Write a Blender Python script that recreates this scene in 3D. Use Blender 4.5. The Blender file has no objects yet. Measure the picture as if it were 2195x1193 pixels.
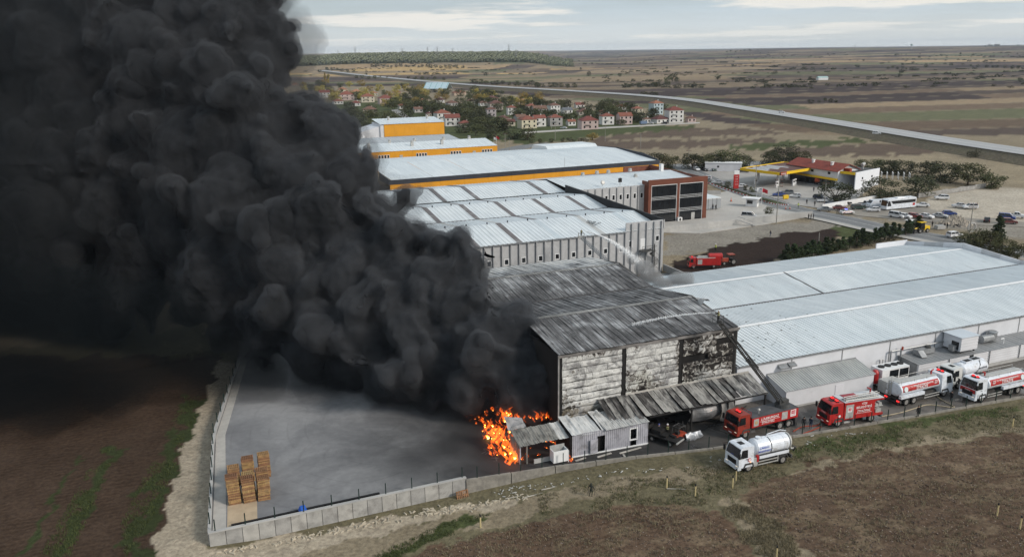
import bpy, bmesh, math, random
import numpy as np
from mathutils import Vector, Matrix, noise
R = math.radians
random.seed(7); rng = np.random.default_rng(7)
scene = bpy.context.scene
COL = scene.collection
# ---------------------------------------------------------------- camera (drone, 50 m up)
PW, PH = 2195.0, 1193.0                       # photograph size, used only to survey the ground plan
FPX, CAMH = 1780.0, 50.0
TILT, ROLL = math.atan(487 / FPX), R(0.69)
cam_d = bpy.data.cameras.new('camera'); cam = bpy.data.objects.new('camera', cam_d); COL.objects.link(cam)
cam_d.sensor_width = 36.0; cam_d.lens = 36.0 * FPX / PW; cam_d.clip_end = 90000; cam_d.clip_start = 0.5
cam.matrix_world = (Matrix.Translation((0, 0, CAMH)) @ Matrix.Rotation(R(90) - TILT, 4, 'X') @ Matrix.Rotation(-ROLL, 4, 'Z'))
scene.camera = cam
# ---------------------------------------------------------------- sky, sun, exposure
SUN_EL, SUN_AZ = R(32), R(118)                # azimuth clockwise from the view direction (+Y)
world = bpy.data.worlds.new('World'); scene.world = world; world.use_nodes = True
wt = world.node_tree; wt.nodes.clear()
def wn(t, **k):
    n = wt.nodes.new(t)
    for a, v in k.items(): setattr(n, a, v)
    return n
def wm(op, a, b=None):
    n = wn('ShaderNodeMath', operation=op)
    for i, v in enumerate((a, b)):
        if v is None: continue
        if isinstance(v, (int, float)): n.inputs[i].default_value = v
        else: wt.links.new(v, n.inputs[i])
    return n.outputs[0]
def wmix(f, a, b):
    n = wn('ShaderNodeMix', data_type='RGBA')
    for s, v in ((n.inputs[0], f), (n.inputs[6], a), (n.inputs[7], b)):
        if isinstance(v, (int, float)): s.default_value = v
        elif isinstance(v, tuple): s.default_value = (*v, 1)
        else: wt.links.new(v, s)
    return n.outputs[2]
sky = wn('ShaderNodeTexSky', sky_type='NISHITA', sun_disc=False, sun_elevation=SUN_EL, sun_rotation=SUN_AZ, dust_density=2.0)
tc = wn('ShaderNodeTexCoord'); sp = wn('ShaderNodeSeparateXYZ'); wt.links.new(tc.outputs['Generated'], sp.inputs[0])
den = wm('ADD', wm('MAXIMUM', sp.outputs[2], 0.0), 0.05)
cx, cy = wm('DIVIDE', sp.outputs[0], den), wm('DIVIDE', sp.outputs[1], den)
cmb = wn('ShaderNodeCombineXYZ'); wt.links.new(cx, cmb.inputs[0]); wt.links.new(cy, cmb.inputs[1])
def cloudnoise(scale, detail, rough, lo, hi, loc):
    mp = wn('ShaderNodeMapping'); mp.inputs['Location'].default_value = loc; mp.inputs['Scale'].default_value = (scale, scale, scale)
    wt.links.new(cmb.outputs[0], mp.inputs[0])
    nz = wn('ShaderNodeTexNoise'); nz.inputs['Scale'].default_value = 1; nz.inputs['Detail'].default_value = detail; nz.inputs['Roughness'].default_value = rough
    wt.links.new(mp.outputs[0], nz.inputs[0])
    mr = wn('ShaderNodeMapRange', interpolation_type='SMOOTHSTEP'); mr.inputs[1].default_value = lo; mr.inputs[2].default_value = hi
    wt.links.new(nz.outputs[0], mr.inputs[0]); return mr.outputs[0]
veil = cloudnoise(0.14, 5, .55, .30, .62, (3.1, 0.4, 0))
cumu = cloudnoise(0.36, 7, .58, .50, .60, (7.7, 2.2, 0))
gray = cloudnoise(0.22, 6, .6, .50, .72, (1.5, 9.4, 0))
c0 = wmix(wm('MULTIPLY', wm('ADD', wm('MULTIPLY', veil, .42), .50), 1.0), sky.outputs[0], (5.9, 6.9, 7.6))
c1 = wmix(wm('MULTIPLY', cumu, .85), c0, (9.6, 9.1, 8.3))
c2 = wmix(wm('MULTIPLY', gray, .42), c1, (5.2, 5.75, 6.2))
hz = wn('ShaderNodeMapRange', interpolation_type='SMOOTHSTEP'); hz.inputs[1].default_value = 0.0; hz.inputs[2].default_value = 0.055; hz.inputs[3].default_value = .8; hz.inputs[4].default_value = 0.0
wt.links.new(sp.outputs[2], hz.inputs[0])
c3 = wmix(hz.outputs[0], c2, (7.9, 8.1, 7.8))
bg = wn('ShaderNodeBackground'); bg.inputs[1].default_value = 0.094; wt.links.new(c3, bg.inputs[0])
wo = wn('ShaderNodeOutputWorld'); wt.links.new(bg.outputs[0], wo.inputs[0])
sun_d = bpy.data.lights.new('sun', 'SUN'); sun_d.energy = 2.7; sun_d.angle = R(13); sun_d.color = (1, .92, .82)
sun = bpy.data.objects.new('sun', sun_d); COL.objects.link(sun)
sdir = Vector((math.sin(SUN_AZ) * math.cos(SUN_EL), math.cos(SUN_AZ) * math.cos(SUN_EL), math.sin(SUN_EL)))
sun.rotation_euler = sdir.to_track_quat('Z', 'Y').to_euler(); sun.location = (60, -60, 90)
scene.view_settings.view_transform = 'Standard'; scene.view_settings.look = 'None'
scene.view_settings.exposure = 0.12; scene.view_settings.gamma = 1.0; scene.view_settings.use_curve_mapping = False
scene.cycles.use_denoising = True
scene.cycles.max_bounces = 6; scene.cycles.diffuse_bounces = 3; scene.cycles.glossy_bounces = 2
scene.cycles.transparent_max_bounces = 24; scene.cycles.volume_bounces = 0; scene.cycles.transmission_bounces = 2
# ---------------------------------------------------------------- survey helpers
_c, _s = math.cos(TILT), math.sin(TILT); _cr, _sr = math.cos(ROLL), math.sin(ROLL)
def ray(px, py):
    u, v = px - PW / 2, py - PH / 2
    u2, v2 = u * _cr - v * _sr, u * _sr + v * _cr
    return Vector((u2, FPX * _c - v2 * _s, -(v2 * _c + FPX * _s)))
def G(px, py, z=0.0):                          # ground plan point at height z
    d = ray(px, py); t = (z - CAMH) / d.z
    return Vector((d.x * t, d.y * t, z))
def Gv(px, py, z=0.0):                         # the same on arrays, landing on the terrain
    for _ in range(2):
        u, v = px - PW / 2, py - PH / 2; u2, v2 = u * _cr - v * _sr, u * _sr + v * _cr; t = (z - CAMH) / -(v2 * _c + FPX * _s)
        x, y = u2 * t, (FPX * _c - v2 * _s) * t; z = ground_z(x, y)
    return x, y, z
def hit(px, py):                               # where a sight line meets the terrain
    d = ray(px, py); t = np.geomspace(60, 60000, 1500) / math.hypot(d.x, d.y); x, y, z = d.x*t, d.y*t, CAMH + d.z*t; k = np.nonzero(z < ground_z(x, y))[0]; k = k[0] if len(k) else len(t) - 1
    return Vector((x[k], y[k], float(ground_z(x[k], y[k]))))
def D(px, py, y):                              # point at y metres ahead
    d = ray(px, py); t = y / d.y
    return Vector((d.x * t, y, CAMH + d.z * t))
def proj(x, y, z):                             # arrays
    z = z - CAMH; d = y * _c - z * _s; v = -(y * _s + z * _c) / d * FPX; u = x / d * FPX
    return u * _cr + v * _sr + PW / 2, -u * _sr + v * _cr + PH / 2
AZ = R(67.9); SROT = R(90) - AZ
AV, BV = Vector((math.sin(AZ), math.cos(AZ), 0)), Vector((-math.cos(AZ), math.sin(AZ), 0))
O = G(1199, 962)
def W(a, b, z=0.0):                            # works grid: a along the fronts, b in depth
    p = O + float(a) * AV + float(b) * BV; return Vector((p.x, p.y, z))
def S(px, py, z=0.0):
    p = G(px, py, z) - O; return (p.x * AV.x + p.y * AV.y, p.x * BV.x + p.y * BV.y)
# ---------------------------------------------------------------- mesh helpers
class MB:
    def __init__(s): s.v = []; s.f = []
    def add(s, vs, fs):
        n = len(s.v); s.v += [tuple(v) for v in vs]; s.f += [tuple(i + n for i in f) for f in fs]; return s
    def hexa(s, p): return s.add(p, [(0,3,2,1),(4,5,6,7),(0,1,5,4),(1,2,6,5),(2,3,7,6),(3,0,4,7)])
    def box(s, x0, x1, y0, y1, z0, z1):
        return s.hexa([(x0,y0,z0),(x1,y0,z0),(x1,y1,z0),(x0,y1,z0),(x0,y0,z1),(x1,y0,z1),(x1,y1,z1),(x0,y1,z1)])
    def taper(s, x0, x1, y0, y1, z0, z1, i):   # box whose top is inset by i=(x0,x1,y)
        return s.hexa([(x0,y0,z0),(x1,y0,z0),(x1,y1,z0),(x0,y1,z0),(x0+i[0],y0+i[2],z1),(x1-i[1],y0+i[2],z1),(x1-i[1],y1-i[2],z1),(x0+i[0],y1-i[2],z1)])
    def quad(s, a, b, c, d): return s.add([a, b, c, d], [(0,1,2,3)])
    def cyl(s, p0, p1, r0, r1=None, n=8, cap=True):
        r1 = r0 if r1 is None else r1; p0, p1 = Vector(p0), Vector(p1)
        q = (p1 - p0).to_track_quat('Z', 'Y'); vs = []
        for p, r in ((p0, r0), (p1, r1)):
            for k in range(n):
                t = 2 * math.pi * k / n; vs.append(p + q @ Vector((r * math.cos(t), r * math.sin(t), 0)))
        fs = [(k, (k+1) % n, n + (k+1) % n, n + k) for k in range(n)]
        if cap: fs += [tuple(range(n-1, -1, -1)), tuple(range(n, 2*n))]
        return s.add(vs, fs)
    def tube(s, pts, r, n=6):
        pts = [Vector(p) for p in pts]
        for i in range(len(pts) - 1):
            s.cyl(pts[i], pts[i+1], r[i] if isinstance(r, list) else r, r[i+1] if isinstance(r, list) else r, n)
        return s
    def prism(s, prof, y0, y1, inset=0.0):     # profile in xz, extruded in y
        n = len(prof)
        cx_ = sum(p[0] for p in prof) / n
        vs = [(x, y0, z) for x, z in prof] + [(x, y1, z) for x, z in prof]
        fs = [tuple(range(n-1, -1, -1))[::-1], tuple(range(2*n-1, n-1, -1))] + [((k+1) % n, k, n + k, n + (k+1) % n) for k in range(n)]
        return s.add(vs, fs)
    def prismx(s, prof, x0, x1):               # profile in yz, extruded in x
        n = len(prof); vs = [(x0, y, z) for y, z in prof] + [(x1, y, z) for y, z in prof]
        return s.add(vs, [tuple(range(n-1, -1, -1)), tuple(range(n, 2*n))] + [(k, (k+1) % n, n + (k+1) % n, n + k) for k in range(n)])
    def poly(s, pts, z0, z1):                  # plan polygon extruded in z
        n = len(pts); vs = [(x, y, z0) for x, y in pts] + [(x, y, z1) for x, y in pts]
        return s.add(vs, [tuple(range(n-1, -1, -1)), tuple(range(n, 2*n))] + [(k, (k+1) % n, n + (k+1) % n, n + k) for k in range(n)])
    def grid(s, fn, nu, nv):                   # fn(u,v) in 0..1
        vs = [fn(i / nu, j / nv) for j in range(nv + 1) for i in range(nu + 1)]
        return s.add(vs, [(j*(nu+1)+i, j*(nu+1)+i+1, (j+1)*(nu+1)+i+1, (j+1)*(nu+1)+i) for j in range(nv) for i in range(nu)])
    def mesh(s, name, mat=None, smooth=False, fix=True):
        me = bpy.data.meshes.new(name); me.from_pydata([tuple(v) for v in s.v], [], s.f); me.update()
        if fix and len(s.f) < 20000:
            bm = bmesh.new(); bm.from_mesh(me); bmesh.ops.recalc_face_normals(bm, faces=bm.faces); bm.to_mesh(me); bm.free()
        if mat is not None: me.materials.append(mat)
        if smooth: me.polygons.foreach_set('use_smooth', [True] * len(me.polygons))
        return me
TMP = bpy.data.scenes.new('tmp')
def bake(o):                                   # evaluated mesh of a temporary object, in a scratch scene
    TMP.collection.objects.link(o); vl = TMP.view_layers[0]; vl.update(); dg = vl.depsgraph; me = bpy.data.meshes.new_from_object(o.evaluated_get(dg)); bpy.data.objects.remove(o); return me
def put(name, mesh, parent=None, loc=(0,0,0), rot=(0,0,0), scale=(1,1,1)):
    o = bpy.data.objects.new(name, mesh); COL.objects.link(o)
    o.location = loc; o.rotation_euler = rot; o.scale = scale
    if parent is not None: o.parent = parent
    return o
def obj(name, mb, mat, parent=None, loc=(0,0,0), rot=(0,0,0), smooth=False):
    return put(name, mb.mesh(name, mat, smooth), parent, loc, rot)
def tag(o, label, cat, group=None, kind=None):
    o['label'] = label; o['category'] = cat
    if group: o['group'] = group
    if kind: o['kind'] = kind
    return o
def thing(name, label, cat, loc=(0,0,0), rz=0.0, group=None):
    o = put(name, None, None, loc, (0, 0, rz)); o.empty_display_size = .5
    return tag(o, label, cat, group)
def struct(name, mb, mat, parent=None, loc=(0,0,0), rot=(0,0,0)):
    o = obj(name, mb, mat, parent, loc, rot)
    if parent is None: o['kind'] = 'structure'
    return o
def dup(root, loc, rz, label, group=None):
    r = root.copy(); COL.objects.link(r); r.location = loc; r.rotation_euler = (0, 0, rz); r['label'] = label
    if group: r['group'] = group
    for ch in root.children:
        c = ch.copy(); COL.objects.link(c); c.parent = r
        for g in ch.children:
            d = g.copy(); COL.objects.link(d); d.parent = c
    return r
def nth(k):
    w = ['first','second','third','fourth','fifth','sixth','seventh','eighth','ninth','tenth','eleventh','twelfth','thirteenth','fourteenth','fifteenth','sixteenth','seventeenth','eighteenth','nineteenth','twentieth']
    if k < 20: return w[k]
    k += 1; return '%d%s' % (k, 'th' if 10 < k % 100 < 14 else {1:'st',2:'nd',3:'rd'}.get(k % 10, 'th'))
SITE = dict(loc=(O.x, O.y, 0), rot=(0, 0, SROT))
def site_thing(name, label, cat, group=None): return thing(name, label, cat, (O.x, O.y, 0), SROT, group)
# ---------------------------------------------------------------- materials
MATS = {}
class NT:
    def __init__(s, name):
        s.m = bpy.data.materials.new(name); s.m.use_nodes = True; s.t = s.m.node_tree; s.t.nodes.clear()
        s.out = s.n('ShaderNodeOutputMaterial')
    def n(s, t, **k):
        x = s.t.nodes.new(t)
        for a, v in k.items(): setattr(x, a, v)
        return x
    def set(s, sock, v):
        if isinstance(v, bpy.types.NodeSocket): s.t.links.new(v, sock)
        elif isinstance(v, tuple) and sock.type == 'RGBA': sock.default_value = (*v[:3], 1)
        else: sock.default_value = v
    def math(s, op, a, b=0.0, clamp=False):
        n = s.n('ShaderNodeMath', operation=op); n.use_clamp = clamp; s.set(n.inputs[0], a); s.set(n.inputs[1], b); return n.outputs[0]
    def mix(s, f, a, b, bt='MIX'):
        n = s.n('ShaderNodeMix', data_type='RGBA'); n.blend_type = bt; s.set(n.inputs[0], f); s.set(n.inputs[6], a); s.set(n.inputs[7], b); return n.outputs[2]
    def rng(s, v, lo, hi, a=0.0, b=1.0, smooth=True):
        n = s.n('ShaderNodeMapRange'); n.interpolation_type = 'SMOOTHSTEP' if smooth else 'LINEAR'
        s.set(n.inputs[0], v)
        for i, x in enumerate((lo, hi, a, b)): n.inputs[i+1].default_value = x
        return n.outputs[0]
    def pos(s, scale=(1,1,1), rotz=0.0, loc=(0,0,0), local=False):
        src = s.n('ShaderNodeTexCoord').outputs['Object'] if local else s.n('ShaderNodeNewGeometry').outputs['Position']
        mp = s.n('ShaderNodeMapping'); mp.inputs['Rotation'].default_value = (0,0,rotz)
        s.t.links.new(src, mp.inputs[0])
        m2 = s.n('ShaderNodeMapping'); m2.inputs['Scale'].default_value = scale; m2.inputs['Location'].default_value = loc
        s.t.links.new(mp.outputs[0], m2.inputs[0]); return m2.outputs[0]
    def noise(s, vec, scale, detail=4, rough=.55, dist=0.0):
        n = s.n('ShaderNodeTexNoise'); s.t.links.new(vec, n.inputs[0])
        n.inputs['Scale'].default_value = scale; n.inputs['Detail'].default_value = detail; n.inputs['Roughness'].default_value = rough; n.inputs['Distortion'].default_value = dist
        return n.outputs[0]
    def ramp(s, f, stops, const=False):
        n = s.n('ShaderNodeValToRGB'); s.t.links.new(f, n.inputs[0]); e = n.color_ramp.elements
        if const: n.color_ramp.interpolation = 'CONSTANT'
        while len(e) < len(stops): e.new(.5)
        for i, (p, c) in enumerate(stops): e[i].position = p; e[i].color = (*c, 1)
        return n.outputs[0]
    def bump(s, h, strength=.3, dist=.1):
        n = s.n('ShaderNodeBump'); n.inputs['Strength'].default_value = strength; n.inputs['Distance'].default_value = dist; s.t.links.new(h, n.inputs['Height']); return n.outputs[0]
    def bsdf(s, col, rough=.8, metal=0.0, normal=None, spec=.3, alpha=None):
        b = s.n('ShaderNodeBsdfPrincipled'); s.set(b.inputs['Base Color'], col); s.set(b.inputs['Roughness'], rough); s.set(b.inputs['Metallic'], metal)
        b.inputs['Specular IOR Level'].default_value = spec
        if normal is not None: s.t.links.new(normal, b.inputs['Normal'])
        if alpha is not None: s.set(b.inputs['Alpha'], alpha)
        s.t.links.new(b.outputs[0], s.out.inputs[0]); return s.m
def pm(name, col, rough=.75, var=.18, scale=.8, metal=0.0, spec=.3, rnd=0.0, dirt=None, dscale=.35, bump=0.0):
    """painted / plain surface: colour with soft mottling, optional dirt patches, optional per-object variation"""
    if name in MATS: return MATS[name]
    t = NT(name); p = t.pos()
    n1 = t.noise(p, scale, 5, .6)
    c = t.mix(t.rng(n1, .3, .7), tuple(x * (1 - var) for x in col), tuple(min(1, x * (1 + var * .7)) for x in col))
    if dirt:
        n2 = t.noise(p, dscale, 6, .65, .4); c = t.mix(t.rng(n2, .5, .72, 0, .75), c, dirt)
    if rnd:
        oi = t.n('ShaderNodeObjectInfo'); h = t.n('ShaderNodeHueSaturation')
        t.set(h.inputs['Value'], t.rng(oi.outputs['Random'], 0, 1, 1 - rnd, 1 + rnd, False)); t.set(h.inputs['Color'], c)
        t.set(h.inputs['Hue'], t.rng(oi.outputs['Random'], 0, 1, .5 - rnd * .06, .5 + rnd * .06, False)); c = h.outputs[0]
    nrm = t.bump(t.noise(p, scale * 6, 4, .6), bump, .1) if bump else None
    MATS[name] = t.bsdf(c, t.rng(n1, .2, .8, max(.05, rough - .1), min(1, rough + .1)), metal, nrm, spec)
    return MATS[name]
def emis(name, col, st):
    if name in MATS: return MATS[name]
    t = NT(name); e = t.n('ShaderNodeEmission'); e.inputs[0].default_value = (*col, 1); e.inputs[1].default_value = st
    t.t.links.new(e.outputs[0], t.out.inputs[0]); MATS[name] = t.m; return t.m
M_glass = pm('dark_glass', (.012,.014,.017), .12, .1, .5, spec=.6)
M_black = pm('black_plastic', (.015,.015,.016), .5, .2, 3)
M_tyre = pm('tyre_rubber', (.018,.018,.018), .85, .2, 3)
M_rim = pm('wheel_rim', (.30,.29,.28), .5, .2, 4, metal=.3)
M_steel = pm('galvanised_steel', (.30,.31,.32), .45, .2, 1.5, metal=.5)
M_white = pm('white_paint', (.72,.73,.74), .4, .06, 1.2, spec=.4)
M_vwhite = pm('vehicle_white_paint', (.66,.70,.76), .3, .08, 1.5, spec=.5, dirt=(.36,.35,.33), dscale=1.1)
M_red = pm('fire_red_paint', (.40,.022,.022), .35, .12, 1.2, spec=.45, dirt=(.20,.03,.025), dscale=.9)
M_rust = pm('orange_red_paint', (.30,.05,.025), .5, .2, 1.5, dirt=(.10,.03,.02), dscale=1)
M_redlight = emis('red_beacon', (1, .03, .03), 2.0)
M_amber = emis('amber_lamp', (1, .5, .25), 1.6)
M_head = emis('headlamp', (1, .88, .7), .75)
M_bluelight = emis('blue_beacon', (.12, .15, 1), 3.0)
M_green = pm('fence_post_green', (.012,.03,.025), .5, .2, 3)
M_wood = pm('pallet_wood', (.30,.175,.085), .85, .3, 2.0, rnd=.3, dirt=(.20,.14,.085), dscale=1.2)
M_sooty = pm('soot', (.016,.015,.015), .9, .4, 1.0)
M_grate = pm('chassis_grey', (.06,.06,.06), .7, .3, 2.0)
M_alu = pm('aluminium', (.42,.42,.41), .5, .15, 2.0, metal=.2)
# ================================================================ terrain
def sst(x, lo, hi):
    t = np.clip((x - lo) / (hi - lo), 0, 1); return t * t * (3 - 2 * t)
def vnoise(x, y, seed=0):                      # cheap value noise on arrays
    xi, yi = np.floor(x).astype(np.int64), np.floor(y).astype(np.int64); fx, fy = x - xi, y - yi
    fx, fy = fx * fx * (3 - 2 * fx), fy * fy * (3 - 2 * fy)
    def h(i, j):
        n = (i * 374761393 + j * 668265263 + seed * 1442695041) & 0xffffffff
        n = ((n ^ (n >> 13)) * 1274126177) & 0xffffffff
        return ((n ^ (n >> 16)) & 0xffff) / 65535.0
    return (h(xi, yi) * (1-fx) + h(xi+1, yi) * fx) * (1-fy) + (h(xi, yi+1) * (1-fx) + h(xi+1, yi+1) * fx) * fy
def fbm(x, y, o=4, seed=0):
    s, a, t = 0, 1, 0
    for k in range(o): s = s + a * vnoise(x * 2**k, y * 2**k, seed + k); t += a; a *= .5
    return s / t
def site_arr(x, y):
    dx, dy = x - O.x, y - O.y
    return dx * AV.x + dy * AV.y, dx * BV.x + dy * BV.y
WALL = [(-43.2, -3.4), (-13.9, -3.0), (-2.5, -4.1), (18.4, -7.8), (30, -9.2), (48, -10.8), (70, -12.3), (130, -16.5)]
WLX, WLY = [p[0] for p in WALL], [p[1] for p in WALL]
LWALL = [(-43.2, -3.4), (-41.4, 22), (-35.6, 51)]   # west side wall in plan
def ground_z(x, y):
    x, y = np.asarray(x, float), np.asarray(y, float)
    a, b = site_arr(x, y)
    front = np.where(b < np.interp(a, WLX, WLY) + 3.0, 1.0, 0.0)
    zf = np.interp(a, [-45, -38, -13.5, 2, 8, 60, 130], [-.9, -1.5, -1.45, -.35, .02, .02, -.3])
    lw = np.interp(b, [p[1] for p in LWALL], [p[0] for p in LWALL])
    z = np.where(front > 0, zf, 0.0)
    z = np.where((a < lw + 3) & (b < 58) & ((front == 0) | (a < -45)), np.where(front > 0, np.interp(a, [-80, -45], [-1.2, -.9]), -1.0), z)
    r = np.hypot(x, y); az = np.degrees(np.arctan2(x, y))
    z = z * (1 - sst(r, 180, 300)) - .15
    hill = 34 * sst(r, 2200, 3300) * (1 - sst(az, 0.5, 4.5)) * (.85 + .3 * fbm(az * .35 + 9, r * .0002, 3, 5)) * (1 - .6 * sst(-az, 9, 18))
    right = 40 * sst(r, 2200, 6500) * sst(az, 3, 20)
    far = 30 * sst(r, 6500, 11000)
    roll = (fbm(x / 900, y / 700, 3, 2) - .5) * 14 * sst(r, 700, 2200)
    return z + hill + np.maximum(right, far * sst(az, -2, 6)) + roll
# land cover: surveyed outlines (photograph plan) -> base colour of soil and vegetation
C_SOIL, C_SOIL2, C_DRY, C_GRASS, C_GREEN, C_SAND = (.112,.078,.056), (.122,.084,.060), (.235,.20,.145), (.145,.130,.084), (.068,.082,.036), (.36,.315,.25)
C_SOIL_SHADED, C_CROP = (.066,.045,.033), (.040,.052,.022)  # left field: dark soil with the smoke's shade put into its colour; crop rows
C_GRAVEL, C_PALE, C_PLOUGH, C_RED, C_STRAW = (.24,.225,.20), (.42,.385,.33), (.115,.088,.07), (.030,.020,.017), (.27,.23,.165)
COVER = [  # painted in order
 (C_GRASS, [(-400,1500),(-400,800),(400,700),(2700,700),(2700,1500)], 10),
 (C_SOIL_SHADED, [(-500,1500),(-500,760),(480,760),(440,870),(330,1193),(250,1500)], 8),
 (C_CROP, [(228,960),(250,960),(140,1193),(0,1500),(-40,1500),(105,1193)], 8),
 (C_CROP, [(170,980),(178,980),(60,1193),(45,1193)], 8),
 (C_CROP, [(400,850),(440,850),(345,1080),(300,1260),(225,1260),(290,1120)], 14),
 (C_SAND, [(505,770),(478,770),(440,850),(395,960),(355,1110),(322,1200),(250,1500),(380,1500),(450,1180),(505,800)], 6),
 (C_SAND, [(330,1193),(455,1178),(1005,1078),(1120,1060),(1110,1080),(960,1105),(800,1150),(640,1193),(560,1300),(300,1300)], 7),
 (C_DRY, [(640,1193),(800,1150),(960,1108),(1130,1070),(1400,1010),(1560,985),(1560,1010),(1300,1062),(1100,1112),(940,1150),(850,1193),(800,1260),(560,1300)], 9),
 (C_GREEN, [(800,1193),(960,1118),(1060,1098),(1010,1128),(880,1180),(840,1230)], 10),
 (C_SOIL2, [(850,1200),(980,1152),(1170,1108),(1330,1084),(1450,1082),(1545,1100),(1605,1193),(1680,1320),(700,1320)], 8),
 (C_SOIL, [(1585,1085),(1640,1032),(1760,988),(1960,955),(2195,928),(2700,870),(2700,1500),(1900,1500),(1750,1193)], 9),
 (C_DRY, [(1545,1085),(1590,1080),(1690,1130),(1765,1193),(1900,1400),(1750,1400),(1610,1193)], 9),
 (C_GREEN, [(1700,960),(1950,905),(2195,862),(2195,872),(1960,925),(1720,985)], 9),
 (C_DRY, [(1640,1030),(1900,955),(2195,905),(2700,850),(2700,865),(2195,925),(1950,955),(1700,1015)], 7),
 # behind the works
 (C_DRY, [(1200,640),(1200,335),(1500,318),(2300,345),(3000,420),(3000,760),(2200,760)], 4),
 (C_STRAW, [(1600,335),(1900,322),(2195,352),(3000,450),(3000,520),(2195,392),(1900,352),(1650,350)], 4),
 (C_PALE, [(2010,412),(2110,402),(2400,420),(3000,500),(3000,560),(2300,500),(2195,478),(2070,472),(1960,455),(1985,432)], 5),
 (C_GRAVEL, [(1760,448),(1980,438),(2060,470),(2195,480),(2400,520),(2400,560),(2100,500),(1900,470)], 4),
 (C_GRAVEL, [(1425,500),(1560,488),(1840,465),(1900,478),(1780,490),(1600,525),(1425,548)], 3),
 (C_RED, [(1440,560),(1560,525),(1700,500),(1810,490),(1830,500),(1700,545),(1560,600),(1440,600)], 4),
 (C_GREEN, [(1780,488),(1860,480),(1930,492),(1850,520),(1800,510)], 4),
 (C_GREEN, [(1125,285),(1200,275),(1490,268),(1500,276),(1340,285),(1230,300),(1125,305)], 3),
 (C_PLOUGH, [(1270,296),(1420,280),(1560,274),(1700,283),(1650,292),(1480,300),(1270,312)], 3),
 (C_DRY, [(1300,300),(1500,292),(1700,288),(1710,292),(1500,297),(1300,305)], 2),
 (C_PLOUGH, [(1270,312),(1420,303),(1640,296),(1680,300),(1560,312),(1380,320),(1250,322)], 3),
 (C_GREEN, [(1560,314),(1700,302),(1840,298),(1910,302),(1820,308),(1640,318),(1560,322)], 3),
 (C_PLOUGH, [(1640,322),(1800,312),(1930,308),(2050,322),(1980,330),(1780,334),(1640,334)], 3),
 (C_GREEN, [(700,300),(700,215),(1100,225),(1480,255),(1200,290),(1000,310)], 4),
 (C_GREEN, [(1080,290),(1180,280),(1240,292),(1200,305),(1100,310)], 3),
]
def inside(px, py, poly):
    r = np.zeros(px.shape, bool); n = len(poly)
    for i in range(n):
        (x0, y0), (x1, y1) = poly[i], poly[(i+1) % n]
        if y0 == y1: continue
        c = ((y0 > py) != (y1 > py)) & (px < (x1 - x0) * (py - y0) / (y1 - y0) + x0); r ^= c
    return r
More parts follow.
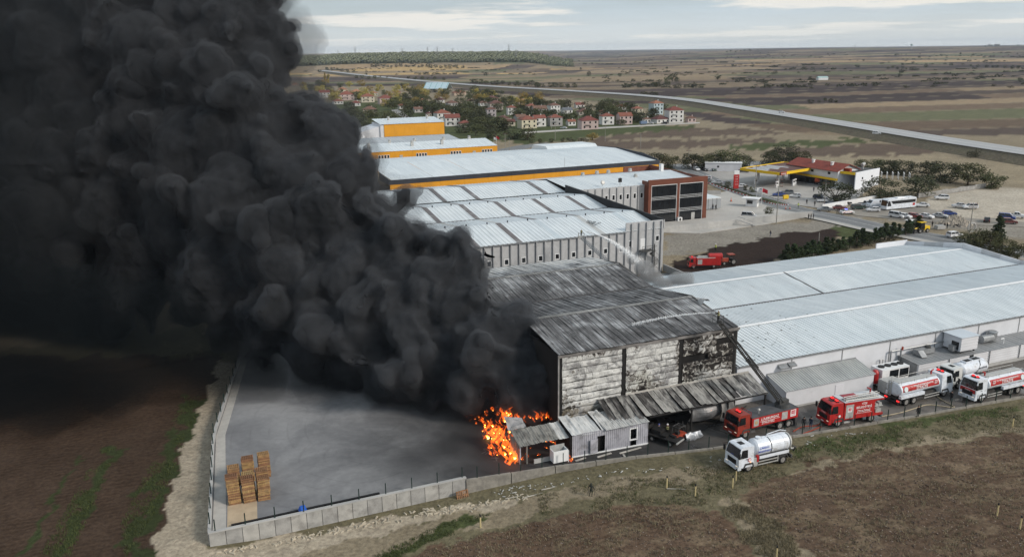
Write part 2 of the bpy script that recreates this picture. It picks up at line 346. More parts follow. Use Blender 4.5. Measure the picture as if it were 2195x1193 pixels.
def make_ground():
    az = np.concatenate([np.linspace(-180, -44, 28)[:-1], np.arange(-44, 44, .21), np.linspace(44, 180, 28)])
    rr = np.concatenate([np.linspace(0, 58, 12)[:-1], 58 * 1.0045 ** np.arange(0, 330), 58 * 1.0045 ** 329 * 1.021 ** np.arange(1, 262)])
    A_, R_ = np.meshgrid(np.radians(az), rr); x, y = R_ * np.sin(A_), R_ * np.cos(A_)
    z = ground_z(x, y)
    near = 1 - sst(R_, 140, 220)
    px, py = proj(x, np.maximum(y, 1.0), z)
    jx = (fbm(x / 3.1, y / 3.1, 4, 11) - .5); jy = (fbm(x / 3.3, y / 3.3, 4, 17) - .5)
    col = np.zeros(x.shape + (3,)); col[:] = C_DRY; isfield = np.zeros(x.shape)
    soil = np.zeros(x.shape)
    for c, poly, j in COVER:
        m = inside(px + jx * j * 9, py + jy * j * 5, poly) & (y > 5)
        col[m] = c; soil[m] = 1.0 if c in (C_SOIL, C_SOIL2, C_SOIL_SHADED) else 0.0
    straw = (x > 4) * soil * sst(fbm(x / 2.2, y / 1.1, 4, 91), .50, .64) * .55
    col = col * (1 - straw[..., None]) + np.array((.205,.16,.11)) * straw[..., None]
    # field parcels beyond
    th = R(12); u, v = x * math.cos(th) + y * math.sin(th), -x * math.sin(th) + y * math.cos(th)
    far = (py < 290) & (y > 5)
    k = np.floor(v / np.where(v > 1600, 180, 62) + fbm(u / 500, v / 200, 2, 3) * 1.2); k2 = np.floor(u / 340 + vnoise(k * 7.3, k * 3.1, 8) * 9 + (fbm(u / 90, v / 90, 2, 21) - .5) * .35)
    h = vnoise(k * 17.31 + 5, k2 * 9.77 + 3, 31) * .999; h2 = vnoise(k * 5.31 + 15, k2 * 19.77 + 3, 77)
    pal = np.array([(.056,.043,.042), (.085,.066,.056), (.145,.108,.080), (.20,.158,.112), (.130,.135,.080), (.25,.195,.132), (.095,.074,.064), (.33,.24,.145), (.45,.32,.155)])
    azd = np.degrees(A_)
    tan = sst(-azd, -8, 4) * sst(y, 1500, 2300) * (1 - .55 * sst(azd, 0, 8)) + .35 * sst(y, 2100, 2700) * (1 - sst(y, 3000, 4000))
    idx = np.clip((np.clip((h - .5) * 1.9 + .42, 0, .999) * 6.2 + tan * 4.2), 0, 8).astype(int)
    fc = pal[idx] * (.85 + .3 * h2)[..., None]
    edge = (np.abs((v / np.where(v > 1600, 180, 62) + fbm(u / 500, v / 200, 2, 3) * 1.2) % 1 - .5) > .44)
    fc[edge] = fc[edge] * .55 + np.array(C_DRY) * .45
    vill = inside(px, py, [(560,320),(560,185),(900,185),(1120,205),(1250,215),(1440,240),(1520,262),(1500,330)])
    m2 = far & ~vill & ~inside(px, py, [(1000,345),(1080,290),(1150,265),(1500,256),(1760,292),(2195,335),(2195,420),(1000,420)])
    col[m2] = fc[m2]
    fst = (R_ > 2450) & (R_ < 3900) & (azd < 3.4)
    col[fst & (R_ > 2750)] = (.09,.095,.06)
    col *= (.82 + .36 * fbm(x / 5, y / 5, 4, 41))[..., None]
    # relief: clods and furrows close to the camera
    a, b = site_arr(x, y)
    outside = (b < np.interp(a, WLX, WLY) - 1.0) | (a < np.interp(b, [p[1] for p in LWALL], [p[0] for p in LWALL]) - 1.0)
    clod = (fbm(x * 1.3, y * 1.3, 3, 51) - .5) * .5 + (fbm(x / 4, y / 4, 3, 53) - .5) * .5
    fur = np.sin((x * .55 + y * .84) * 5.2 + 3 * fbm(x / 6, y / 6, 2, 9)) * .05
    z = z + near * outside * (clod * (.20 + .14 * soil) + fur * soil)
    nr, na = x.shape
    vs = np.stack([x, y, z], -1).reshape(-1, 3)
    i, j = np.meshgrid(np.arange(nr - 1), np.arange(na - 1), indexing='ij')
    f = np.stack([i*na+j, (i+1)*na+j, (i+1)*na+j+1, i*na+j+1], -1).reshape(-1, 4)
    me = bpy.data.meshes.new('ground'); me.vertices.add(len(vs)); me.vertices.foreach_set('co', vs.ravel())
    me.loops.add(f.size); me.loops.foreach_set('vertex_index', f.ravel())
    me.polygons.add(len(f)); me.polygons.foreach_set('loop_start', np.arange(0, f.size, 4)); me.polygons.foreach_set('loop_total', np.full(len(f), 4))
    me.update(calc_edges=True); me.validate()
    ca = me.color_attributes.new('cover', 'FLOAT_COLOR', 'POINT')
    ca.data.foreach_set('color', np.concatenate([col.reshape(-1, 3), soil.reshape(-1, 1)], -1).ravel())
    t = NT('ground_cover'); at = t.n('ShaderNodeAttribute', attribute_name='cover')
    p = t.pos(); n1 = t.noise(p, 1.7, 7, .7); n2 = t.noise(p, .25, 5, .6); n3 = t.noise(p, 6.0, 4, .7)
    c = t.mix(t.rng(n1, .28, .72), t.mix(1.0, at.outputs['Color'], (.70,.68,.67), 'MULTIPLY'), t.mix(1.0, at.outputs['Color'], (1.32,1.3,1.26), 'MULTIPLY'))
    wv = t.n('ShaderNodeTexWave', wave_type='BANDS', bands_direction='Y'); t.t.links.new(t.pos(rotz=-SROT), wv.inputs[0]); wv.inputs['Scale'].default_value = .38; wv.inputs['Distortion'].default_value = 9; wv.inputs['Detail'].default_value = 4; wv.inputs['Detail Scale'].default_value = .5
    c = t.mix(t.math('MULTIPLY', at.outputs['Alpha'], t.math('MULTIPLY', t.rng(wv.outputs[1], .3, .8, 0, .5), t.rng(n2, .35, .6))), c, t.mix(1.0, c, (.62,.58,.55), 'MULTIPLY'))
    c = t.mix(t.rng(n2, .35, .7, 0, .4), c, t.mix(1.0, c, (.72,.70,.66), 'MULTIPLY'))
    c = t.mix(t.rng(n3, .66, .74, 0, .5), c, (.30,.26,.21))
    me.materials.append(t.bsdf(c, .95, 0, t.bump(n1, .9, .25), .1))
    o = put('ground', me); o['kind'] = 'structure'
    return o
make_ground()
# ---------------------------------------------------------------- yard, service road, slabs
def conc_mat(name, col, col2, soot=None, streak=False, wet=False):
    t = NT(name); p = t.pos(rotz=-SROT); n1 = t.noise(p, .10, 6, .6, .6); n2 = t.noise(p, 1.1, 6, .7); n3 = t.noise(t.pos((1,.25,1), rotz=-SROT), .5, 5, .6, 1.5)
    c = t.mix(t.rng(n1, .35, .68), col, col2); c = t.mix(t.rng(n2, .25, .75, 0, .45), c, t.mix(1.0, c, (.62,.62,.63), 'MULTIPLY'))
    c = t.mix(t.rng(n3, .62, .75, 0, .15), c, t.mix(1.0, c, (.5,.5,.52), 'MULTIPLY'))
    wave = t.n('ShaderNodeTexWave', wave_type='RINGS'); t.t.links.new(t.pos(rotz=-SROT, loc=(24,-9,0)), wave.inputs[0])
    wave.inputs['Scale'].default_value = .055; wave.inputs['Distortion'].default_value = 6; wave.inputs['Detail'].default_value = 3; wave.inputs['Detail Scale'].default_value = .3
    if streak:
        for k_, (lx_, ly_, sc_) in enumerate(((24,-9,.10),(14,-18,.13),(30,-26,.085))):
            wv = t.n('ShaderNodeTexWave', wave_type='RINGS', rings_direction='Z'); t.t.links.new(t.pos(rotz=-SROT, loc=(lx_-(O.x*AV.x+O.y*AV.y), ly_-(O.x*BV.x+O.y*BV.y), 0)), wv.inputs[0])
            wv.inputs['Scale'].default_value = sc_; wv.inputs['Distortion'].default_value = 2.5; wv.inputs['Detail'].default_value = 2; wv.inputs['Detail Scale'].default_value = .25
            nm = t.noise(t.pos(loc=(k_*31.0, 0, 0)), .09, 3, .5)
            c = t.mix(t.math('MULTIPLY', t.rng(wv.outputs[1], .95, .995, 0, .13), t.rng(nm, .5, .6)), c, (.085,.085,.09))
        c = t.mix(t.rng(t.noise(p, .035, 3, .5), .4, .62, 0, .5), c, t.mix(1.0, c, (.70,.70,.72), 'MULTIPLY'))
    if soot:
        sp_ = t.n('ShaderNodeVectorMath', operation='DISTANCE'); t.t.links.new(t.pos(), sp_.inputs[0]); sp_.inputs[1].default_value = soot[0]
        d = t.math('ADD', sp_.outputs['Value'], t.math('MULTIPLY', t.math('SUBTRACT', n1, .5), soot[1]))
        c = t.mix(t.rng(d, soot[2], soot[3], .95, 0), c, (.022,.021,.021))
    pud = t.rng(t.noise(p, .22, 5, .55, .5), .50, .60)
    return t.bsdf(c, t.mix(pud, (.8,.8,.8), (.10,.10,.10)) if wet else t.rng(n1, .3, .7, .65, .9), 0, t.bump(n2, .25, .05) if not wet else None, .5 if wet else .25)
fire_p = W(-6, 3)
M_yard = conc_mat('yard_concrete', (.20,.203,.212), (.30,.303,.31), (tuple(fire_p), 12, 2, 30), True)
M_conc = conc_mat('cast_concrete', (.36,.36,.355), (.46,.455,.44))
M_wet = conc_mat('wet_road', (.075,.068,.062), (.16,.145,.13), (tuple(W(8, -1)), 10, 6, 26), wet=True)
M_asph = conc_mat('asphalt_grey', (.16,.165,.17), (.21,.215,.22))
M_forecourt = conc_mat('forecourt_concrete', (.33,.315,.30), (.40,.385,.36))
M_apron = conc_mat('pale_apron', (.40,.385,.36), (.47,.45,.42))
def plan(name, pts, z, mat, th=.3, site=True):
    pts = [(p.x, p.y) for p in (W(*q) for q in pts)] if site else [(p.x, p.y) for p in pts]
    return struct(name, MB().poly(pts, z - th, z), mat)
plan('yard', [(-43.0,-3.2),(-13.9,-2.8),(-2.4,-3.9),(1,-4.2),(1,60),(-34.6,60),(-41.2,22)], 0.0, M_yard, .9)
plan('service_road', [(1,-4.2),(18.4,-7.6),(30,-9.0),(48,-10.6),(70,-12.1),(130,-16.3),(130,4),(1,4)], .004, M_wet, .5)
plan('drain_strip', [(-42.9,-3.0),(-41.5,-3.0),(-39.9,22),(-34.4,51),(-35.4,51),(-41.1,22)], .05, M_apron, .1)
plan('sand_patch', [(-41.4,-2.9),(-38.2,-2.9),(-37.4,6),(-40.7,6)], .012, pm('sandy_slab', (.42,.33,.23), .9, .12, .8), .1)
plan('works_lane', [(29.5,3),(32,3),(32,52),(60,52),(62,70),(29.5,70)], .004, M_asph, .4)
plan('works_apron', [(1,47),(29.5,47),(29.5,70),(1,70)], .004, M_asph, .4)
# front boundary wall: cast panels with joints, then the low kerb wall
w = site_thing('boundary_wall', 'tall grey cast concrete retaining wall along the front of the yard', 'wall')
n = 17
for k in range(n):
    t0, t1 = k / n, (k + 1) / n
    a0, a1 = -43.3 + 29.4 * t0, -43.3 + 29.4 * t1; b0, b1 = -3.4 + .4 * t0, -3.4 + .4 * t1
    g = .03
    m_ = MB(); m_.hexa([(a0+g,b0-.0,-2.4),(a1-g,b1,-2.4),(a1-g,b1+.3,-2.4),(a0+g,b0+.3,-2.4),(a0+g,b0,.36),(a1-g,b1,.36),(a1-g,b1+.3,.36),(a0+g,b0+.3,.36)])
    obj('wall_panel', m_, pm('wall_cast_%d' % (k % 3), [(.34,.335,.32),(.30,.295,.285),(.37,.36,.34)][k % 3], .9, .2, .9, dirt=(.20,.19,.18), dscale=.8, bump=.2), w)
obj('coping', MB().hexa([(-43.35,-3.45,.36),(-13.85,-3.05,.36),(-13.85,-2.65,.36),(-43.35,-3.05,.36),(-43.35,-3.45,.5),(-13.85,-3.05,.5),(-13.85,-2.65,.5),(-43.35,-3.05,.5)]), M_conc, w)
obj('core', MB().hexa([(-43.2,-3.36,-2.3),(-14,-2.96,-2.3),(-14,-2.75,-2.3),(-43.2,-3.15,-2.3),(-43.2,-3.36,.35),(-14,-2.96,.35),(-14,-2.75,.35),(-43.2,-3.15,.35)]), M_grate, w)
w = site_thing('side_wall', 'pale concrete wall along the dirt track beside the yard', 'wall')
for k in range(12):
    b0, b1 = -3.0 + 4.5 * k, -3.0 + 4.5 * (k + 1) - .03
    f = lambda b: np.interp(b, [p[1] for p in LWALL], [p[0] for p in LWALL])
    obj('wall_panel', MB().hexa([(f(b0)-.2,b0,-2),(f(b0)+.15,b0,-2),(f(b1)+.15,b1,-2),(f(b1)-.2,b1,-2),(f(b0)-.2,b0,.5),(f(b0)+.15,b0,.5),(f(b1)+.15,b1,.5),(f(b1)-.2,b1,.5)]), M_conc, w)
w = site_thing('kerb_wall', 'low broken concrete kerb wall between the service road and the grass', 'wall')
kk = 0
for i in range(1, len(WALL) - 1):
    (a0, b0), (a1, b1) = WALL[i], WALL[i+1]; L = math.hypot(a1-a0, b1-b0); n = int(L / 4.5)
    for k in range(n):
        kk += 1
        p = [(a0 + (a1-a0) * t, b0 + (b1-b0) * t) for t in (k / n, (k + 1) / n - .02 / n)]
        h0, h1 = (.16 + .05 * math.sin(kk * 1.7), .16 + .05 * math.sin(kk * 1.7 + 1))
        if kk in (18, 19): h0, h1 = .5, .55
        obj('wall_panel', MB().hexa([(p[0][0],p[0][1]-.15,-1.8),(p[1][0],p[1][1]-.15,-1.8),(p[1][0],p[1][1]+.15,-1.8),(p[0][0],p[0][1]+.15,-1.8),(p[0][0],p[0][1]-.15,h0),(p[1][0],p[1][1]-.15,h1),(p[1][0],p[1][1]+.15,h1),(p[0][0],p[0][1]+.15,h0)]), pm('kerb_cast', (.24,.225,.20), .9, .25, 1.2, dirt=(.15,.14,.13), dscale=1.0), w)
# ---------------------------------------------------------------- roads beyond the works
def strip(name, pts, widths, z, mat, th=.2, uvs=None):
    """road ribbon through world points"""
    pts = [Vector(p) for p in pts]; mb = MB(); L, Rr = [], []
    for i, p in enumerate(pts):
        d = (pts[min(i+1, len(pts)-1)] - pts[max(i-1, 0)]); d.z = 0; d.normalize(); nrm = Vector((-d.y, d.x, 0)); w_ = widths if isinstance(widths, (int, float)) else widths[i]
        zz = p.z if z is None else z
        L.append((p.x + nrm.x*w_/2, p.y + nrm.y*w_/2, zz)); Rr.append((p.x - nrm.x*w_/2, p.y - nrm.y*w_/2, zz))
    for i in range(len(pts) - 1):
        mb.quad(Rr[i], Rr[i+1], L[i+1], L[i])
    return mb
def curve(pts, n=10):                          # catmull-rom
    P = [Vector(p) for p in pts]; P = [2*P[0]-P[1]] + P + [2*P[-1]-P[-2]]; out = []
    for i in range(1, len(P) - 2):
        for k in range(n):
            t = k / n; a, b, c, d = P[i-1:i+3]
            out.append(.5 * ((2*b) + (c-a)*t + (2*a-5*b+4*c-d)*t*t + (3*b-a-3*c+d)*t**3))
    return out + [P[-2]]
HZ = 3.6
hw = curve([G(x, y, HZ) for x, y in [(2900,425),(2195,324),(2000,295),(1800,263),(1600,232),(1480,214),(1360,203),(1200,193),(1060,185),(950,177),(850,168),(760,159),(690,151),(640,146),(590,146)]], 8)
hw = [hw[0] + (hw[0] - hw[4]) * 6] + hw
M_hway = conc_mat('motorway_asphalt', (.36,.365,.375), (.41,.415,.42))
tl = thing('motorway', 'pale motorway on a low embankment', 'motorway'); tl['kind'] = 'structure'
del tl['category']; del tl['label']
mb = MB(); rad = lambda p: math.hypot(p.x, p.y)
wd = [19 + 0.0 * rad(p) for p in hw]
obj('carriageway', strip('c', hw, wd, None, None), M_hway, tl)
for off, col in ((-7.2, 1), (7.2, 1), (-.7, 1), (.7, 1)):
    pts2 = []
    for i, p in enumerate(hw):
        d = hw[min(i+1, len(hw)-1)] - hw[max(i-1, 0)]; d.normalize(); pts2.append(Vector((p.x - d.y*off, p.y + d.x*off, p.z + .05)))
    obj('edge_line', strip('l', pts2, .45, None, None), pm('road_line', (.6,.6,.58), .7, .1), tl)
mb = MB()
for sgn in (-1, 1):
    for i in range(len(hw) - 1):
        q = []
        for j in (i, i + 1):
            d = hw[min(j+1, len(hw)-1)] - hw[max(j-1, 0)]; d.normalize(); nx, ny = -d.y*sgn, d.x*sgn; p = hw[j]
            gx, gy = p.x + nx*17, p.y + ny*17
            q.append(((p.x + nx*8, p.y + ny*8, p.z - .03), (p.x + nx*8.6, p.y + ny*8.6, p.z - .06), (gx, gy, float(ground_z(gx, gy)) - .4)))
        mb.quad(q[0][0], q[1][0], q[1][1], q[0][1]); mb.quad(q[0][1], q[1][1], q[1][2], q[0][2])
t = NT('embankment_earth'); p = t.pos(); nn = t.noise(p, .12, 6, .7); n2 = t.noise(p, 1.0, 4, .6)
c = t.ramp(nn, [(.3, (.12,.10,.075)), (.5, (.17,.145,.105)), (.7, (.15,.14,.09))]); c = t.mix(t.rng(n2, .3, .7, 0, .5), c, (.06,.05,.038))
obj('embankment', mb, t.bsdf(c, .95, 0, t.bump(n2, .6, .5), .1), tl)
# local road past the petrol station
rd = curve([G(*q) for q in [(1440,352),(1500,372),(1560,400),(1640,430),(1720,452),(1800,468),(1900,490),(2000,508),(2120,530),(2300,562),(2600,620)]], 6)
struct('road', strip('road', rd, 9.5, .02, None), M_asph)
def offs(pts, off, z):
    o = []
    for i, p in enumerate(pts):
        d = pts[min(i+1, len(pts)-1)] - pts[max(i-1, 0)]; d.normalize(); o.append(Vector((p.x - d.y*off, p.y + d.x*off, z)))
    return o
for off in (-4.4, 4.4, 0):
    o = struct('road_line', strip('l', offs(rd, off, .03), .16, None, None), pm('road_line', (.6,.6,.58)))
pave = offs(rd[26:], -6.4, .12)
struct('pavement', strip('p', pave, 2.6, None, None), M_apron)
plan('forecourt', [G(*q) for q in [(1470,352),(1600,344),(1790,362),(1880,392),(1800,452),(1700,438),(1560,392)]], .03, M_forecourt, .3, False)
plan('office_apron', [G(*q) for q in [(1500,420),(1560,410),(1660,447),(1745,462),(1640,480),(1500,500),(1425,498),(1380,470)]], .05, M_apron, .3, False)
plan('parking_ground', [G(*q) for q in [(1770,446),(1950,436),(2060,466),(2200,476),(2195,486),(2060,480),(1960,473),(1840,462)]], .015, conc_mat('packed_dirt', (.22,.20,.175), (.30,.275,.24)), .3, False)
plan('village_street', [G(*q) for q in [(1110,312),(1180,305),(1130,318),(1075,330),(1060,322)]], .03, M_asph, .3, False)
plan('village_lane', [G(*q) for q in [(838,236),(852,234),(905,268),(890,272)]], .05, pm('lane_pale', (.33,.32,.31), .9, .1), .3, False)
plan('village_pavement', [G(*q) for q in [(1120,283),(1300,272),(1500,262),(1500,264),(1300,275),(1120,286)]], .05, M_apron, .3, False)
# ================================================================ works buildings
def corr(a0, a1, b0, b1, z0, z1, pitch=.5, h=.05, ae0=None, ae1=None):
    """trapezoid-ribbed sheet, ribs running from b0 to b1"""
    mb = MB(); n = max(2, int(round((a1 - a0) / pitch))); prof = []
    for k in range(n):
        s_ = a0 + (a1 - a0) * k / n; w_ = (a1 - a0) / n
        prof += [(s_, 0), (s_ + w_*.62, 0), (s_ + w_*.70, h), (s_ + w_*.92, h)]
    prof.append((a1, 0)); m = len(prof)
    e0 = ae0 or (lambda a: a); e1 = ae1 or (lambda a: a)
    vs = [(e0(x), b0, z0 + z) for x, z in prof] + [(e1(x), b1, z1 + z) for x, z in prof]
    return mb.add(vs, [(k, k+1, m+k+1, m+k) for k in range(m-1)])
def roof_mat(name, col, col2, soot=None, streak=.35):
    t = NT(name); p = t.pos(rotz=-SROT); n1 = t.noise(p, .05, 5, .6); ns = t.noise(t.pos((1.2,.06,1), rotz=-SROT), 1.0, 4, .6); n3 = t.noise(p, 1.2, 5, .7)
    c = t.mix(t.rng(n1, .35, .65), col, col2); c = t.mix(t.rng(ns, .42, .72, 0, streak), c, t.mix(1.0, c, (.72,.73,.74), 'MULTIPLY'))
    c = t.mix(t.rng(n3, .55, .8, 0, .3), c, t.mix(1.0, c, (.75,.75,.74), 'MULTIPLY')); nb_ = t.noise(t.pos((.55,.012,1), rotz=-SROT), 1.0, 3, .7); c = t.mix(t.rng(nb_, .35, .65, 0, .55), c, t.mix(1.0, c, (.80,.815,.83), 'MULTIPLY')); c = t.mix(t.rng(t.noise(t.pos((.9,.10,1), rotz=-SROT), 1.0, 5, .7), .60, .74, 0, .4), c, (.33,.31,.28))
    if soot:
        d_ = t.n('ShaderNodeVectorMath', operation='DISTANCE'); t.t.links.new(t.pos(), d_.inputs[0]); d_.inputs[1].default_value = soot[0]
        k = t.math('MULTIPLY', t.rng(d_.outputs['Value'], soot[1], soot[2], 1, 0), t.rng(n3, .60, .68)); c = t.mix(k, c, (.05,.05,.05))
    return t.bsdf(c, t.rng(n1, .3, .7, .35, .5), .15, None, .4)
M_roofw = roof_mat('white_roof_sheet', (.67,.72,.745), (.73,.765,.78), (tuple(W(34, 12, 6)), 4, 22))
M_roofg = roof_mat('hall_roof_sheet', (.67,.715,.74), (.72,.755,.77))
M_roofy = roof_mat('far_roof_sheet', (.66,.71,.735), (.71,.75,.765))
M_panelw = pm('white_wall_panel', (.60,.615,.65), .6, .05, .5, dirt=(.50,.51,.53), dscale=.25)
M_rib = pm('white_ribbed_siding', (.60,.605,.63), .6, .05, .5)
M_preg = pm('precast_grey', (.42,.425,.435), .85, .1, .5, dirt=(.33,.335,.34), dscale=.5)
M_preg2 = pm('precast_rib_grey', (.36,.365,.375), .85, .12, .6)
M_gut = pm('dark_gutter', (.07,.065,.065), .7, .3, 1.0)
M_frame = pm('white_frame', (.68,.69,.70), .6, .05)
M_parb = pm('black_membrane', (.022,.024,.027), .7, .2, .5)
M_yel = pm('amber_cladding', (.66,.30,.02), .55, .06, .3)
M_yel2 = pm('sign_yellow', (.72,.47,.02), .5, .06, .3)
M_navy = pm('navy_cladding', (.035,.04,.052), .55, .1, .3)
M_brown = pm('brown_cladding', (.15,.05,.03), .6, .15, .5)
def window(parent, a, b, z, w_, h_, frame=M_frame, side=0):
    """window on a front (-b) wall: frame with a recessed pane"""
    f = obj('window', MB().box(a-w_/2, a+w_/2, b-.06, b+.02, z-h_/2, z-h_/2+.16).box(a-w_/2, a+w_/2, b-.06, b+.02, z+h_/2-.16, z+h_/2)
        .box(a-w_/2, a-w_/2+.16, b-.06, b+.02, z-h_/2+.16, z+h_/2-.16).box(a+w_/2-.16, a+w_/2, b-.06, b+.02, z-h_/2+.16, z+h_/2-.16), frame, parent)
    obj('pane', MB().box(a-w_/2+.16, a+w_/2-.16, b-.02, b+.01, z-h_/2+.16, z+h_/2-.16), M_glass, f)
    return f
# ---------------------------------------------------------------- burnt warehouse
bw = site_thing('burnt_warehouse', 'burnt-out warehouse with buckled scorched panels and a soot-blackened ribbed roof', 'warehouse')
t = NT('scorched_panel'); p = t.pos(rotz=-SROT, loc=(-(O.x*AV.x+O.y*AV.y), -(O.x*BV.x+O.y*BV.y), 0)); sx = t.n('ShaderNodeSeparateXYZ'); t.t.links.new(p, sx.inputs[0])
n1 = t.noise(p, .55, 8, .62, 1.4); n2 = t.noise(p, 1.05, 7, .62, 1.6); n3 = t.noise(p, .16, 4, .5); n4 = t.noise(p, 5.0, 5, .7)
ash = t.ramp(n1, [(.24, (.09,.085,.08)), (.37, (.30,.30,.30)), (.47, (.52,.52,.51)), (.60, (.66,.66,.64)), (.75, (.40,.39,.37))])
ash = t.mix(t.rng(n3, .52, .66, 0, .6), ash, (.46,.46,.40)); ash = t.mix(t.rng(n4, .3, .7, 0, .3), ash, (.22,.22,.22)); ash = t.mix(t.rng(t.noise(p, .28, 6, .6, 2.0), .53, .64, 0, .7), ash, (.20,.195,.20))
low = t.rng(sx.outputs[2], 3.0, 5.6, .26, 0.0)
right = t.math('MULTIPLY', t.rng(sx.outputs[0], 18.2, 19.5, 0, .10), t.rng(sx.outputs[2], 5.2, 7.2, .0, 1))
top = t.rng(sx.outputs[2], 10.8, 12.0, 0, .14)
k = t.math('ADD', t.math('ADD', n2, t.math('MULTIPLY', t.math('SUBTRACT', n3, .5), .8)), t.math('ADD', t.math('ADD', right, top), t.math('MULTIPLY', low, t.rng(n3, .4, .6, .3, 1))))
char = t.rng(k, .635, .675); c = t.mix(char, ash, (.022,.019,.018)); c = t.mix(t.rng(k, .56, .64, 0, .7), c, (.055,.048,.042)) if False else t.mix(t.math('MULTIPLY', t.rng(k, .56, .635), t.math('SUBTRACT', 1.0, char)), c, (.15,.135,.12))
c = t.mix(t.math('MULTIPLY', t.math('MULTIPLY', t.rng(sx.outputs[2], 3.4, 5.2, 1, 0), t.rng(sx.outputs[0], 5, 9, 1, 0)), t.rng(n1, .36, .56)), c, (.17,.145,.105))
M_scorch = t.bsdf(c, .8, 0, t.bump(n2, .7, .25), .25)
t = NT('sooty_roof_sheet'); p = t.pos(rotz=-SROT, loc=(-(O.x*AV.x+O.y*AV.y), -(O.x*BV.x+O.y*BV.y), 0)); sx = t.n('ShaderNodeSeparateXYZ'); t.t.links.new(p, sx.inputs[0])
st = t.n('ShaderNodeMapping'); st.inputs['Scale'].default_value = (3.2, .20, 1); t.t.links.new(p, st.inputs[0])
n1 = t.noise(st.outputs[0], 1.0, 6, .68, .5); n2 = t.noise(p, .17, 5, .6, .5); n3 = t.noise(p, 2.5, 5, .7); oi = t.n('ShaderNodeObjectInfo')
b_ = sx.outputs[1]; soot = t.math('ADD', t.rng(b_, 30, 49, .13, -.30), t.math('MULTIPLY', t.math('SUBTRACT', n2, .5), 1.0))
kk = t.math('ADD', t.math('ADD', n1, soot), t.math('MULTIPLY', t.math('SUBTRACT', oi.outputs['Random'], .5), .12))
c = t.ramp(kk, [(.22, (.54,.53,.51)), (.40, (.38,.385,.39)), (.50, (.22,.22,.225)), (.59, (.125,.12,.12)), (.72, (.06,.056,.056)), (.9, (.025,.023,.023))])
c = t.mix(t.rng(n3, .58, .66, 0, .35), c, (.30,.30,.30))
M_sootroof = t.bsdf(c, .55, .15, t.bump(n3, .35, .1), .35)
A0, A1, BF = 1.0, 29.0, 2.3
EV = [(2.3, 12.0), (13.9, 13.3), (25.2, 12.0), (36.4, 13.3), (47.6, 12.0)]
obj('core_wall', MB().poly([(A0+.25,BF+.3),(A1-.25,BF+.3),(A1-.25,47.3),(A0+.25,47.3)], 4.2, 11.8), M_sooty, bw)
# steel frame showing through
for a in (A0+.15, 10.6, 19.6, A1-.5):
    obj('column', MB().box(a-.22, a+.28, BF-.02, BF+.3, 0, 11.9), M_sooty, bw)
obj('corner_trim', MB().box(A0-.12, A0+.0, BF-.12, BF+.1, 2.4, 12.0), pm('ash_trim', (.32,.31,.30), .8, .3, 1.0), bw)
# buckled sandwich panels
def buckle(w_, h_, seed):
    r = random.Random(seed); mb = MB(); amp = r.uniform(.03, .13); ox = r.uniform(0, 50); crease = r.uniform(-.10, .10)
    def fn(u, v):
        e = min(u, 1-u, .12) / .12
        d = -amp * math.sin(math.pi * v) ** .7 * (.55 + .45 * math.sin(math.pi * u)) * (.5 + .9 * noise.noise((ox + u * 3, v * 2, 0))) - .04 * noise.noise((ox + u * 9, v * 4, 5))
        sag = .07 * h_ * noise.noise((ox + u * 2.2, 3.3, 0)) if v < .01 or v > .99 else 0
        tear = .05 * h_ * noise.noise((ox + u * 11, 9.3, 0)) if v < .01 else 0
        return (u * w_, d - .03 + (.05 if v < .01 else 0), v * h_ + sag + tear + crease * .15 * (u - .5))
    mb.grid(fn, 9, 5); return mb
VAR = [buckle(3.05, .93, 100 + k).mesh('panel', M_scorch) for k in range(10)]
bays = [(A0+.42, 10.3, 2.75), (10.95, 19.3, 4.35), (19.95, A1-.7, 4.35)]
ri = random.Random(3)
for bi, (a0, a1, z0) in enumerate(bays):
    rows = int((11.75 - z0) / .93)
    for r_ in range(rows + 1):
        z = 11.72 - (r_ + 1) * .93
        cuts = [0] + sorted(ri.choice(((.5,), (.33,), (.66,), (.4, .75), (.3, .62)))) + [1]
        for c_ in range(len(cuts) - 1):
            pw = (a1 - a0)*(cuts[c_+1]-cuts[c_]); ax_ = a0 + (a1 - a0)*cuts[c_]
            if bi == 2 and r_ == 0 and c_ != 1 and ri.random() < .6: continue
            if bi == 2 and 0 < r_ < 6 and ri.random() < .10: continue
            o = put('wall_panel', VAR[ri.randrange(10)], bw, (ax_ + .02, BF - .02, z + .01), (R(ri.uniform(-2, 2)), 0, 0), (pw / 3.05 * .99, ri.uniform(.6, 2.0), .985))
# right-hand side wall and gable, left-hand wall
obj('side_cladding', MB().poly([(A1-.24,BF),(A1,BF),(A1,47.6),(A1-.24,47.6)], 0, 12.0), pm('burnt_side', (.05,.047,.045), .85, .5, .4, dirt=(.22,.21,.2), dscale=.2), bw)
obj('side_cladding', MB().poly([(A0,BF+.1),(A0+.2,BF+.1),(A0+.2,47.6),(A0,47.6)], 0, 12.0), M_sooty, bw)
for s_ in (A1 - .05,):
    mb = MB()
    for i in range(2):
        (b0, z0), (b1, z1), (b2, z2) = EV[2*i:2*i+3]; mb.prismx([(b0, z0-.1), (b1, z1+.25), (b2, z2-.1), (b2, z2-.6), (b0, z0-.6)], s_ - .12, s_ + .18)
    obj('gable_flashing', mb, pm('charred_flashing', (.07,.065,.06), .7, .4, .6, dirt=(.26,.25,.24), dscale=.4), bw)
obj('torn_flashing', MB().grid(lambda u, v: (A1 - .6 + u * 1.5, 10.4 + v * 2.6, 13.0 + .9 * math.sin(u * 2.6) - .5 * v + .2 * noise.noise((u * 4, v * 4, 1))), 8, 6), pm('bent_sheet_grey', (.40,.39,.38), .6, .25, 1.0), bw)
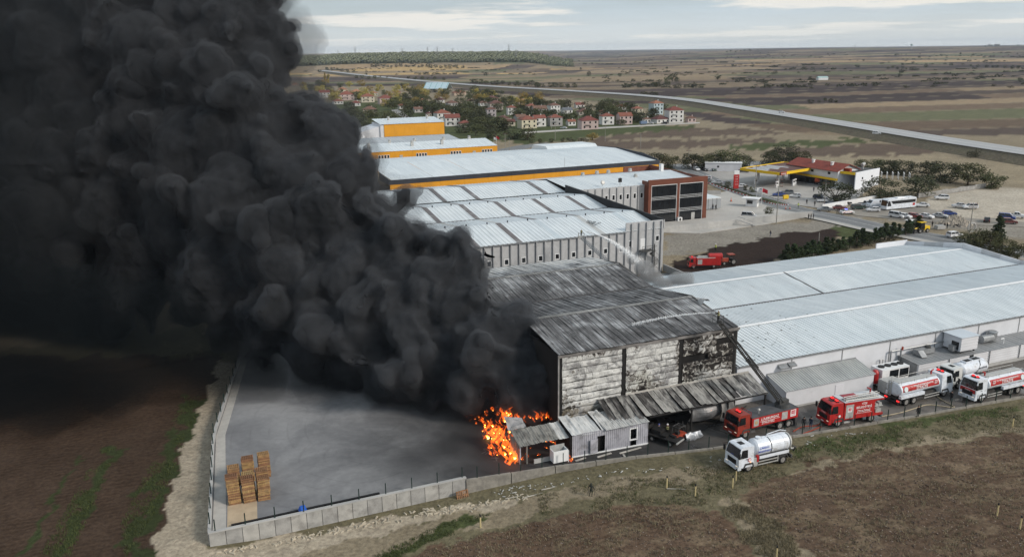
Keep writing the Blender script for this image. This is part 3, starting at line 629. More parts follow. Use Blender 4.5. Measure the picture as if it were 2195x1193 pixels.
# roof: one sheet per strip and slope
def rsheet(L, seed):
    r = random.Random(seed); ox = r.uniform(0, 90); mb = MB(); nb = 7
    prof = [(0, 0), (.05, .07), (.10, 0), (.90, 0), (.95, 0), (1.0, 0)]
    vs = []
    for j in range(nb + 1):
        v = j / nb
        for x, z in prof: vs.append((x, v * L, z + .10 * noise.noise((ox + x * 1.2, v * 4, 0)) * math.sin(math.pi * v)))
    m = len(prof); mb.add(vs, [(j*m+i, j*m+i+1, (j+1)*m+i+1, (j+1)*m+i) for j in range(nb) for i in range(m-1)]); return mb
SL = 11.45; RV = [rsheet(SL, 40 + k).mesh('roof_sheet', M_sootroof) for k in range(7)]
for i in range(4):
    (b0, z0), (b1, z1) = EV[i], EV[i+1]; L = math.hypot(b1-b0, z1-z0); ang = math.atan2(z1-z0, b1-b0); n = 28
    for k in range(n):
        sc = (A1 - A0 + .2) / n
        put('roof_sheet', RV[ri.randrange(7)], bw, (A0 - .1 + k * sc, b0 - .08, z0 + .06 + ri.uniform(0, .05)), (ang, 0, 0), (sc, L / SL, 1))
obj('roof_deck', MB().add([(A0, b, z - .06) for b, z in EV] + [(A1 - .1, b, z - .06) for b, z in EV], [(i, i+1, 6+i, 5+i) for i in range(4)]), M_sooty, bw)
M_ridge = pm('sooty_ridge_cap', (.22,.22,.215), .6, .5, .25, dirt=(.06,.06,.06), dscale=.3)
for b, z in (EV[1], EV[3]):
    mb = MB(); n = 28
    for k in range(n): mb.prismx([(b-.5, z+.08), (b, z+.22), (b+.5, z+.08), (b, z+.10)], A0 + k, A0 + k + .97)
    obj('ridge_cap', mb, M_ridge, bw)
obj('valley_gutter', MB().box(A0, A1, 24.95, 25.45, 12.02, 12.16), M_gut, bw)
obj('eave_trim', MB().grid(lambda u, v: (A0 - .2 + u * 28.4, BF - .16 - .06 * v + .03 * noise.noise((u * 30, 0, 0)), 11.62 + .42 * v + .10 * noise.noise((u * 14, v, 3))), 60, 1), pm('burnt_eave', (.20,.19,.185), .7, .45, .5, dirt=(.05,.048,.046), dscale=.35), bw)
# front canopy on the warehouse
cn = site_thing('front_canopy', 'long scorched lean-to canopy of buckled ribbed sheets along the burnt warehouse front', 'canopy')
M_canopy = M_sootroof
ck = random.Random(9)
t = NT('scorched_canopy'); p = t.pos(rotz=-SROT); n1 = t.noise(t.pos((1.4,.5,1), rotz=-SROT), 1.0, 6, .65, .4); oi = t.n('ShaderNodeObjectInfo')
kk = t.math('ADD', n1, t.math('MULTIPLY', t.math('SUBTRACT', oi.outputs['Random'], .5), .3))
M_canopy = t.bsdf(t.ramp(kk, [(.3, (.34,.33,.31)), (.45, (.20,.195,.185)), (.56, (.085,.08,.078)), (.7, (.028,.026,.025))]), .6, .1, t.bump(n1, .3, .1), .3)
for k in range(26):
    a0 = 6.6 + k * .95
    drop = .45 * max(0, 1 - (a0 - 6.6) / 7) + .10 * math.sin(a0 * .9)
    CV = MB(); bend = ck.uniform(-.12, .12)
    CV.grid(lambda u, v: (a0 + u * .93, -2.5 + v * 4.7, 3.55 - drop * (1-v) + v * 1.35 + (.09 if u < .12 else 0) + bend * math.sin(v * 3.1) * .6 - .1 * (1-v) * math.sin(a0 * 2.1) + .05 * noise.noise((a0, u * 3, v * 3))), 5, 6)
    obj('roof_sheet', CV, M_canopy, cn)
obj('eave_beam', MB().tube([(12, -2.35, 3.25), (20, -2.35, 3.3), (31.2, -2.35, 3.4)], .12), M_sooty, cn)
obj('wall_rail', MB().box(10.9, 31.2, 2.02, 2.2, 4.85, 5.05), pm('pale_rail', (.42,.40,.37), .7, .3, .4), cn)
for a in (18.7, 24.6, 30.9):
    obj('post', MB().box(a-.11, a+.11, -2.3, -2.1, 0, 3.3), M_sooty, cn)
obj('backing_wall', MB().box(11.6, 31.4, 2.75, 2.95, 0, 4.8), M_sooty, cn)
def drape(a0, a1, b, z0, z1, seed, bulge=.8):
    return MB().grid(lambda u, v: (a0 + (a1-a0)*u + .2*noise.noise((seed, u*3, v*3)), b - bulge*math.sin(math.pi*(1-v))*(.4+.6*noise.noise((seed+3, u*2.5, 1))) , z0 + (z1-z0)*v - .35*math.sin(math.pi*u)*(1-v) + .15*noise.noise((seed, u*5, v*2))), 14, 8)
M_bent = pm('bent_sheet_sooty', (.24,.24,.245), .5, .4, .5, metal=.3, dirt=(.05,.05,.05), dscale=.5)
s = obj('fallen_sheet', drape(18.9, 24.2, -1.2, .9, 2.9, 4, 1.4), M_bent); s.location = (O.x, O.y, 0); s.rotation_euler = (0,0,SROT); tag(s, 'sagging sooty metal sheet hanging under the canopy beside the ladder truck', 'metal sheet')
s = obj('torn_sheet', drape(23.6, 25.6, -2.0, .5, 3.2, 8, .7), pm('torn_sheet_grey', (.20,.195,.19), .6, .5, .8, dirt=(.05,.05,.05), dscale=.6)); s.location = (O.x, O.y, 0); s.rotation_euler = (0,0,SROT); tag(s, 'torn grey sheet dangling from the canopy edge above the red cab', 'metal sheet')
s = obj('crumpled_sheet', drape(16.2, 18.6, -4.6, .1, 1.1, 12, .8), pm('crumpled_zinc', (.40,.42,.45), .45, .3, .9, metal=.3, dirt=(.15,.15,.15), dscale=.8)); s.location = (O.x, O.y, 0); s.rotation_euler = (0,0,SROT); tag(s, 'crumpled zinc sheet lying against the burnt forklift', 'metal sheet')
# ---------------------------------------------------------------- front shed
sh = site_thing('front_shed', 'low grey ribbed-sheet shed with collapsed roof and open burning end', 'shed')
M_shed = pm('shed_siding', (.36,.36,.40), .6, .2, .8, dirt=(.16,.155,.16), dscale=.7)
M_shedroof = pm('shed_roof_sheet', (.46,.46,.45), .55, .2, .7, dirt=(.18,.175,.17), dscale=.5)
M_sheddark = pm('shed_roof_scorched', (.20,.195,.18), .6, .35, .7, dirt=(.08,.075,.07), dscale=.6)
def siding(a0, a1, b0, b1, z0, z1, pitch=.28):
    mb = MB(); n = int((a1-a0)/pitch); f = lambda a: b0 + (b1-b0)*(a-a0)/(a1-a0)
    prof = []
    for k in range(n):
        s_ = a0 + (a1-a0)*k/n; w_ = (a1-a0)/n; prof += [(s_, 0), (s_+w_*.6, 0), (s_+w_*.7, -.045), (s_+w_*.9, -.045)]
    prof.append((a1, 0)); m = len(prof)
    return mb.add([(a, f(a)+d, z0) for a, d in prof] + [(a, f(a)+d, z1) for a, d in prof], [(k, k+1, m+k+1, m+k) for k in range(m-1)])
for a0, a1 in ((.5, 4.0), (5.1, 8.75), (9.65, 11.3)):
    obj('siding', siding(a0, a1, -2.75 - .45*(a0-.5)/10.8, -2.75 - .45*(a1-.5)/10.8, .15, 3.15), M_shed, sh)
for a0, a1, z in ((4.0, 5.1, 2.35), (8.75, 9.65, 2.5)):
    obj('siding', siding(a0, a1, -2.75 - .45*(a0-.5)/10.8, -2.75 - .45*(a1-.5)/10.8, z, 3.15), M_shed, sh)
    obj('doorway', MB().box(a0, a1, -2.4, -2.35, .1, z), M_sooty, sh)
obj('door_frame', MB().box(8.6, 8.75, -3.14, -3.0, .9, 2.6).box(9.65, 9.8, -3.18, -3.04, .9, 2.6).box(8.6, 9.8, -3.16, -3.02, 2.5, 2.65).box(8.6, 9.8, -3.16, -3.02, .9, 1.05), M_frame, sh)
obj('open_door', MB().box(2.9, 3.95, -3.15, -3.05, .2, 2.1), M_shed, sh)
obj('end_wall', MB().box(11.2, 11.32, -3.2, 1.4, .0, 3.2), M_shed, sh)
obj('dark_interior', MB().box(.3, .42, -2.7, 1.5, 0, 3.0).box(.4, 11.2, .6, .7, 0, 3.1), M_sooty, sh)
obj('base_trim', MB().hexa([(.45,-2.85,0),(11.35,-3.32,0),(11.35,-3.2,0),(.45,-2.73,0),(.45,-2.85,.16),(11.35,-3.32,.16),(11.35,-3.2,.16),(.45,-2.73,.16)]), M_frame, sh)
def sagroof(a0, a1, bf, bb, zf, zb, sag, seed, n=10):
    return MB().grid(lambda u, v: (a0+(a1-a0)*u, bf+(bb-bf)*v, zf+(zb-zf)*v - sag*math.sin(math.pi*u)*(.5+.5*v) + .12*noise.noise((seed, u*4, v*3)) + (.06 if int(u*n*2) % 2 else 0)), n*2, 6)
for k in range(5):
    obj('roof_sheet', sagroof(-6.5 + k*1.36, -6.5 + (k+1)*1.36 - .03, -2.3, 1.0, 2.75 - .05*abs(k-2), 3.5, .10, k, 4), M_sheddark if k < 4 else M_shedroof, sh)
for k in range(4):
    obj('roof_sheet', sagroof(.35 + k*1.45, .35 + (k+1)*1.45 - .03, -2.95, 1.3, 3.15 - .28*math.sin(k*.9), 4.0 - .5*math.sin(k*1.0), .12, 20+k, 3), pm('fallen_white_sheet', (.52,.53,.53), .5, .15, .6, dirt=(.28,.27,.26), dscale=.5), sh)
for k in range(7):
    obj('roof_sheet', sagroof(5.0 + k*.92, 5.0 + (k+1)*.92 - .02, -3.45, .9, 3.2, 3.75, .03, 40+k, 3), M_shedroof, sh)
obj('post', MB().box(-6.3, -6.15, -1.75, -1.6, 0, 2.75), M_shed, sh); obj('post', MB().box(-5.5, -5.35, -2.0, -1.85, 0, 2.75), M_sheddark, sh)
obj('end_cladding', MB().grid(lambda u, v: (-6.25 + .3*noise.noise((u*3, v*2, 7)), -1.6 + u*3.4, .1 + v*2.6), 8, 6), M_sheddark, sh)
obj('bent_gable', MB().grid(lambda u, v: (-6.6 + u*2.6, 1.2 + v*1.6 + .4*u, 3.3 + 1.4*v*(1-u*.6) + .3*noise.noise((u*3, v*3, 2))), 8, 6), pm('bent_gable_grey', (.26,.26,.27), .6, .35, .7, dirt=(.08,.08,.08), dscale=.6), sh)
obj('knee_wall', MB().box(-4.6, -1.7, -2.35, -2.15, 0, .55), M_conc, sh)
# ---------------------------------------------------------------- white hall on the right
wh = site_thing('white_hall', 'long low white hall with pale ribbed double-pitched roof beside the fire trucks', 'industrial hall')
RE = lambda b: 118.0 + (26 - b) * .29
FB = 2.35
secs = [(FB, 6.0, 13.6, 7.3), (13.6, 7.3, 26, 6.0), (26, 6.0, 37.2, 7.3), (37.2, 7.3, 49, 6.0)]
for i, (b0, z0, b1, z1) in enumerate(secs):
    aL = 29.6; aR = RE(26)
    sk = lambda bb: (lambda a: a + (a - aL) / (aR - aL) * (RE(bb) - aR))
    if i >= 2:      # older wing: two roofs meeting at a joint
        for a0, a1, dz in ((aL, 66.5, .0), (66.5, aR, .06)):
            obj('roof_sheet', corr(a0, a1, b0, b1, z0 + dz, z1 + dz, .45 if a0 < 60 else .66, .07, sk(b0), sk(b1)), M_roofw, wh)
    else:
        obj('roof_sheet', corr(aL, aR, b0 - (.25 if i == 0 else 0), b1, z0 - (.03 if i == 0 else 0), z1, .66, .075, sk(b0), sk(b1)), M_roofw, wh)
for b, z in ((13.6, 7.3), (37.2, 7.3)):
    obj('ridge_cap', MB().prismx([(b-.45, z+.05), (b, z+.16), (b+.45, z+.05), (b, z+.02)], 29.6, RE(b)), M_white, wh)
obj('valley_gutter', MB().box(29.6, RE(26)-.5, 25.75, 26.2, 6.0, 6.1), M_gut, wh)
obj('joint_strip', MB().hexa([(66.3,26.2,6.08),(66.6,26.2,6.08),(66.6,37.2,7.4),(66.3,37.2,7.4),(66.3,26.2,6.14),(66.6,26.2,6.14),(66.6,37.2,7.46),(66.3,37.2,7.46)]), M_gut, wh)
for k in range(10):
    a0 = 29.6 + k * 9.6; a1 = min(a0 + 9.5, RE(FB))
    obj('wall_panel', MB().box(a0, a1, FB, FB + .25, 0, 5.78), M_panelw, wh)
    obj('joint_cover', MB().box(a1 - .02, a1 + .14, FB - .05, FB + .05, 0, 5.7), M_steel, wh)
obj('eave_gutter', MB().box(29.6, RE(FB), FB - .28, FB + .1, 5.72, 5.92), M_steel, wh)
obj('rear_wall', MB().box(29.6, RE(49), 48.8, 49.0, 0, 5.9), M_panelw, wh)
obj('side_wall', MB().box(29.4, 29.58, FB, 49, 0, 5.9), M_panelw, wh)
for i in range(2):                                  # gabled end parapet
    b0, b1, b2 = (FB, 13.6, 26) if i == 0 else (26, 37.2, 49.2)
    for c0, c1, zz0, zz1 in ((b0, b1, 6.9, 8.6), (b1, b2, 8.6, 6.9)):
        for q in range(3):
            u0, u1 = q / 3, (q + 1) / 3 - .004; e0, e1 = c0 + (c1-c0)*u0, c0 + (c1-c0)*u1
            obj('parapet_panel', MB().hexa([(RE(e0),e0,0),(RE(e0)+.25,e0,0),(RE(e1)+.25,e1,0),(RE(e1),e1,0),(RE(e0),e0,zz0+(zz1-zz0)*u0),(RE(e0)+.25,e0,zz0+(zz1-zz0)*u0),(RE(e1)+.25,e1,zz0+(zz1-zz0)*u1),(RE(e1),e1,zz0+(zz1-zz0)*u1)]), M_panelw if (q + i) % 2 else pm('grey_panel', (.46,.47,.49), .7, .08), wh)
obj('parapet_return', MB().box(RE(49)-9, RE(49)+.2, 49.02, 49.25, 0, 7.2), M_panelw, wh)
obj('vent_hood', MB().prismx([(FB-.75,4.55),(FB-.75,4.75),(FB,5.15),(FB,4.55)], 36.6, 38.1), M_steel, wh); obj('vent_hood', MB().prismx([(FB-.75,4.65),(FB-.75,4.85),(FB,5.2),(FB,4.65)], 38.3, 39.6), M_steel, wh)
# scattered burnt scraps on the roof
ri2 = random.Random(5); mb = MB()
for k in range(70):
    a = 30.2 + abs(ri2.gauss(0, 7)); b = ri2.uniform(3, 24); z = np.interp(b, [FB, 13.6, 26], [6.0, 7.3, 6.0]) + .09; s_ = ri2.uniform(.05, .22)
    mb.box(a, a + s_ * ri2.uniform(.6, 2), b, b + s_, z, z + .05)
o = obj('soot_debris', mb, M_sooty); o.location, o.rotation_euler = (O.x, O.y, 0), (0, 0, SROT); tag(o, 'black burnt scraps scattered over the white hall roof', 'debris', kind='stuff')
# lean-to beside the ladder
lt = site_thing('lean_to', 'white lean-to store with ribbed grey roof under the fire ladder', 'shed')
obj('front_wall', MB().box(35.0, 51.3, -1.75, -1.55, .3, 2.75), M_panelw, lt); obj('plinth', MB().box(34.95, 51.35, -1.82, -1.5, 0, .3), M_conc, lt)
obj('end_wall', MB().prismx([(-1.56,0),(FB-.02,0),(FB-.02,3.7),(-1.56,2.75)], 51.1, 51.3), M_panelw, lt); obj('end_wall', MB().prismx([(-1.56,0),(FB-.02,0),(FB-.02,3.7),(-1.56,2.75)], 35.0, 35.2), M_panelw, lt)
obj('roof_sheet', corr(34.7, 51.5, -2.0, FB, 2.78, 3.85, .45, .06), roof_mat('lean_to_roof', (.40,.41,.40), (.48,.48,.47), None, .75), lt)
obj('door', MB().box(44.0, 45.6, -1.80, -1.74, .3, 2.2), pm('faint_door', (.63,.64,.68), .6, .04), lt); obj('top_flashing', MB().box(34.7, 51.5, FB - .12, FB - .02, 3.8, 4.0), M_steel, lt)
# annex with flat grey roof and ribbed white wall
ax = site_thing('annex', 'low white ribbed annex with flat grey roof along the white hall', 'annex')
mb = MB()
for k in range(11): mb.box(60.4, 112, -1.62 - (.05 if k % 2 else 0), -1.35, .55 + k * .2, .55 + k * .2 + .2)
obj('ribbed_wall', mb, M_rib, ax); obj('plinth', MB().box(60.35, 112, -1.75, -1.3, 0, .55), M_conc, ax)
obj('end_wall', MB().prismx([(-1.36,0),(FB-.02,0),(FB-.02,2.95),(-1.36,2.75)], 60.4, 60.6), M_steel, ax)
obj('flat_roof', corr(60.2, 112, -1.8, FB - .02, 2.78, 3.0, .9, .04), roof_mat('annex_roof', (.24,.245,.25), (.32,.32,.325), None, .6), ax)
for a in (66.7, 75.6, 82.5, 90): obj('downpipe', MB().cyl((a, -1.76, .5), (a, -1.76, 2.8), .07), M_steel, ax)
obj('window', MB().box(71.2, 72.0, -1.72, -1.66, 1.6, 2.65), M_glass, ax)
un = site_thing('plant_cabin', 'white ribbed plant cabin standing on the annex roof', 'plant cabin')
mb = MB(); mb.box(69.4, 73.0, -1.2, 2.0, 3.35, 5.6)
obj('body', mb, M_panelw, un)
mb = MB()
for k in range(9): mb.box(69.36, 73.04, -1.30 - (.04 if k % 2 else 0), -1.2, 3.4 + k*.24, 3.4 + (k+1)*.24)
obj('ribbed_front', mb, M_rib, un); obj('roof', MB().box(69.2, 73.2, -1.45, 2.2, 5.62, 5.72), pm('cabin_roof', (.50,.55,.60), .5, .05), un)
obj('side_opening', MB().box(69.34, 69.4, -.9, .4, 3.5, 4.8), M_glass, un); obj('fan_unit', MB().box(68.6, 69.3, -.6, .3, 3.35, 4.2), M_steel, un)
for a in (69.7, 72.6): obj('foot', MB().box(a, a+.2, -1.1, -.9, 3.0, 3.36), M_black, un)
dk = site_thing('roof_duct', 'grey zinc duct with round bend on the annex roof beside the plant cabin', 'duct')
obj('duct_body', MB().box(62.6, 66.2, .7, 1.7, 3.1, 3.9), M_steel, dk); obj('elbow', MB().prismx([(-.2,3.05),(.75,3.9),(.75,3.1)], 62.6, 63.7), M_steel, dk); obj('outlet', MB().cyl((65.2,1.2,3.9),(65.2,1.2,4.25),.5,.4,10), M_grate, dk)
dk = site_thing('round_duct', 'round zinc extractor drum on the annex roof at the frame edge', 'duct')
obj('drum', MB().cyl((76.6,.9,3.7),(79.0,.9,3.7),.62,None,12), M_steel, dk); obj('fan_housing', MB().cyl((79.6,1.3,3.0),(79.6,1.3,4.5),.75,.75,12), M_steel, dk); obj('cap', MB().cyl((79.6,1.3,4.5),(79.6,1.3,4.65),.85,.6,12), M_steel, dk); obj('stub_pipe', MB().tube([(79.9,-.6,3.0),(79.9,-.6,3.9),(79.2,-.6,3.9)],.08), M_white, dk)
pp = site_thing('pipe_run', 'grey pipework along the white hall wall above the chiller', 'pipes')
obj('pipe', MB().tube([(58.2,FB-.5,.4),(58.2,FB-.5,4.1),(69.3,FB-.5,4.1)],.12), M_steel, pp); obj('pipe', MB().tube([(60.3,FB-.5,.4),(60.3,FB-.5,3.9)],.14), M_steel, pp); obj('valve', MB().cyl((60.3,FB-.7,4.1),(60.3,FB-.7,4.6),.16), M_rust, pp); obj('pipe', MB().tube([(56.2,FB-.3,.5),(56.2,FB-.3,2.9),(56.9,FB-.3,2.9),(56.9,FB-.3,.5)],.06), M_steel, pp)
ch = site_thing('chiller', 'white box chiller with four roof fans and dark grilles beside the annex', 'chiller')
obj('body', MB().box(53.0,58.4,-1.7,.6,.3,3.0), M_white, ch); obj('skid', MB().box(53,58.4,-1.6,.5,0,.3), M_grate, ch)
for a in (53.9,55.2,56.5,57.7): obj('fan', MB().cyl((a,-.5,3.0),(a,-.5,3.18),.5,.5,12), M_black, ch)
for a0 in (54.5,56.5): obj('grille', MB().box(a0,a0+1.75,-1.74,-1.69,1.4,2.75), M_glass, ch)
bx_ = site_thing('generator', 'grey box generator between the lean-to and the chiller', 'generator')
obj('housing', MB().box(51.8,54.6,-4.0,-2.2,.25,2.1), M_alu, bx_); obj('skid', MB().box(51.9,54.5,-3.9,-2.3,0,.25), M_black, bx_); obj('panel', MB().box(53.2,54.4,-4.03,-4.0,.5,1.9), pm('generator_door', (.46,.46,.46), .5, .08), bx_)
tk = site_thing('red_tank', 'round red pressure tank behind the generator', 'tank')
obj('vessel', MB().cyl((52.4,-.9,.9),(52.4,-.9,2.6),.55,.55,14).cyl((52.4,-.9,2.6),(52.4,-.9,2.95),.55,.25,14), M_red, tk)
for k in range(3): obj('leg', MB().cyl((52.4+.4*math.cos(k*2.1),-.9+.4*math.sin(k*2.1),0),(52.4+.4*math.cos(k*2.1),-.9+.4*math.sin(k*2.1),1),.05), M_black, tk)
# ---------------------------------------------------------------- grey precast hall
gh = site_thing('grey_hall', 'grey precast concrete hall with three-ridged white roof behind the burnt warehouse', 'industrial hall')
GF, GR = 71.5, 60.4
for k in range(22):                              # panels with a proud rib each
    a1 = 50.6 - k * 2.0; a0 = a1 - 2.0
    obj('wall_panel', MB().box(a0, a1 - .02, GF, GF + .25, 0, 10.3), M_preg, gh); obj('rib', MB().box(a1 - .32, a1 - .05, GF - .35, GF, 0, 10.1), M_preg2, gh)
    if k % 2 == 0: window(gh, a0 + .85, GF, 6.4, 1.15, 1.35)
for k in range(5):
    a0 = 50.6 + k * 1.96
    obj('wall_panel', MB().box(a0, a0 + 1.94, GF, GF + .25, 0, 12.3), M_preg, gh); obj('rib', MB().box(a0 + 1.3, a0 + 1.58, GF - .35, GF, 0, 12.1), M_preg2, gh)
window(gh, 51.9, GF, 7.4, 1.15, 1.6); window(gh, 58.9, GF, 8.1, 1.1, 1.4); obj('door', MB().box(54.4, 55.7, GF - .07, GF, 5.9, 8.4), M_frame, gh)
obj('side_wall', MB().box(GR - .1, GR + .15, GF, 123.4, 0, 10.2), M_preg, gh)
GP = [(GF, 10.4), (84.5, 12.2), (97.5, 10.7), (110.5, 12.2), (123.3, 10.7)]
obj('side_parapet', MB().prismx([(GF, 10.2), (GF, 12.4), (121.8, 12.9), (123.4, 12.9), (123.4, 10.2)], GR + .16, GR + .35), M_preg, gh)
obj('parapet_lining', MB().prismx([(GF + .26, 10.3), (GF + .26, 12.3), (123.3, 12.85), (123.3, 10.3)], GR - .02, GR + .155), M_parb, gh)
obj('parapet_cap', MB().hexa([(GR-.1,GF,12.31),(GR+.4,GF,12.31),(GR+.4,123.4,12.86),(GR-.1,123.4,12.86),(GR-.1,GF,12.44),(GR+.4,GF,12.44),(GR+.4,123.4,12.99),(GR-.1,123.4,12.99)]), M_parb, gh)
strips = [-15, -5, 5, 14.9, 24.6, 34.1, 44.8, 54.6]
M_strip = pm('brown_rooflight', (.13,.115,.115), .5, .25, .4, dirt=(.30,.30,.30), dscale=.3); M_strip2 = pm('grey_rooflight', (.46,.52,.56), .4, .1, .4); M_strip3 = pm('pale_rooflight', (.42,.43,.43), .5, .12, .4)
STR = {(0, 24.6): 0, (0, 34.1): 1, (0, 44.8): 2, (0, 54.6): 1}
for i in range(4):
    (b0, z0), (b1, z1) = GP[i], GP[i+1]; prev = -20.0
    for s_ in strips + [None]:
        e = (s_ - .65) if s_ is not None else GR - .1
        obj('roof_sheet', corr(prev, e, b0 - (.2 if i == 0 else 0), b1, z0, z1, 1.0, .07), M_roofg, gh)
        if s_ is not None:
            ty = STR.get((i, s_), 0) if i == 0 else (2 if (i == 1 and s_ < 30) or (i == 3 and s_ > 40) else 0)
            obj('rooflight', MB().hexa([(e,b0,z0-.02),(e+1.3,b0,z0-.02),(e+1.3,b1,z1-.02),(e,b1,z1-.02),(e,b0,z0+.04),(e+1.3,b0,z0+.04),(e+1.3,b1,z1+.04),(e,b1,z1+.04)]), (M_strip, M_strip2, M_strip3)[ty], gh)
            prev = e + 1.3
for b, z in (GP[1], GP[3]):
    for k in range(14): obj('ridge_vent', MB().cyl((-8 + k*5, b, z), (-8 + k*5, b, z + .4), .14, .18, 8), M_navy, gh)
obj('end_wall', MB().box(-20.2, -20, GF, 123.4, 0, 10.2), M_preg, gh)
obj('valley_gutter', MB().box(-20, GR-.1, 97.3, 97.7, 10.68, 10.80), M_gut, gh)
obj('eave_gutter', MB().box(-20, 50.6, GF-.4, GF-.05, 10.2, 10.36), M_steel, gh)
def text_mesh(s, size, mat, depth=.01, align='CENTER', bold=False):
    cu = bpy.data.curves.new('lettering', 'FONT'); cu.body = s; cu.size = size; cu.align_x = align; cu.align_y = 'CENTER'; cu.extrude = depth; cu.space_character = 1.08; cu.resolution_u = 2
    if bold: cu.offset = size * .012
    me = bake(bpy.data.objects.new('tmp', cu)); bpy.data.curves.remove(cu); me.materials.clear(); me.materials.append(mat); me.name = 'lettering'; return me
put('lettering', text_mesh('KEGİLİ', 1.9, M_grate, .02, bold=True), gh, (45.3, 79.4, 11.62), (R(7.9) * 0 + math.atan2(1.8, 13), 0, R(-80)))
# spiral escape stair
es = site_thing('escape_stair', 'dark steel spiral escape stair on the corner of the grey hall', 'staircase')
obj('pole', MB().cyl((57.3, GF-1.5, 0), (57.3, GF-1.5, 7.2), .12), M_grate, es)
for k in range(26):
    an = k * .42; z = .3 + k * .22
    obj('tread', MB().hexa([(57.3,GF-1.5,z),(57.3+1.1*math.cos(an),GF-1.5+1.1*math.sin(an),z),(57.3+1.1*math.cos(an+.42),GF-1.5+1.1*math.sin(an+.42),z),(57.3,GF-1.45,z),(57.3,GF-1.5,z+.06),(57.3+1.1*math.cos(an),GF-1.5+1.1*math.sin(an),z+.06),(57.3+1.1*math.cos(an+.42),GF-1.5+1.1*math.sin(an+.42),z+.06),(57.3,GF-1.45,z+.06)]), M_grate, es)
obj('handrail', MB().tube([(57.3+1.12*math.cos(k*.42), GF-1.5+1.12*math.sin(k*.42), 1.3+k*.22) for k in range(27)], .04, 4), M_grate, es)
obj('landing', MB().box(53.9, 57.0, GF-1.8, GF-.36, 5.7, 5.85), M_grate, es); obj('landing_rail', MB().tube([(53.9,GF-1.8,5.85),(53.9,GF-1.8,6.9),(57,GF-1.8,6.9),(57,GF-1.8,5.85)],.04,4).tube([(53.9,GF-1.8,6.4),(57,GF-1.8,6.4)],.03,4), M_grate, es)
for a in (54.1, 55.6): obj('bracket', MB().tube([(a,GF-1.7,5.7),(a,GF-.35,4.6)],.05,4), M_grate, es)
# ---------------------------------------------------------------- office hall with the black glazed front
of = site_thing('office_hall', 'grey ribbed hall with brown framed black glazed office front', 'office building')
OF = 117.2; OA, OB = 84.3, 104.6
for k in range(10):
    a0 = 61 + k * 2.33
    obj('wall_panel', MB().box(a0, a0 + 2.31, 119.6, 119.85, 0, 11.9), M_preg, of); obj('rib', MB().box(a0 + .1, a0 + .35, 119.3, 119.6, 0, 11.7), M_preg2, of)
    if k > 3 and k % 1 == 0 and k < 10: window(of, a0 + 1.45, 119.6, 8.9, 1.1, 1.7)
obj('facade_frame', MB().box(OA, OB, OF, OF+.5, 11.95, 13.5).box(OA, OA+.95, OF, OF+.5, 0, 11.95).box(OB-1.4, OB, OF, OF+.5, 0, 11.95).box(94.1, 94.9, OF, OF+.5, 0, 11.95), M_brown, of)
obj('facade_side', MB().box(OB-.3, OB+.02, OF+.5, 150, 0, 13.0), M_brown, of); obj('facade_return', MB().box(OA-.02, OA+.4, OF+.5, 121, 0, 13.0), M_brown, of)
for a0, a1 in ((85.25, 94.1), (94.9, 103.2)):
    for r_ in range(3):
        for c_ in range(4):
            w_ = (a1-a0)/4; obj('glass_panel', MB().box(a0+c_*w_+.03, a0+(c_+1)*w_-.03, OF+.25, OF+.3, .2 + r_*3.95 , r_*3.95 + 4.1), M_glass, of)
    for r_ in (1, 2):
        for q in range(3): obj('white_band', MB().box(a0, a1, OF+.12, OF+.24, r_*3.95 - .35 + q*.40, r_*3.95 - .28 + q*.40), M_frame, of)
    obj('white_frame', MB().box(a0, a1, OF+.1, OF+.24, 11.7, 11.9).box(a0, a0+.18, OF+.1, OF+.24, 0, 11.7).box(a1-.18, a1, OF+.1, OF+.24, 0, 11.7), M_frame, of)
obj('door', MB().box(99.4, 100.6, OF+.15, OF+.24, 0, 2.9), M_alu, of)
for a0, a1, b0, z0, b1, z1 in ((-20, GR+.5, 123.5, 10.9, 137, 12.4), (-20, GR+.5, 137, 12.4, 150, 10.9), (GR+.5, OB-.3, 119.6, 11.9, 137, 12.8), (GR+.5, OB-.3, 137, 12.8, 150, 11.0)):
    obj('roof_sheet', corr(a0, a1, b0, b1, z0, z1, 1.0, .07), M_roofg, of)
for a in (4.9, 14.9, 24.6, 34.1, 54.6):
    for b0, z0, b1, z1 in ((123.6, 10.95, 137, 12.45), (137, 12.45, 149.8, 10.95)): obj('rooflight', MB().hexa([(a-.6,b0,z0),(a+.6,b0,z0),(a+.6,b1,z1),(a-.6,b1,z1),(a-.6,b0,z0+.1),(a+.6,b0,z0+.1),(a+.6,b1,z1+.1),(a-.6,b1,z1+.1)]), M_strip, of)
obj('parapet', MB().box(OB-10, OB+.3, 149.8, 150.2, 0, 12.7).box(80, OB-10, 149.8, 150.2, 0, 11.2), M_brown, of)
for a, b, z in ((74, 139, 12.8), (80, 141, 12.7), (84, 141, 12.7), (93, 143, 12.4), (88, 131, 12.5)): obj('roof_fan', MB().box(a-.5, a+.5, b-.5, b+.5, z, z+.35).cyl((a,b,z+.3),(a,b,z+.9),.5,.55,10), M_alu, of)
obj('roof_duct', MB().box(100.3, 101.2, 136.2, 137.4, 12.7, 15.0), M_frame, of); obj('satellite_dish', MB().cyl((71.5,121.6,12.1),(71.5,121.6,13.2),.06).cyl((71.5,121.4,13.2),(71.5,121.2,13.3),.7,.5,12), M_alu, of); obj('antenna', MB().tube([(77.5,122,12),(77.5,122,14.2)],.06).box(77,78,121.8,122.2,12.8,14.0), M_black, of)
obj('end_wall', MB().box(-20.2, -20, 123.5, 150, 0, 10.7), M_preg, of); obj('rear_wall', MB().box(-20, 80, 149.7, 149.9, 0, 10.7), M_preg, of)
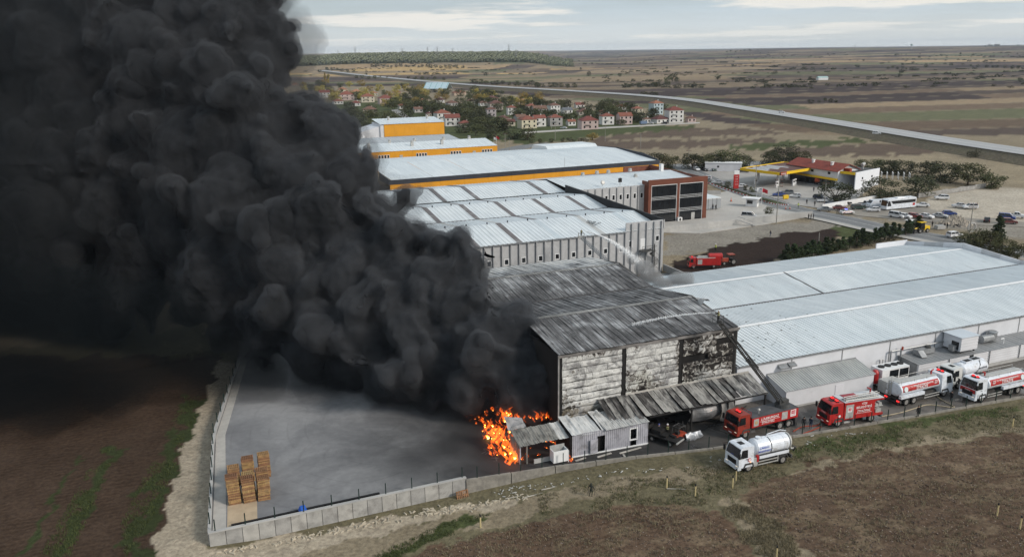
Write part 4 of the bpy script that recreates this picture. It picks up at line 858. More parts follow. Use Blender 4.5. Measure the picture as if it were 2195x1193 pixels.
ac = site_thing('air_conditioner', 'white outdoor air conditioner at the foot of the black glazed office', 'air conditioner'); obj('case', MB().box(94.2,95.6,OF-.9,OF-.1,.1,1.9), M_white, ac); obj('fan', MB().cyl((94.9,OF-.92,1.35),(94.9,OF-.86,1.35),.38,None,12).cyl((94.9,OF-.92,.6),(94.9,OF-.86,.6),.38,None,12), M_black, ac)
lw = site_thing('apron_wall', 'long low concrete wall with panel joints below the office apron', 'wall')
for k in range(17): obj('wall_panel', MB().box(82.5+k*3.2, 82.5+(k+1)*3.2-.03, 107.6+.02*k, 107.9+.02*k, 0, 1.75), M_conc, lw)
struct('apron_platform', MB().poly([(62,108.0),(137,108.2),(137,112),(104.8,116.8),(62,117)], 0, .9), M_apron, None, SITE['loc'], SITE['rot'])
ss = site_thing('metal_steps', 'grey metal steps over the low apron wall', 'stairs')
obj('stringer', MB().tube([(108.5,107.4,1.7),(112.5,105.2,.1)],.1,4).tube([(108.5,106.4,1.7),(112.5,104.2,.1)],.1,4), M_steel, ss); obj('handrail', MB().tube([(108.5,107.4,2.7),(112.5,105.2,1.1)],.05,4).tube([(108.5,106.4,2.7),(112.5,104.2,1.1)],.05,4), M_steel, ss)
for k in range(6): obj('tread', MB().box(108.6+k*.7,109.0+k*.7,105.9-k*.38,106.9-k*.38,1.5-k*.26,1.55-k*.26), M_steel, ss)
lw = site_thing('lane_wall', 'short pale concrete wall behind the grey hall corner', 'wall')
for k in range(5): obj('wall_panel', MB().box(61.0, 61.3, 52+k*4.0, 52+(k+1)*4.0-.03, 0, 1.6), M_conc, lw)
# ---------------------------------------------------------------- black and amber hall (turned ten degrees)
YR = SROT + R(2.2); y0_ = W(23.1, 178.3)
ya = thing('amber_hall', 'large hall with black eave band over amber cladding and pale roof', 'industrial hall', (y0_.x, y0_.y, 0), YR)
L_ = 105.5; Dp = 62.0
for k in range(12):
    a0, a1 = L_*k/12, L_*(k+1)/12-.04
    obj('amber_panel', MB().box(a0, a1, .1, .4, 0, 7.9), M_yel, ya)
    obj('black_panel', MB().box(a0, a1, 0, .4, 7.9, 9.4), M_navy, ya)
obj('black_panel', MB().prismx([(0, 7.9), (0, 9.4), (11, 11.0), (Dp/2, 11.4), (Dp, 9.2), (Dp, 7)], L_-.02, L_+.25), M_navy, ya); obj('amber_panel', MB().box(L_-.1, L_+.15, .4, Dp, 0, 7.0), M_yel, ya)
obj('black_panel', MB().prismx([(0, 7.9), (0, 9.4), (12, 10.6), (12, 7.9)], -.3, -.02), M_navy, ya)
for k in range(8):
    a0, a1 = -14 + (L_+14)*k/8, -14 + (L_+14)*(k+1)/8
    obj('roof_sheet', corr(max(a0, 0), a1-.12, .4, 17, 9.1, 10.2, 1.2, .06), M_roofy, ya) if a1 > 1 else None
    obj('roof_sheet', corr(a0, a1-.12, 17, 31, 10.2, 11.0, 1.2, .06), M_roofy, ya)
    obj('roof_sheet', corr(a0, a1-.12, 31, 46, 11.0, 10.3, 1.2, .06), M_roofy, ya); obj('roof_sheet', corr(a0, a1-.12, 46, Dp, 10.3, 8.9, 1.2, .06), M_roofy, ya)
obj('mast', MB().cyl((L_*.62, .8, 9), (L_*.62, .8, 12.8), .06), M_alu, ya); obj('roof_monitor', MB().prismx([(46, 10.3), (48, 11.4), (60, 11.0), (Dp, 8.9)], L_-24, L_-.2), M_roofy, ya)
# amber workshop and the tall amber block
yb = site_thing('amber_workshop', 'long amber workshop with white roof and strip windows', 'workshop'); yb.location.z = 1.6
for k in range(9): obj('amber_panel', MB().box(24+k*8, 24+(k+1)*8-.04, 268, 268.3, -1.8, 6.8), M_yel, yb)
obj('side_wall', MB().box(95.8, 96.0, 268.3, 300, -1.8, 6.8), M_yel, yb)
obj('roof_sheet', corr(22, 96.2, 267.8, 284, 6.8, 8.8, 1.5, .08), M_roofy, yb); obj('roof_sheet', corr(22, 92, 284, 300, 8.8, 7.0, 1.5, .08), M_roofy, yb)
for a in (43, 60, 76, 91):
    for q in range(4): window(yb, a + q*1.3 - 2, 268, 4.6, 1.1, 1.6)
for a in (50, 84): obj('door', MB().box(a, a+1.4, 267.9, 268, 2, 5), M_alu, yb)
for a, b in ((38, 275), (58, 276), (72, 276), (88, 284), (50, 285), (62, 286), (76, 286)): obj('roof_vent', MB().box(a-.6, a+.6, b-.6, b+.6, 7.6, 9.6).cyl((a,b,9.6),(a,b,10.2),.6,.7,8), M_alu, yb)
yc = site_thing('grey_roof_shed', 'low pale grey roofed shed behind the amber workshop', 'shed'); obj('wall', MB().box(30, 92, 302, 330, 0, 6.5), M_panelw, yc); obj('roof_sheet', corr(29, 93, 301, 331, 6.9, 8.4, 1.8, .1), roof_mat('grey_sheet', (.42,.45,.47), (.47,.49,.51)), yc)
yd = site_thing('amber_block', 'tall amber clad block with white mono roof by the village', 'industrial block')
for k in range(6): obj('amber_panel', MB().box(64+k*5.6, 64+(k+1)*5.6-.03, 352, 352.3, 6.5, 13.0), M_yel, yd)
obj('lower_wall', MB().box(62, 97.6, 352.3, 372, 0, 13.0), M_panelw, yd); obj('roof_sheet', corr(62, 98, 351.6, 372.5, 13.05, 14.6, 1.8, .1), M_roofy, yd); obj('side_lean', MB().prism([(48,0),(62,0),(62,12.2),(48,8.5)], 353, 371), M_panelw, yd)
for a in (70, 92): obj('roof_vent', MB().cyl((a,366,14),(a,366,16),.6,.7,8), M_alu, yd)
ye = site_thing('low_grey_store', 'low grey flat-roofed store left of the tall amber block', 'store'); obj('wall', MB().box(28,48,350,372,0,7), M_preg, ye); obj('roof_sheet', corr(27,49,349,373,7.05,7.6,1.8,.1), roof_mat('grey_sheet2', (.36,.39,.41), (.42,.44,.46)), ye)
# ================================================================ vehicles
def wheel_mesh(r, w_, dual=False):
    tyre = MB(); n = 16; prof = [(-w_/2, r*.62), (-w_/2, r*.93), (-w_*.35, r), (w_*.35, r), (w_/2, r*.93), (w_/2, r*.62)]
    vs = [(p[1]*math.cos(2*math.pi*k/n), p[0], p[1]*math.sin(2*math.pi*k/n)) for k in range(n) for p in prof]; m = len(prof)
    tyre.add(vs, [(k*m+i, k*m+i+1, ((k+1) % n)*m+i+1, ((k+1) % n)*m+i) for k in range(n) for i in range(m-1)])
    rim = MB().cyl((0,-w_*.42,0),(0,w_*.42,0), r*.63, None, 14).cyl((0,-w_*.5,0),(0,w_*.5,0), r*.25, None, 8)
    return tyre.mesh('tyre', M_tyre, True), rim.mesh('rim', M_rim)
WH = {}
def wheels(parent, r, w_, spots):
    k = (r, w_)
    if k not in WH: WH[k] = wheel_mesh(r, w_)
    for x, y in spots:
        o = put('wheel', WH[k][0], parent, (x, y, r)); put('rim', WH[k][1], o)
def beam(parent, name, mat, *b): return obj(name, MB().box(*b), mat, parent)
def slab(pts, t=.02):
    """thin solid plate from a planar quad"""
    p = [Vector(q) for q in pts]; nr = (p[1]-p[0]).cross(p[2]-p[0]).normalized() * t
    return MB().hexa([q - nr*.5 for q in p] + [q + nr*.5 for q in p])
def cab(P, xf, xr, mat, z0=.55, zr=2.95, w_=2.45, modern=True, lower=None):
    h = w_/2; zb = z0 + (zr-z0)*.48; sl = .32 if modern else .18
    prof = [(xr, z0), (xf-.05, z0), (xf, z0+.25), (xf, zb), (xf-sl, zr-.12), (xf-sl-.3, zr), (xr, zr)]
    c = MB(); n = len(prof); ins = [0,0,0,0,.10,.16,.10]
    vs = [(x, -h+ins[i], z) for i, (x, z) in enumerate(prof)] + [(x, h-ins[i], z) for i, (x, z) in enumerate(prof)]
    c.add(vs, [tuple(range(n)), tuple(range(2*n-1, n-1, -1))] + [(k, n+k, n+(k+1) % n, (k+1) % n) for k in range(n)])
    o = obj('cab', c, mat, P)
    q = (zr-.12-zb)
    obj('windscreen', slab([(xf+.01-.02, -h+.12, zb+.06), (xf-.01, h-.12, zb+.06), (xf-sl*.93, h-.2, zr-.2), (xf-sl*.93, -h+.2, zr-.2)], .05), M_glass, o)
    for s_ in (-1, 1):
        y = s_*(h+.005)
        obj('side_window', slab([(xf-.25, y, zb+.02), (xf-1.15, y, zb+.02), (xf-1.15, y-s_*.08, zr-.3), (xf-.45, y-s_*.08, zr-.3)], .03), M_glass, o)
        obj('mirror', MB().box(xf-.02, xf+.16, s_*(h+.12)-.09, s_*(h+.12)+.09, zb+.1, zb+.75), M_black, o)
        obj('headlight', MB().box(xf-.04, xf+.03, s_*(h-.35)-.16, s_*(h-.35)+.16, z0+.02, z0+.2), M_head, P)
        obj('door_handle', MB().box(xf-1.15, xf-.95, y-.02, y+.02, zb-.2, zb-.14), M_black, o)
        obj('wheel_arch', MB().prism([(xf-2.05, z0-.1), (xf-1.9, z0+.45), (xf-.85, z0+.45), (xf-.55, z0-.1), (xf-.75, z0-.1), (xf-.95, z0+.25), (xf-1.8, z0+.25), (xf-1.9, z0-.1)], s_*(h-.3), s_*(h+.03)), M_grate, P)
    obj('grille', MB().box(xf-.03, xf+.02, -h*.62, h*.62, z0+.3, zb-.28), M_black, o)
    obj('bumper', MB().box(xf-.35, xf+.08, -h, h, z0-.22, z0+.16), lower or mat, P)
    obj('number_plate', MB().box(xf+.08, xf+.09, -.26, .26, z0-.12, z0), M_frame, P)
    obj('roof_hatch', MB().box(xf-1.35, xf-.75, -.35, .35, zr, zr+.04), M_black, o)
    return o, zb
def chassis(P, x0, x1): return obj('chassis', MB().box(x0, x1, -.5, .5, .55, .95).box(x0, x0+.2, -1.15, 1.15, .5, .85), M_grate, P)
def cyl_tank(x0, x1, r, zc, ry=None, n=22, dome=.25):
    ry = ry or r; mb = MB(); st = [(x0, .55), (x0+dome*.35, .85), (x0+dome, 1), (x1-dome, 1), (x1-dome*.35, .85), (x1, .55)]; vs = []
    for x, k in st:
        for i in range(n): vs.append((x, ry*k*math.cos(2*math.pi*i/n), zc + r*k*math.sin(2*math.pi*i/n)))
    m = len(st); mb.add(vs, [(j*n+i, j*n+(i+1) % n, (j+1)*n+(i+1) % n, (j+1)*n+i) for j in range(m-1) for i in range(n)] + [tuple(range(n-1, -1, -1)), tuple(range((m-1)*n, m*n))]); return mb
def side_text(P, s, size, mat, x, y, z, side=1, tilt=0.0, bold=True):
    """lettering on a flank; side=+1 is the vehicle's left (+y) flank"""
    rz = R(180) if side > 0 else 0
    return put('lettering', text_mesh(s, size, mat, .012, bold=bold), P, (x, y, z), (R(90) - tilt, 0, rz))
M_let_w = pm('white_lettering', (.75,.75,.75), .5, .03); M_let_b = pm('blue_lettering', (.05,.10,.45), .5, .05); M_let_r = pm('red_lettering', (.5,.03,.05), .5, .05)
def badge112(P, x, y, z, side, s=.62):
    o = obj('emblem', MB().box(x-s/2, x+s/2, y-.012, y+.012, z-s/2, z+s/2), M_let_w, P)
    d = .014*side
    obj('emblem_field', MB().box(x-s*.36, x+s*.36, y+d-.006, y+d+.006, z-s*.12, z+s*.40), M_let_r, o)
    put('lettering', text_mesh('112', s*.36, M_let_w, .008, bold=True), o, (x, y+d*1.8, z+s*.14), (R(90), 0, R(180) if side > 0 else 0))
    put('lettering', text_mesh('İTFAİYE', s*.17, M_let_r, .008, bold=True), o, (x, y+d, z-s*.3), (R(90), 0, R(180) if side > 0 else 0))
def beacon(P, x, z, w_=1.3, mat=None):
    o = obj('light_bar', MB().box(x-.14, x+.14, -w_/2, w_/2, z, z+.10), M_black, P)
    for s_ in (-1, 1): obj('beacon', MB().box(x-.11, x+.11, s_*w_*.28-w_*.13, s_*w_*.28+w_*.13, z+.10, z+.22), mat or M_redlight, o)
TS = 1.12
def place(a, b, head_deg, z=0.0):              # heading relative to the works axis a
    p = W(a, b, z); return (p.x, p.y, z), SROT + R(head_deg)
# --- white vacuum tanker on the grass
loc, rz = place(21.4, -13.2, 180, -.12)
v = thing('vacuum_truck', 'white vacuum tanker truck with blue lettering parked on the grass', 'truck', loc, rz)
cab(v, 3.75, 1.75, M_vwhite, .65, 3.0, lower=M_vwhite); chassis(v, -3.6, 3.0)
obj('skirt', MB().box(1.2, 1.75, -1.2, 1.2, .5, 1.5), M_alu, v)
tk = obj('tank', cyl_tank(-3.5, 1.25, .98, 2.15, 1.02, 24, .3), M_vwhite, v, smooth=False)
for x in (-.75, -2.6): obj('band', cyl_tank(x-.05, x+.05, 1.005, 2.15, 1.045, 24, .001), M_navy if x > -1 else M_vwhite, tk)
obj('rear_door', MB().cyl((-3.6,0,2.15),(-3.4,0,2.15),.95,1.0,20).cyl((-4.0,0,2.3),(-3.6,0,2.2),.42,.5,14), M_alu, tk); obj('manhole', MB().cyl((.4,0,3.1),(.4,0,3.3),.3,None,12), M_vwhite, tk)
obj('catwalk', MB().tube([(.2,.35,3.2),(.2,.35,3.35),(-3,.35,3.35),(-3,.35,3.2)],.03,4).tube([(-1,-.3,3.2),(-2.8,-.3,3.4),(-3.6,-.2,3.2)],.05,5), M_vwhite, tk)
for k in range(5): obj('hose_fitting', MB().cyl((-3.9-.1*(k % 2), -.9+.45*k, 1.3+.25*(k % 3)), (-3.5, -.9+.45*k, 1.5+.2*(k % 2)), .09, .07, 8), M_alu, tk)
obj('hose', MB().tube([(-3.6,.9,1.9),(-4.1,1.0,1.6),(-4.2,.6,1.0),(-3.9,.2,1.3)],.08,6), M_grate, v)
for s_ in (-1, 1):
    obj('hose_tray', MB().box(-3.0, 1.0, s_*1.0-.22, s_*1.0+.22, 1.28, 1.62), M_vwhite, v); obj('tray_inside', MB().box(-2.95, .95, s_*1.0-.17, s_*1.0+.17, 1.62, 1.65), M_grate, v)
    obj('side_guard', MB().box(-1.6, 1.1, s_*1.18-.03, s_*1.18+.03, .55, .67).box(-1.6, 1.1, s_*1.18-.03, s_*1.18+.03, .9, 1.02).box(-1.6,-1.5,s_*1.17-.03,s_*1.17+.03,.5,1.3), M_alu, v)
    obj('mudguard', MB().prism([(-3.0,.6),(-2.85,1.1),(-1.75,1.1),(-1.6,.6),(-1.68,.6),(-1.85,1.02),(-2.75,1.02),(-2.92,.6)], s_*.95-.25, s_*.95+.28), M_grate, v)
obj('extinguisher_box', MB().box(1.1, 1.35, .95, 1.22, 1.0, 1.75), M_red, v); obj('indicator', MB().box(2.15,2.3,1.24,1.27,1.15,1.25), M_amber, v)
wheels(v, .5, .32, [(2.35, 1.05), (2.35, -1.05), (-2.3, 1.02), (-2.3, -1.02)])
for s_ in (1, -1):
    side_text(v, 'ÇAKILLI', .34, M_let_b, .25, s_*1.02, 2.42, s_, R(14), False); side_text(v, 'BELEDİYESİ', .30, M_let_b, .25, s_*1.055, 2.02, s_, R(-8), False)
    em = obj('door_emblem', MB().cyl((2.35, s_*1.235, 1.5), (2.35, s_*1.25, 1.5), .2, None, 14), M_let_r, v); obj('emblem_ring', MB().cyl((2.35, s_*1.25, 1.5), (2.35, s_*1.255, 1.5), .14, None, 14), M_let_w, em)
put('lettering', text_mesh('ÇAKILLI', .12, M_let_b, .008), v, (3.76, 0, 1.95), (R(90), 0, R(90)))
# --- red ladder truck
loc, rz = place(27.6, -5.6, 180 + 3)
v = thing('ladder_truck', 'old red ladder truck with its long ladder raised over the burnt roof', 'fire truck', loc, rz)
M_red2 = M_red
cab(v, 4.6, 2.75, pm('faded_red_paint', (.26,.035,.022), .45, .15, 1.0, dirt=(.16,.03,.02), dscale=.9), .75, 3.0, 2.45, False); chassis(v, -4.6, 4.0); beacon(v, 3.6, 3.0, .8)
bd = obj('body', MB().box(-4.7, 2.45, -1.2, 1.2, 1.15, 2.35), M_red, v)
obj('deck', MB().box(-4.7, 2.45, -1.2, 1.2, 2.35, 2.43), pm('deck_grey', (.075,.078,.085), .8, .25, 1.0, dirt=(.045,.045,.048), dscale=.8), bd)
obj('deck_rail', MB().tube([(2.4,-.9,2.43),(2.4,-.9,3.0),(2.4,.9,3.0),(2.4,.9,2.43)],.04,4).tube([(2.4,-.9,2.7),(2.4,.9,2.7)],.03,4), M_red, bd)
obj('searchlight', MB().cyl((.9,.5,2.43),(.9,.5,2.9),.04).cyl((.8,.5,2.95),(1.05,.5,2.95),.16,None,8), M_alu, bd)
for s_ in (-1, 1):
    y = s_*1.205
    obj('locker_shutter', MB().box(1.45,2.2,y-.015,y+.015,1.3,2.2), M_alu, bd); obj('locker_shutter', MB().box(-3.0,-2.1,y-.015,y+.015,1.3,2.25), M_alu, bd); badge112(bd, -3.9, y, 1.85, s_, .85)
    side_text(bd, 'LÜLEBURGAZ', .42, M_let_w, -.25, y, 1.98, s_); side_text(bd, 'İTFAİYESİ', .40, M_let_w, .0, y, 1.48, s_)
    obj('white_line', MB().box(-1.8,1.3,y-.008,y+.008,1.7,1.73), M_let_w, bd); obj('emblem', MB().cyl((1.83,y,1.75),(1.83,y+s_*.025,1.75),.22,None,12), pm('emblem_gold', (.45,.33,.18), .6, .1), bd)
    obj('outrigger', MB().box(-4.5,-4.2,s_*1.0,s_*1.35,.1,1.1), M_grate, v)
wheels(v, .52, .34, [(3.3, 1.02), (3.3, -1.02), (-2.0, 1.0), (-2.0, -1.0), (-3.35, 1.0), (-3.35, -1.0)])
put('lettering', text_mesh('• ••••••', .18, M_let_w, .008), v, (4.62, 0, 1.75), (R(90), 0, R(90)))
obj('turntable', MB().cyl((-3.2,0,2.43),(-3.2,0,2.8),.95,.85,18).box(-3.9,-2.5,-.35,.35,2.8,3.3), M_grate, v)
# ladder sections as one mast of rails and rungs, reaching up over the eave
def ladder(name, p0, p1, w0, w1, mat, parent=None, n=60, up=Vector((0,0,1))):
    p0, p1 = Vector(p0), Vector(p1); d = (p1-p0); L = d.length; d.normalize(); sd = d.cross(up).normalized(); nn = sd.cross(d).normalized(); mb = MB()
    for s_ in (-1, 1):
        mb.tube([p0 + sd*s_*w0/2, p1 + sd*s_*w1/2], .09, 4); mb.tube([p0 + sd*s_*w0/2 + nn*.5, p1 + sd*s_*w1/2 + nn*.32], .06, 4)
    for k in range(n + 1):
        t = k / n; c = p0 + d*L*t; w_ = w0 + (w1-w0)*t; h = .5 + (.32-.5)*t
        mb.tube([c - sd*w_/2, c + sd*w_/2], .04, 4)
        for s_ in (-1, 1):
            c2 = p0 + d*L*min(1, t + 1/n); mb.tube([c + sd*s_*w_/2, c2 + sd*s_*w_/2 + nn*h], .03, 3)
    return mb
inv = Matrix.Translation(loc) @ Matrix.Rotation(rz, 4, 'Z') @ Matrix.Scale(TS, 4); inv.invert()
tip = W(23.6, -.3, 14.2); basep = W(30.9, -5.3, 3.1); mid = basep.lerp(tip, .55)
obj('ladder', ladder('l', inv @ basep, inv @ mid, 1.0, .85, M_grate, n=30), pm('ladder_dark', (.02,.02,.019), .7, .3, 1.0), v); obj('ladder_fly', ladder('l', inv @ basep.lerp(tip, .4), inv @ tip, .75, .62, M_grate, n=34), pm('ladder_dark', (.035,.035,.033)), v)
obj('basket', MB().box(-.5,.5,-.4,.4,0,.05).tube([(-.5,-.4,0),(-.5,-.4,1),(.5,-.4,1),(.5,-.4,0)],.03,4).tube([(-.5,.4,0),(-.5,.4,1),(.5,.4,1),(.5,.4,0)],.03,4).tube([(.5,-.4,1),(.5,.4,1)],.03,4).tube([(-.5,-.4,.5),(-.5,.4,.5)],.03,4), M_grate, v, inv @ (tip + Vector((0,0,-.1))))
TIP1 = tip
# --- red pump truck
loc, rz = place(40.6, -8.3, 180 - 6)
v = thing('pump_truck', 'red pump truck with white roof deck and open rear locker by the kerb', 'fire truck', loc, rz)
cab(v, 3.9, 1.95, M_red, .7, 3.05, 2.45); chassis(v, -3.7, 3.2); beacon(v, 2.5, 3.05, 1.5)
bd = obj('body', MB().box(-2.5, 1.85, -1.22, 1.22, .85, 3.05), M_red, v); obj('body', MB().box(-3.8,-2.5,-1.22,1.22,.85,1.15).box(-3.8,-2.5,-1.22,1.22,2.85,3.05).box(-3.8,-2.5,-.1,.1,1.15,2.85), M_red, v)
obj('roof_deck', MB().box(-3.8,1.85,-1.2,1.2,3.05,3.10), pm('roof_deck_white', (.5,.52,.54), .6, .15, .9), bd); obj('deck_panel', MB().box(-1.0,1.0,-1.0,.35,3.10,3.14), pm('deck_red', (.28,.05,.06), .6, .2, .9), bd)
obj('roof_ladder', ladder('rl', (-3.2,.75,3.2), (1.6,.75,3.2), .4, .4, M_alu, n=14), M_alu, bd); obj('monitor', MB().cyl((-2.9,-.3,3.1),(-2.9,-.3,3.8),.1).cyl((-2.9,-.3,3.75),(-2.4,-.3,3.95),.09), M_red, bd); obj('deck_hose', MB().tube([(1.6,.2,3.14),(1.2,.6,3.2),(.8,.1,3.2),(.3,.4,3.2)],.05,5), M_black, bd)
for s_ in (-1, 1):
    y = s_*1.225
    obj('locker_shutter', MB().box(.55,1.65,y-.015,y+.015,1.0,2.75), M_alu, bd); badge112(bd, 1.1, y+s_*.015, 2.1, s_, .6)
    side_text(bd, 'VİZE', .34, M_let_w, -.95, y, 2.68, s_); side_text(bd, 'BELEDİYESİ', .40, M_let_w, -.95, y, 2.22, s_); side_text(bd, 'İTFAİYESİ', .38, M_let_w, -.95, y, 1.72, s_); obj('white_line', MB().box(-2.1,.2,y-.008,y+.008,1.46,1.49), M_let_w, bd)
    obj('rear_shelf', MB().box(-3.75,-2.55,s_*.2,s_*1.18,2.0,2.05).box(-3.6,-3.2,s_*.5,s_*1.1,2.05,2.4).box(-3.1,-2.7,s_*.5,s_*1.1,2.05,2.3).box(-3.6,-2.8,s_*.4,s_*1.1,1.15,1.6), M_alu, v)
    obj('running_board', MB().box(.9,1.8,s_*1.1,s_*1.3,.45,.6), M_alu, v); em = obj('door_emblem', MB().cyl((2.5,s_*1.235,1.45),(2.5,s_*1.25,1.45),.16,None,12), M_let_w, v)
wheels(v, .52, .34, [(2.55, 1.02), (2.55, -1.02), (-2.2, 1.0), (-2.2, -1.0)])
put('lettering', text_mesh('İTFAİYE', .2, M_let_w, .008), v, (3.91, 0, 1.72), (R(90), 0, R(90)))
# --- white and red water tankers
def tanker(label, a, b, hd, xoff=0, big='İTFAİYE', front_red=False):
    loc, rz = place(a, b, hd); v = thing('water_tanker', label, 'tanker truck', loc, rz, 'fire service water tankers')
    cab(v, 4.75, 2.7, M_vwhite, .7, 3.15, 2.45); chassis(v, -4.6, 4.2); beacon(v, 3.6, 3.15, 1.1)
    if front_red: obj('red_apron', MB().box(4.74,4.765,-1.1,1.1,1.35,1.85), M_red, v); put('lettering', text_mesh('İTFAİYE', .2, M_let_w, .008), v, (4.77, 0, 1.6), (R(90), 0, R(90)))
    tk = obj('tank', cyl_tank(-4.7, 2.45, .88, 2.15, 1.2, 26, .12), M_vwhite, v)
    for s_ in (-1, 1):
        # red band following the tank flank
        mb = MB(); vs = []
        for x in (-4.35, 2.1):
            for k in range(7):
                t = R(-8 + k*8.5); vs.append((x, s_*1.215*math.cos(t), 2.15 + .895*math.sin(t)))
        mb.add(vs, [(k, k+1, 8+k, 7+k) for k in range(6)]); obj('red_band', mb, M_red, tk)
        side_text(v, big, .52, M_let_w, -1.0, s_*1.222, 2.24, s_, R(8)); side_text(v, 'T.C. TEKİRDAĞ BÜYÜKŞEHİR BELEDİYESİ', .20, M_let_w, -1.0, s_*1.16, 2.58, s_, R(28)); badge112(v, 1.5, s_*1.2, 2.5, s_, .42)
        obj('emblem', MB().cyl((-3.85,s_*1.19,2.35),(-3.85,s_*1.23,2.36),.34,None,16), pm('emblem_pale', (.62,.70,.72), .5, .05), v)
        obj('hose_tray', MB().box(-4.6,-.4,s_*1.05-.2,s_*1.05+.2,1.12,1.5), M_vwhite, v); obj('side_guard', MB().box(-.3,2.4,s_*1.18-.03,s_*1.18+.03,.5,.62).box(-.3,2.4,s_*1.18-.03,s_*1.18+.03,.85,.95), M_alu, v)
        obj('catwalk_rail', MB().tube([(-4.3,s_*.75,3.0),(-4.3,s_*.75,3.35),(2.2,s_*.75,3.35),(2.2,s_*.75,2.9)],.03,4).tube([(-2,s_*.75,3.0),(-2,s_*.75,3.35)],.03,4).tube([(.2,s_*.75,3.0),(.2,s_*.75,3.35)],.03,4), M_alu, v)
        obj('rear_light', MB().box(-4.85,-4.78,s_*.95-.2,s_*.95+.2,.75,.9), M_redlight, v)
    obj('catwalk', MB().box(-4.4,2.2,-.5,.5,3.02,3.07), M_alu, v); obj('rear_ladder', ladder('r', (-4.78,.55,1.2), (-4.78,.55,3.1), .4, .4, M_alu, n=6, up=Vector((1,0,0))), M_alu, v); obj('monitor', MB().cyl((1.9,0,3.0),(1.9,0,3.5),.1).cyl((1.9,0,3.5),(2.3,0,3.65),.09), M_red, v)
    obj('rear_bumper', MB().box(-5.1,-4.75,-1.15,1.15,.45,.62), M_black, v)
    wheels(v, .52, .34, [(3.4,1.02),(3.4,-1.02),(-2.1,1.0),(-2.1,-1.0),(-3.45,1.0),(-3.45,-1.0)])
    return v
tanker('white and red water tanker facing away beside the white chiller', 55.4, -6.4, 2)
tanker('white and red water tanker with red front at the right frame edge', 66.2, -9.9, 181, front_red=True)
loc, rz = place(66.0, -4.9, 184)
v = thing('small_tanker', 'plain white tanker truck with cream cab parked against the annex', 'tanker truck', loc, rz)
cab(v, 3.6, 1.75, pm('cream_white_paint', (.62,.63,.62), .4, .06), .85, 3.0, 2.35, False, M_alu); chassis(v, -3.7, 3); tk = obj('tank', cyl_tank(-3.9, 1.45, .95, 2.15, 1.15, 24, .35), M_vwhite, v)
obj('walkway_tray', MB().box(-3.0,.3,-.45,.45,3.05,3.25), M_vwhite, tk); obj('tray_well', MB().box(-2.8,-1.4,-.35,.35,3.25,3.27).box(-1.1,.1,-.35,.35,3.25,3.27), M_black, tk); obj('hose', MB().tube([(-2.4,.5,3.1),(-2.0,1.0,2.7),(-1.4,1.18,2.1),(-.9,1.1,1.6)],.04,5), M_black, tk)
side_text(v, 'BELEDİYESİ', .3, M_navy, -2.4, 1.15, 2.25, 1, R(2)); wheels(v, .5, .32, [(2.2,1.0),(2.2,-1.0),(-2.4,1.0),(-2.4,-1.0)])
# --- red truck behind the halls
loc, rz = place(71.5, 70.6, 160)
v = thing('aerial_truck', 'red fire truck with pale roof gear standing by the dark ploughed plot', 'fire truck', loc, rz)
cab(v, 4.6, 2.7, M_red, .7, 3.1); chassis(v, -4.6, 4); beacon(v, 3.6, 3.1, .8); bd = obj('body', MB().box(-4.6,2.5,-1.22,1.22,.9,2.9), M_red, v); obj('roof_gear', MB().box(-3,2.3,-.5,1.0,2.9,3.1).tube([(-4,.2,3.3),(2,.2,3.4)],.15,6), M_alu, bd); obj('red_tank', cyl_tank(-5.2,-1.0,.85,3.3,.85,16), M_red, bd)
for s_ in (-1, 1): obj('locker_shutter', MB().box(.9,2.2,s_*1.225-.015,s_*1.225+.015,1.2,2.6), M_alu, bd)
wheels(v, .52, .34, [(3.3,1.02),(3.3,-1.02),(-2.6,1.0),(-2.6,-1.0)])
loc, rz = place(78.6, 70.6, 170)
v = thing('tractor', 'small tractor with red roofed cab beside the red fire truck on the plot', 'tractor', loc, rz)
obj('bonnet', MB().taper(.3,2.0,-.45,.45,.8,1.6,(0,.2,.08)), M_rust, v); c_ = obj('cab_frame', MB().tube([(.3,-.6,1.0),(.2,-.6,2.4)],.05,4).tube([(.3,.6,1.0),(.2,.6,2.4)],.05,4).tube([(-1,-.6,1.0),(-1,-.6,2.4)],.05,4).tube([(-1,.6,1.0),(-1,.6,2.4)],.05,4), M_black, v); obj('roof', MB().box(-1.2,.4,-.75,.75,2.4,2.55), M_rust, v); obj('seat', MB().box(-.9,-.3,-.4,.4,.9,1.5), M_black, v); wheels(v, .75, .4, [(-.8,.75),(-.8,-.75)]); wheels(v, .42, .25, [(1.5,.6),(1.5,-.6)])
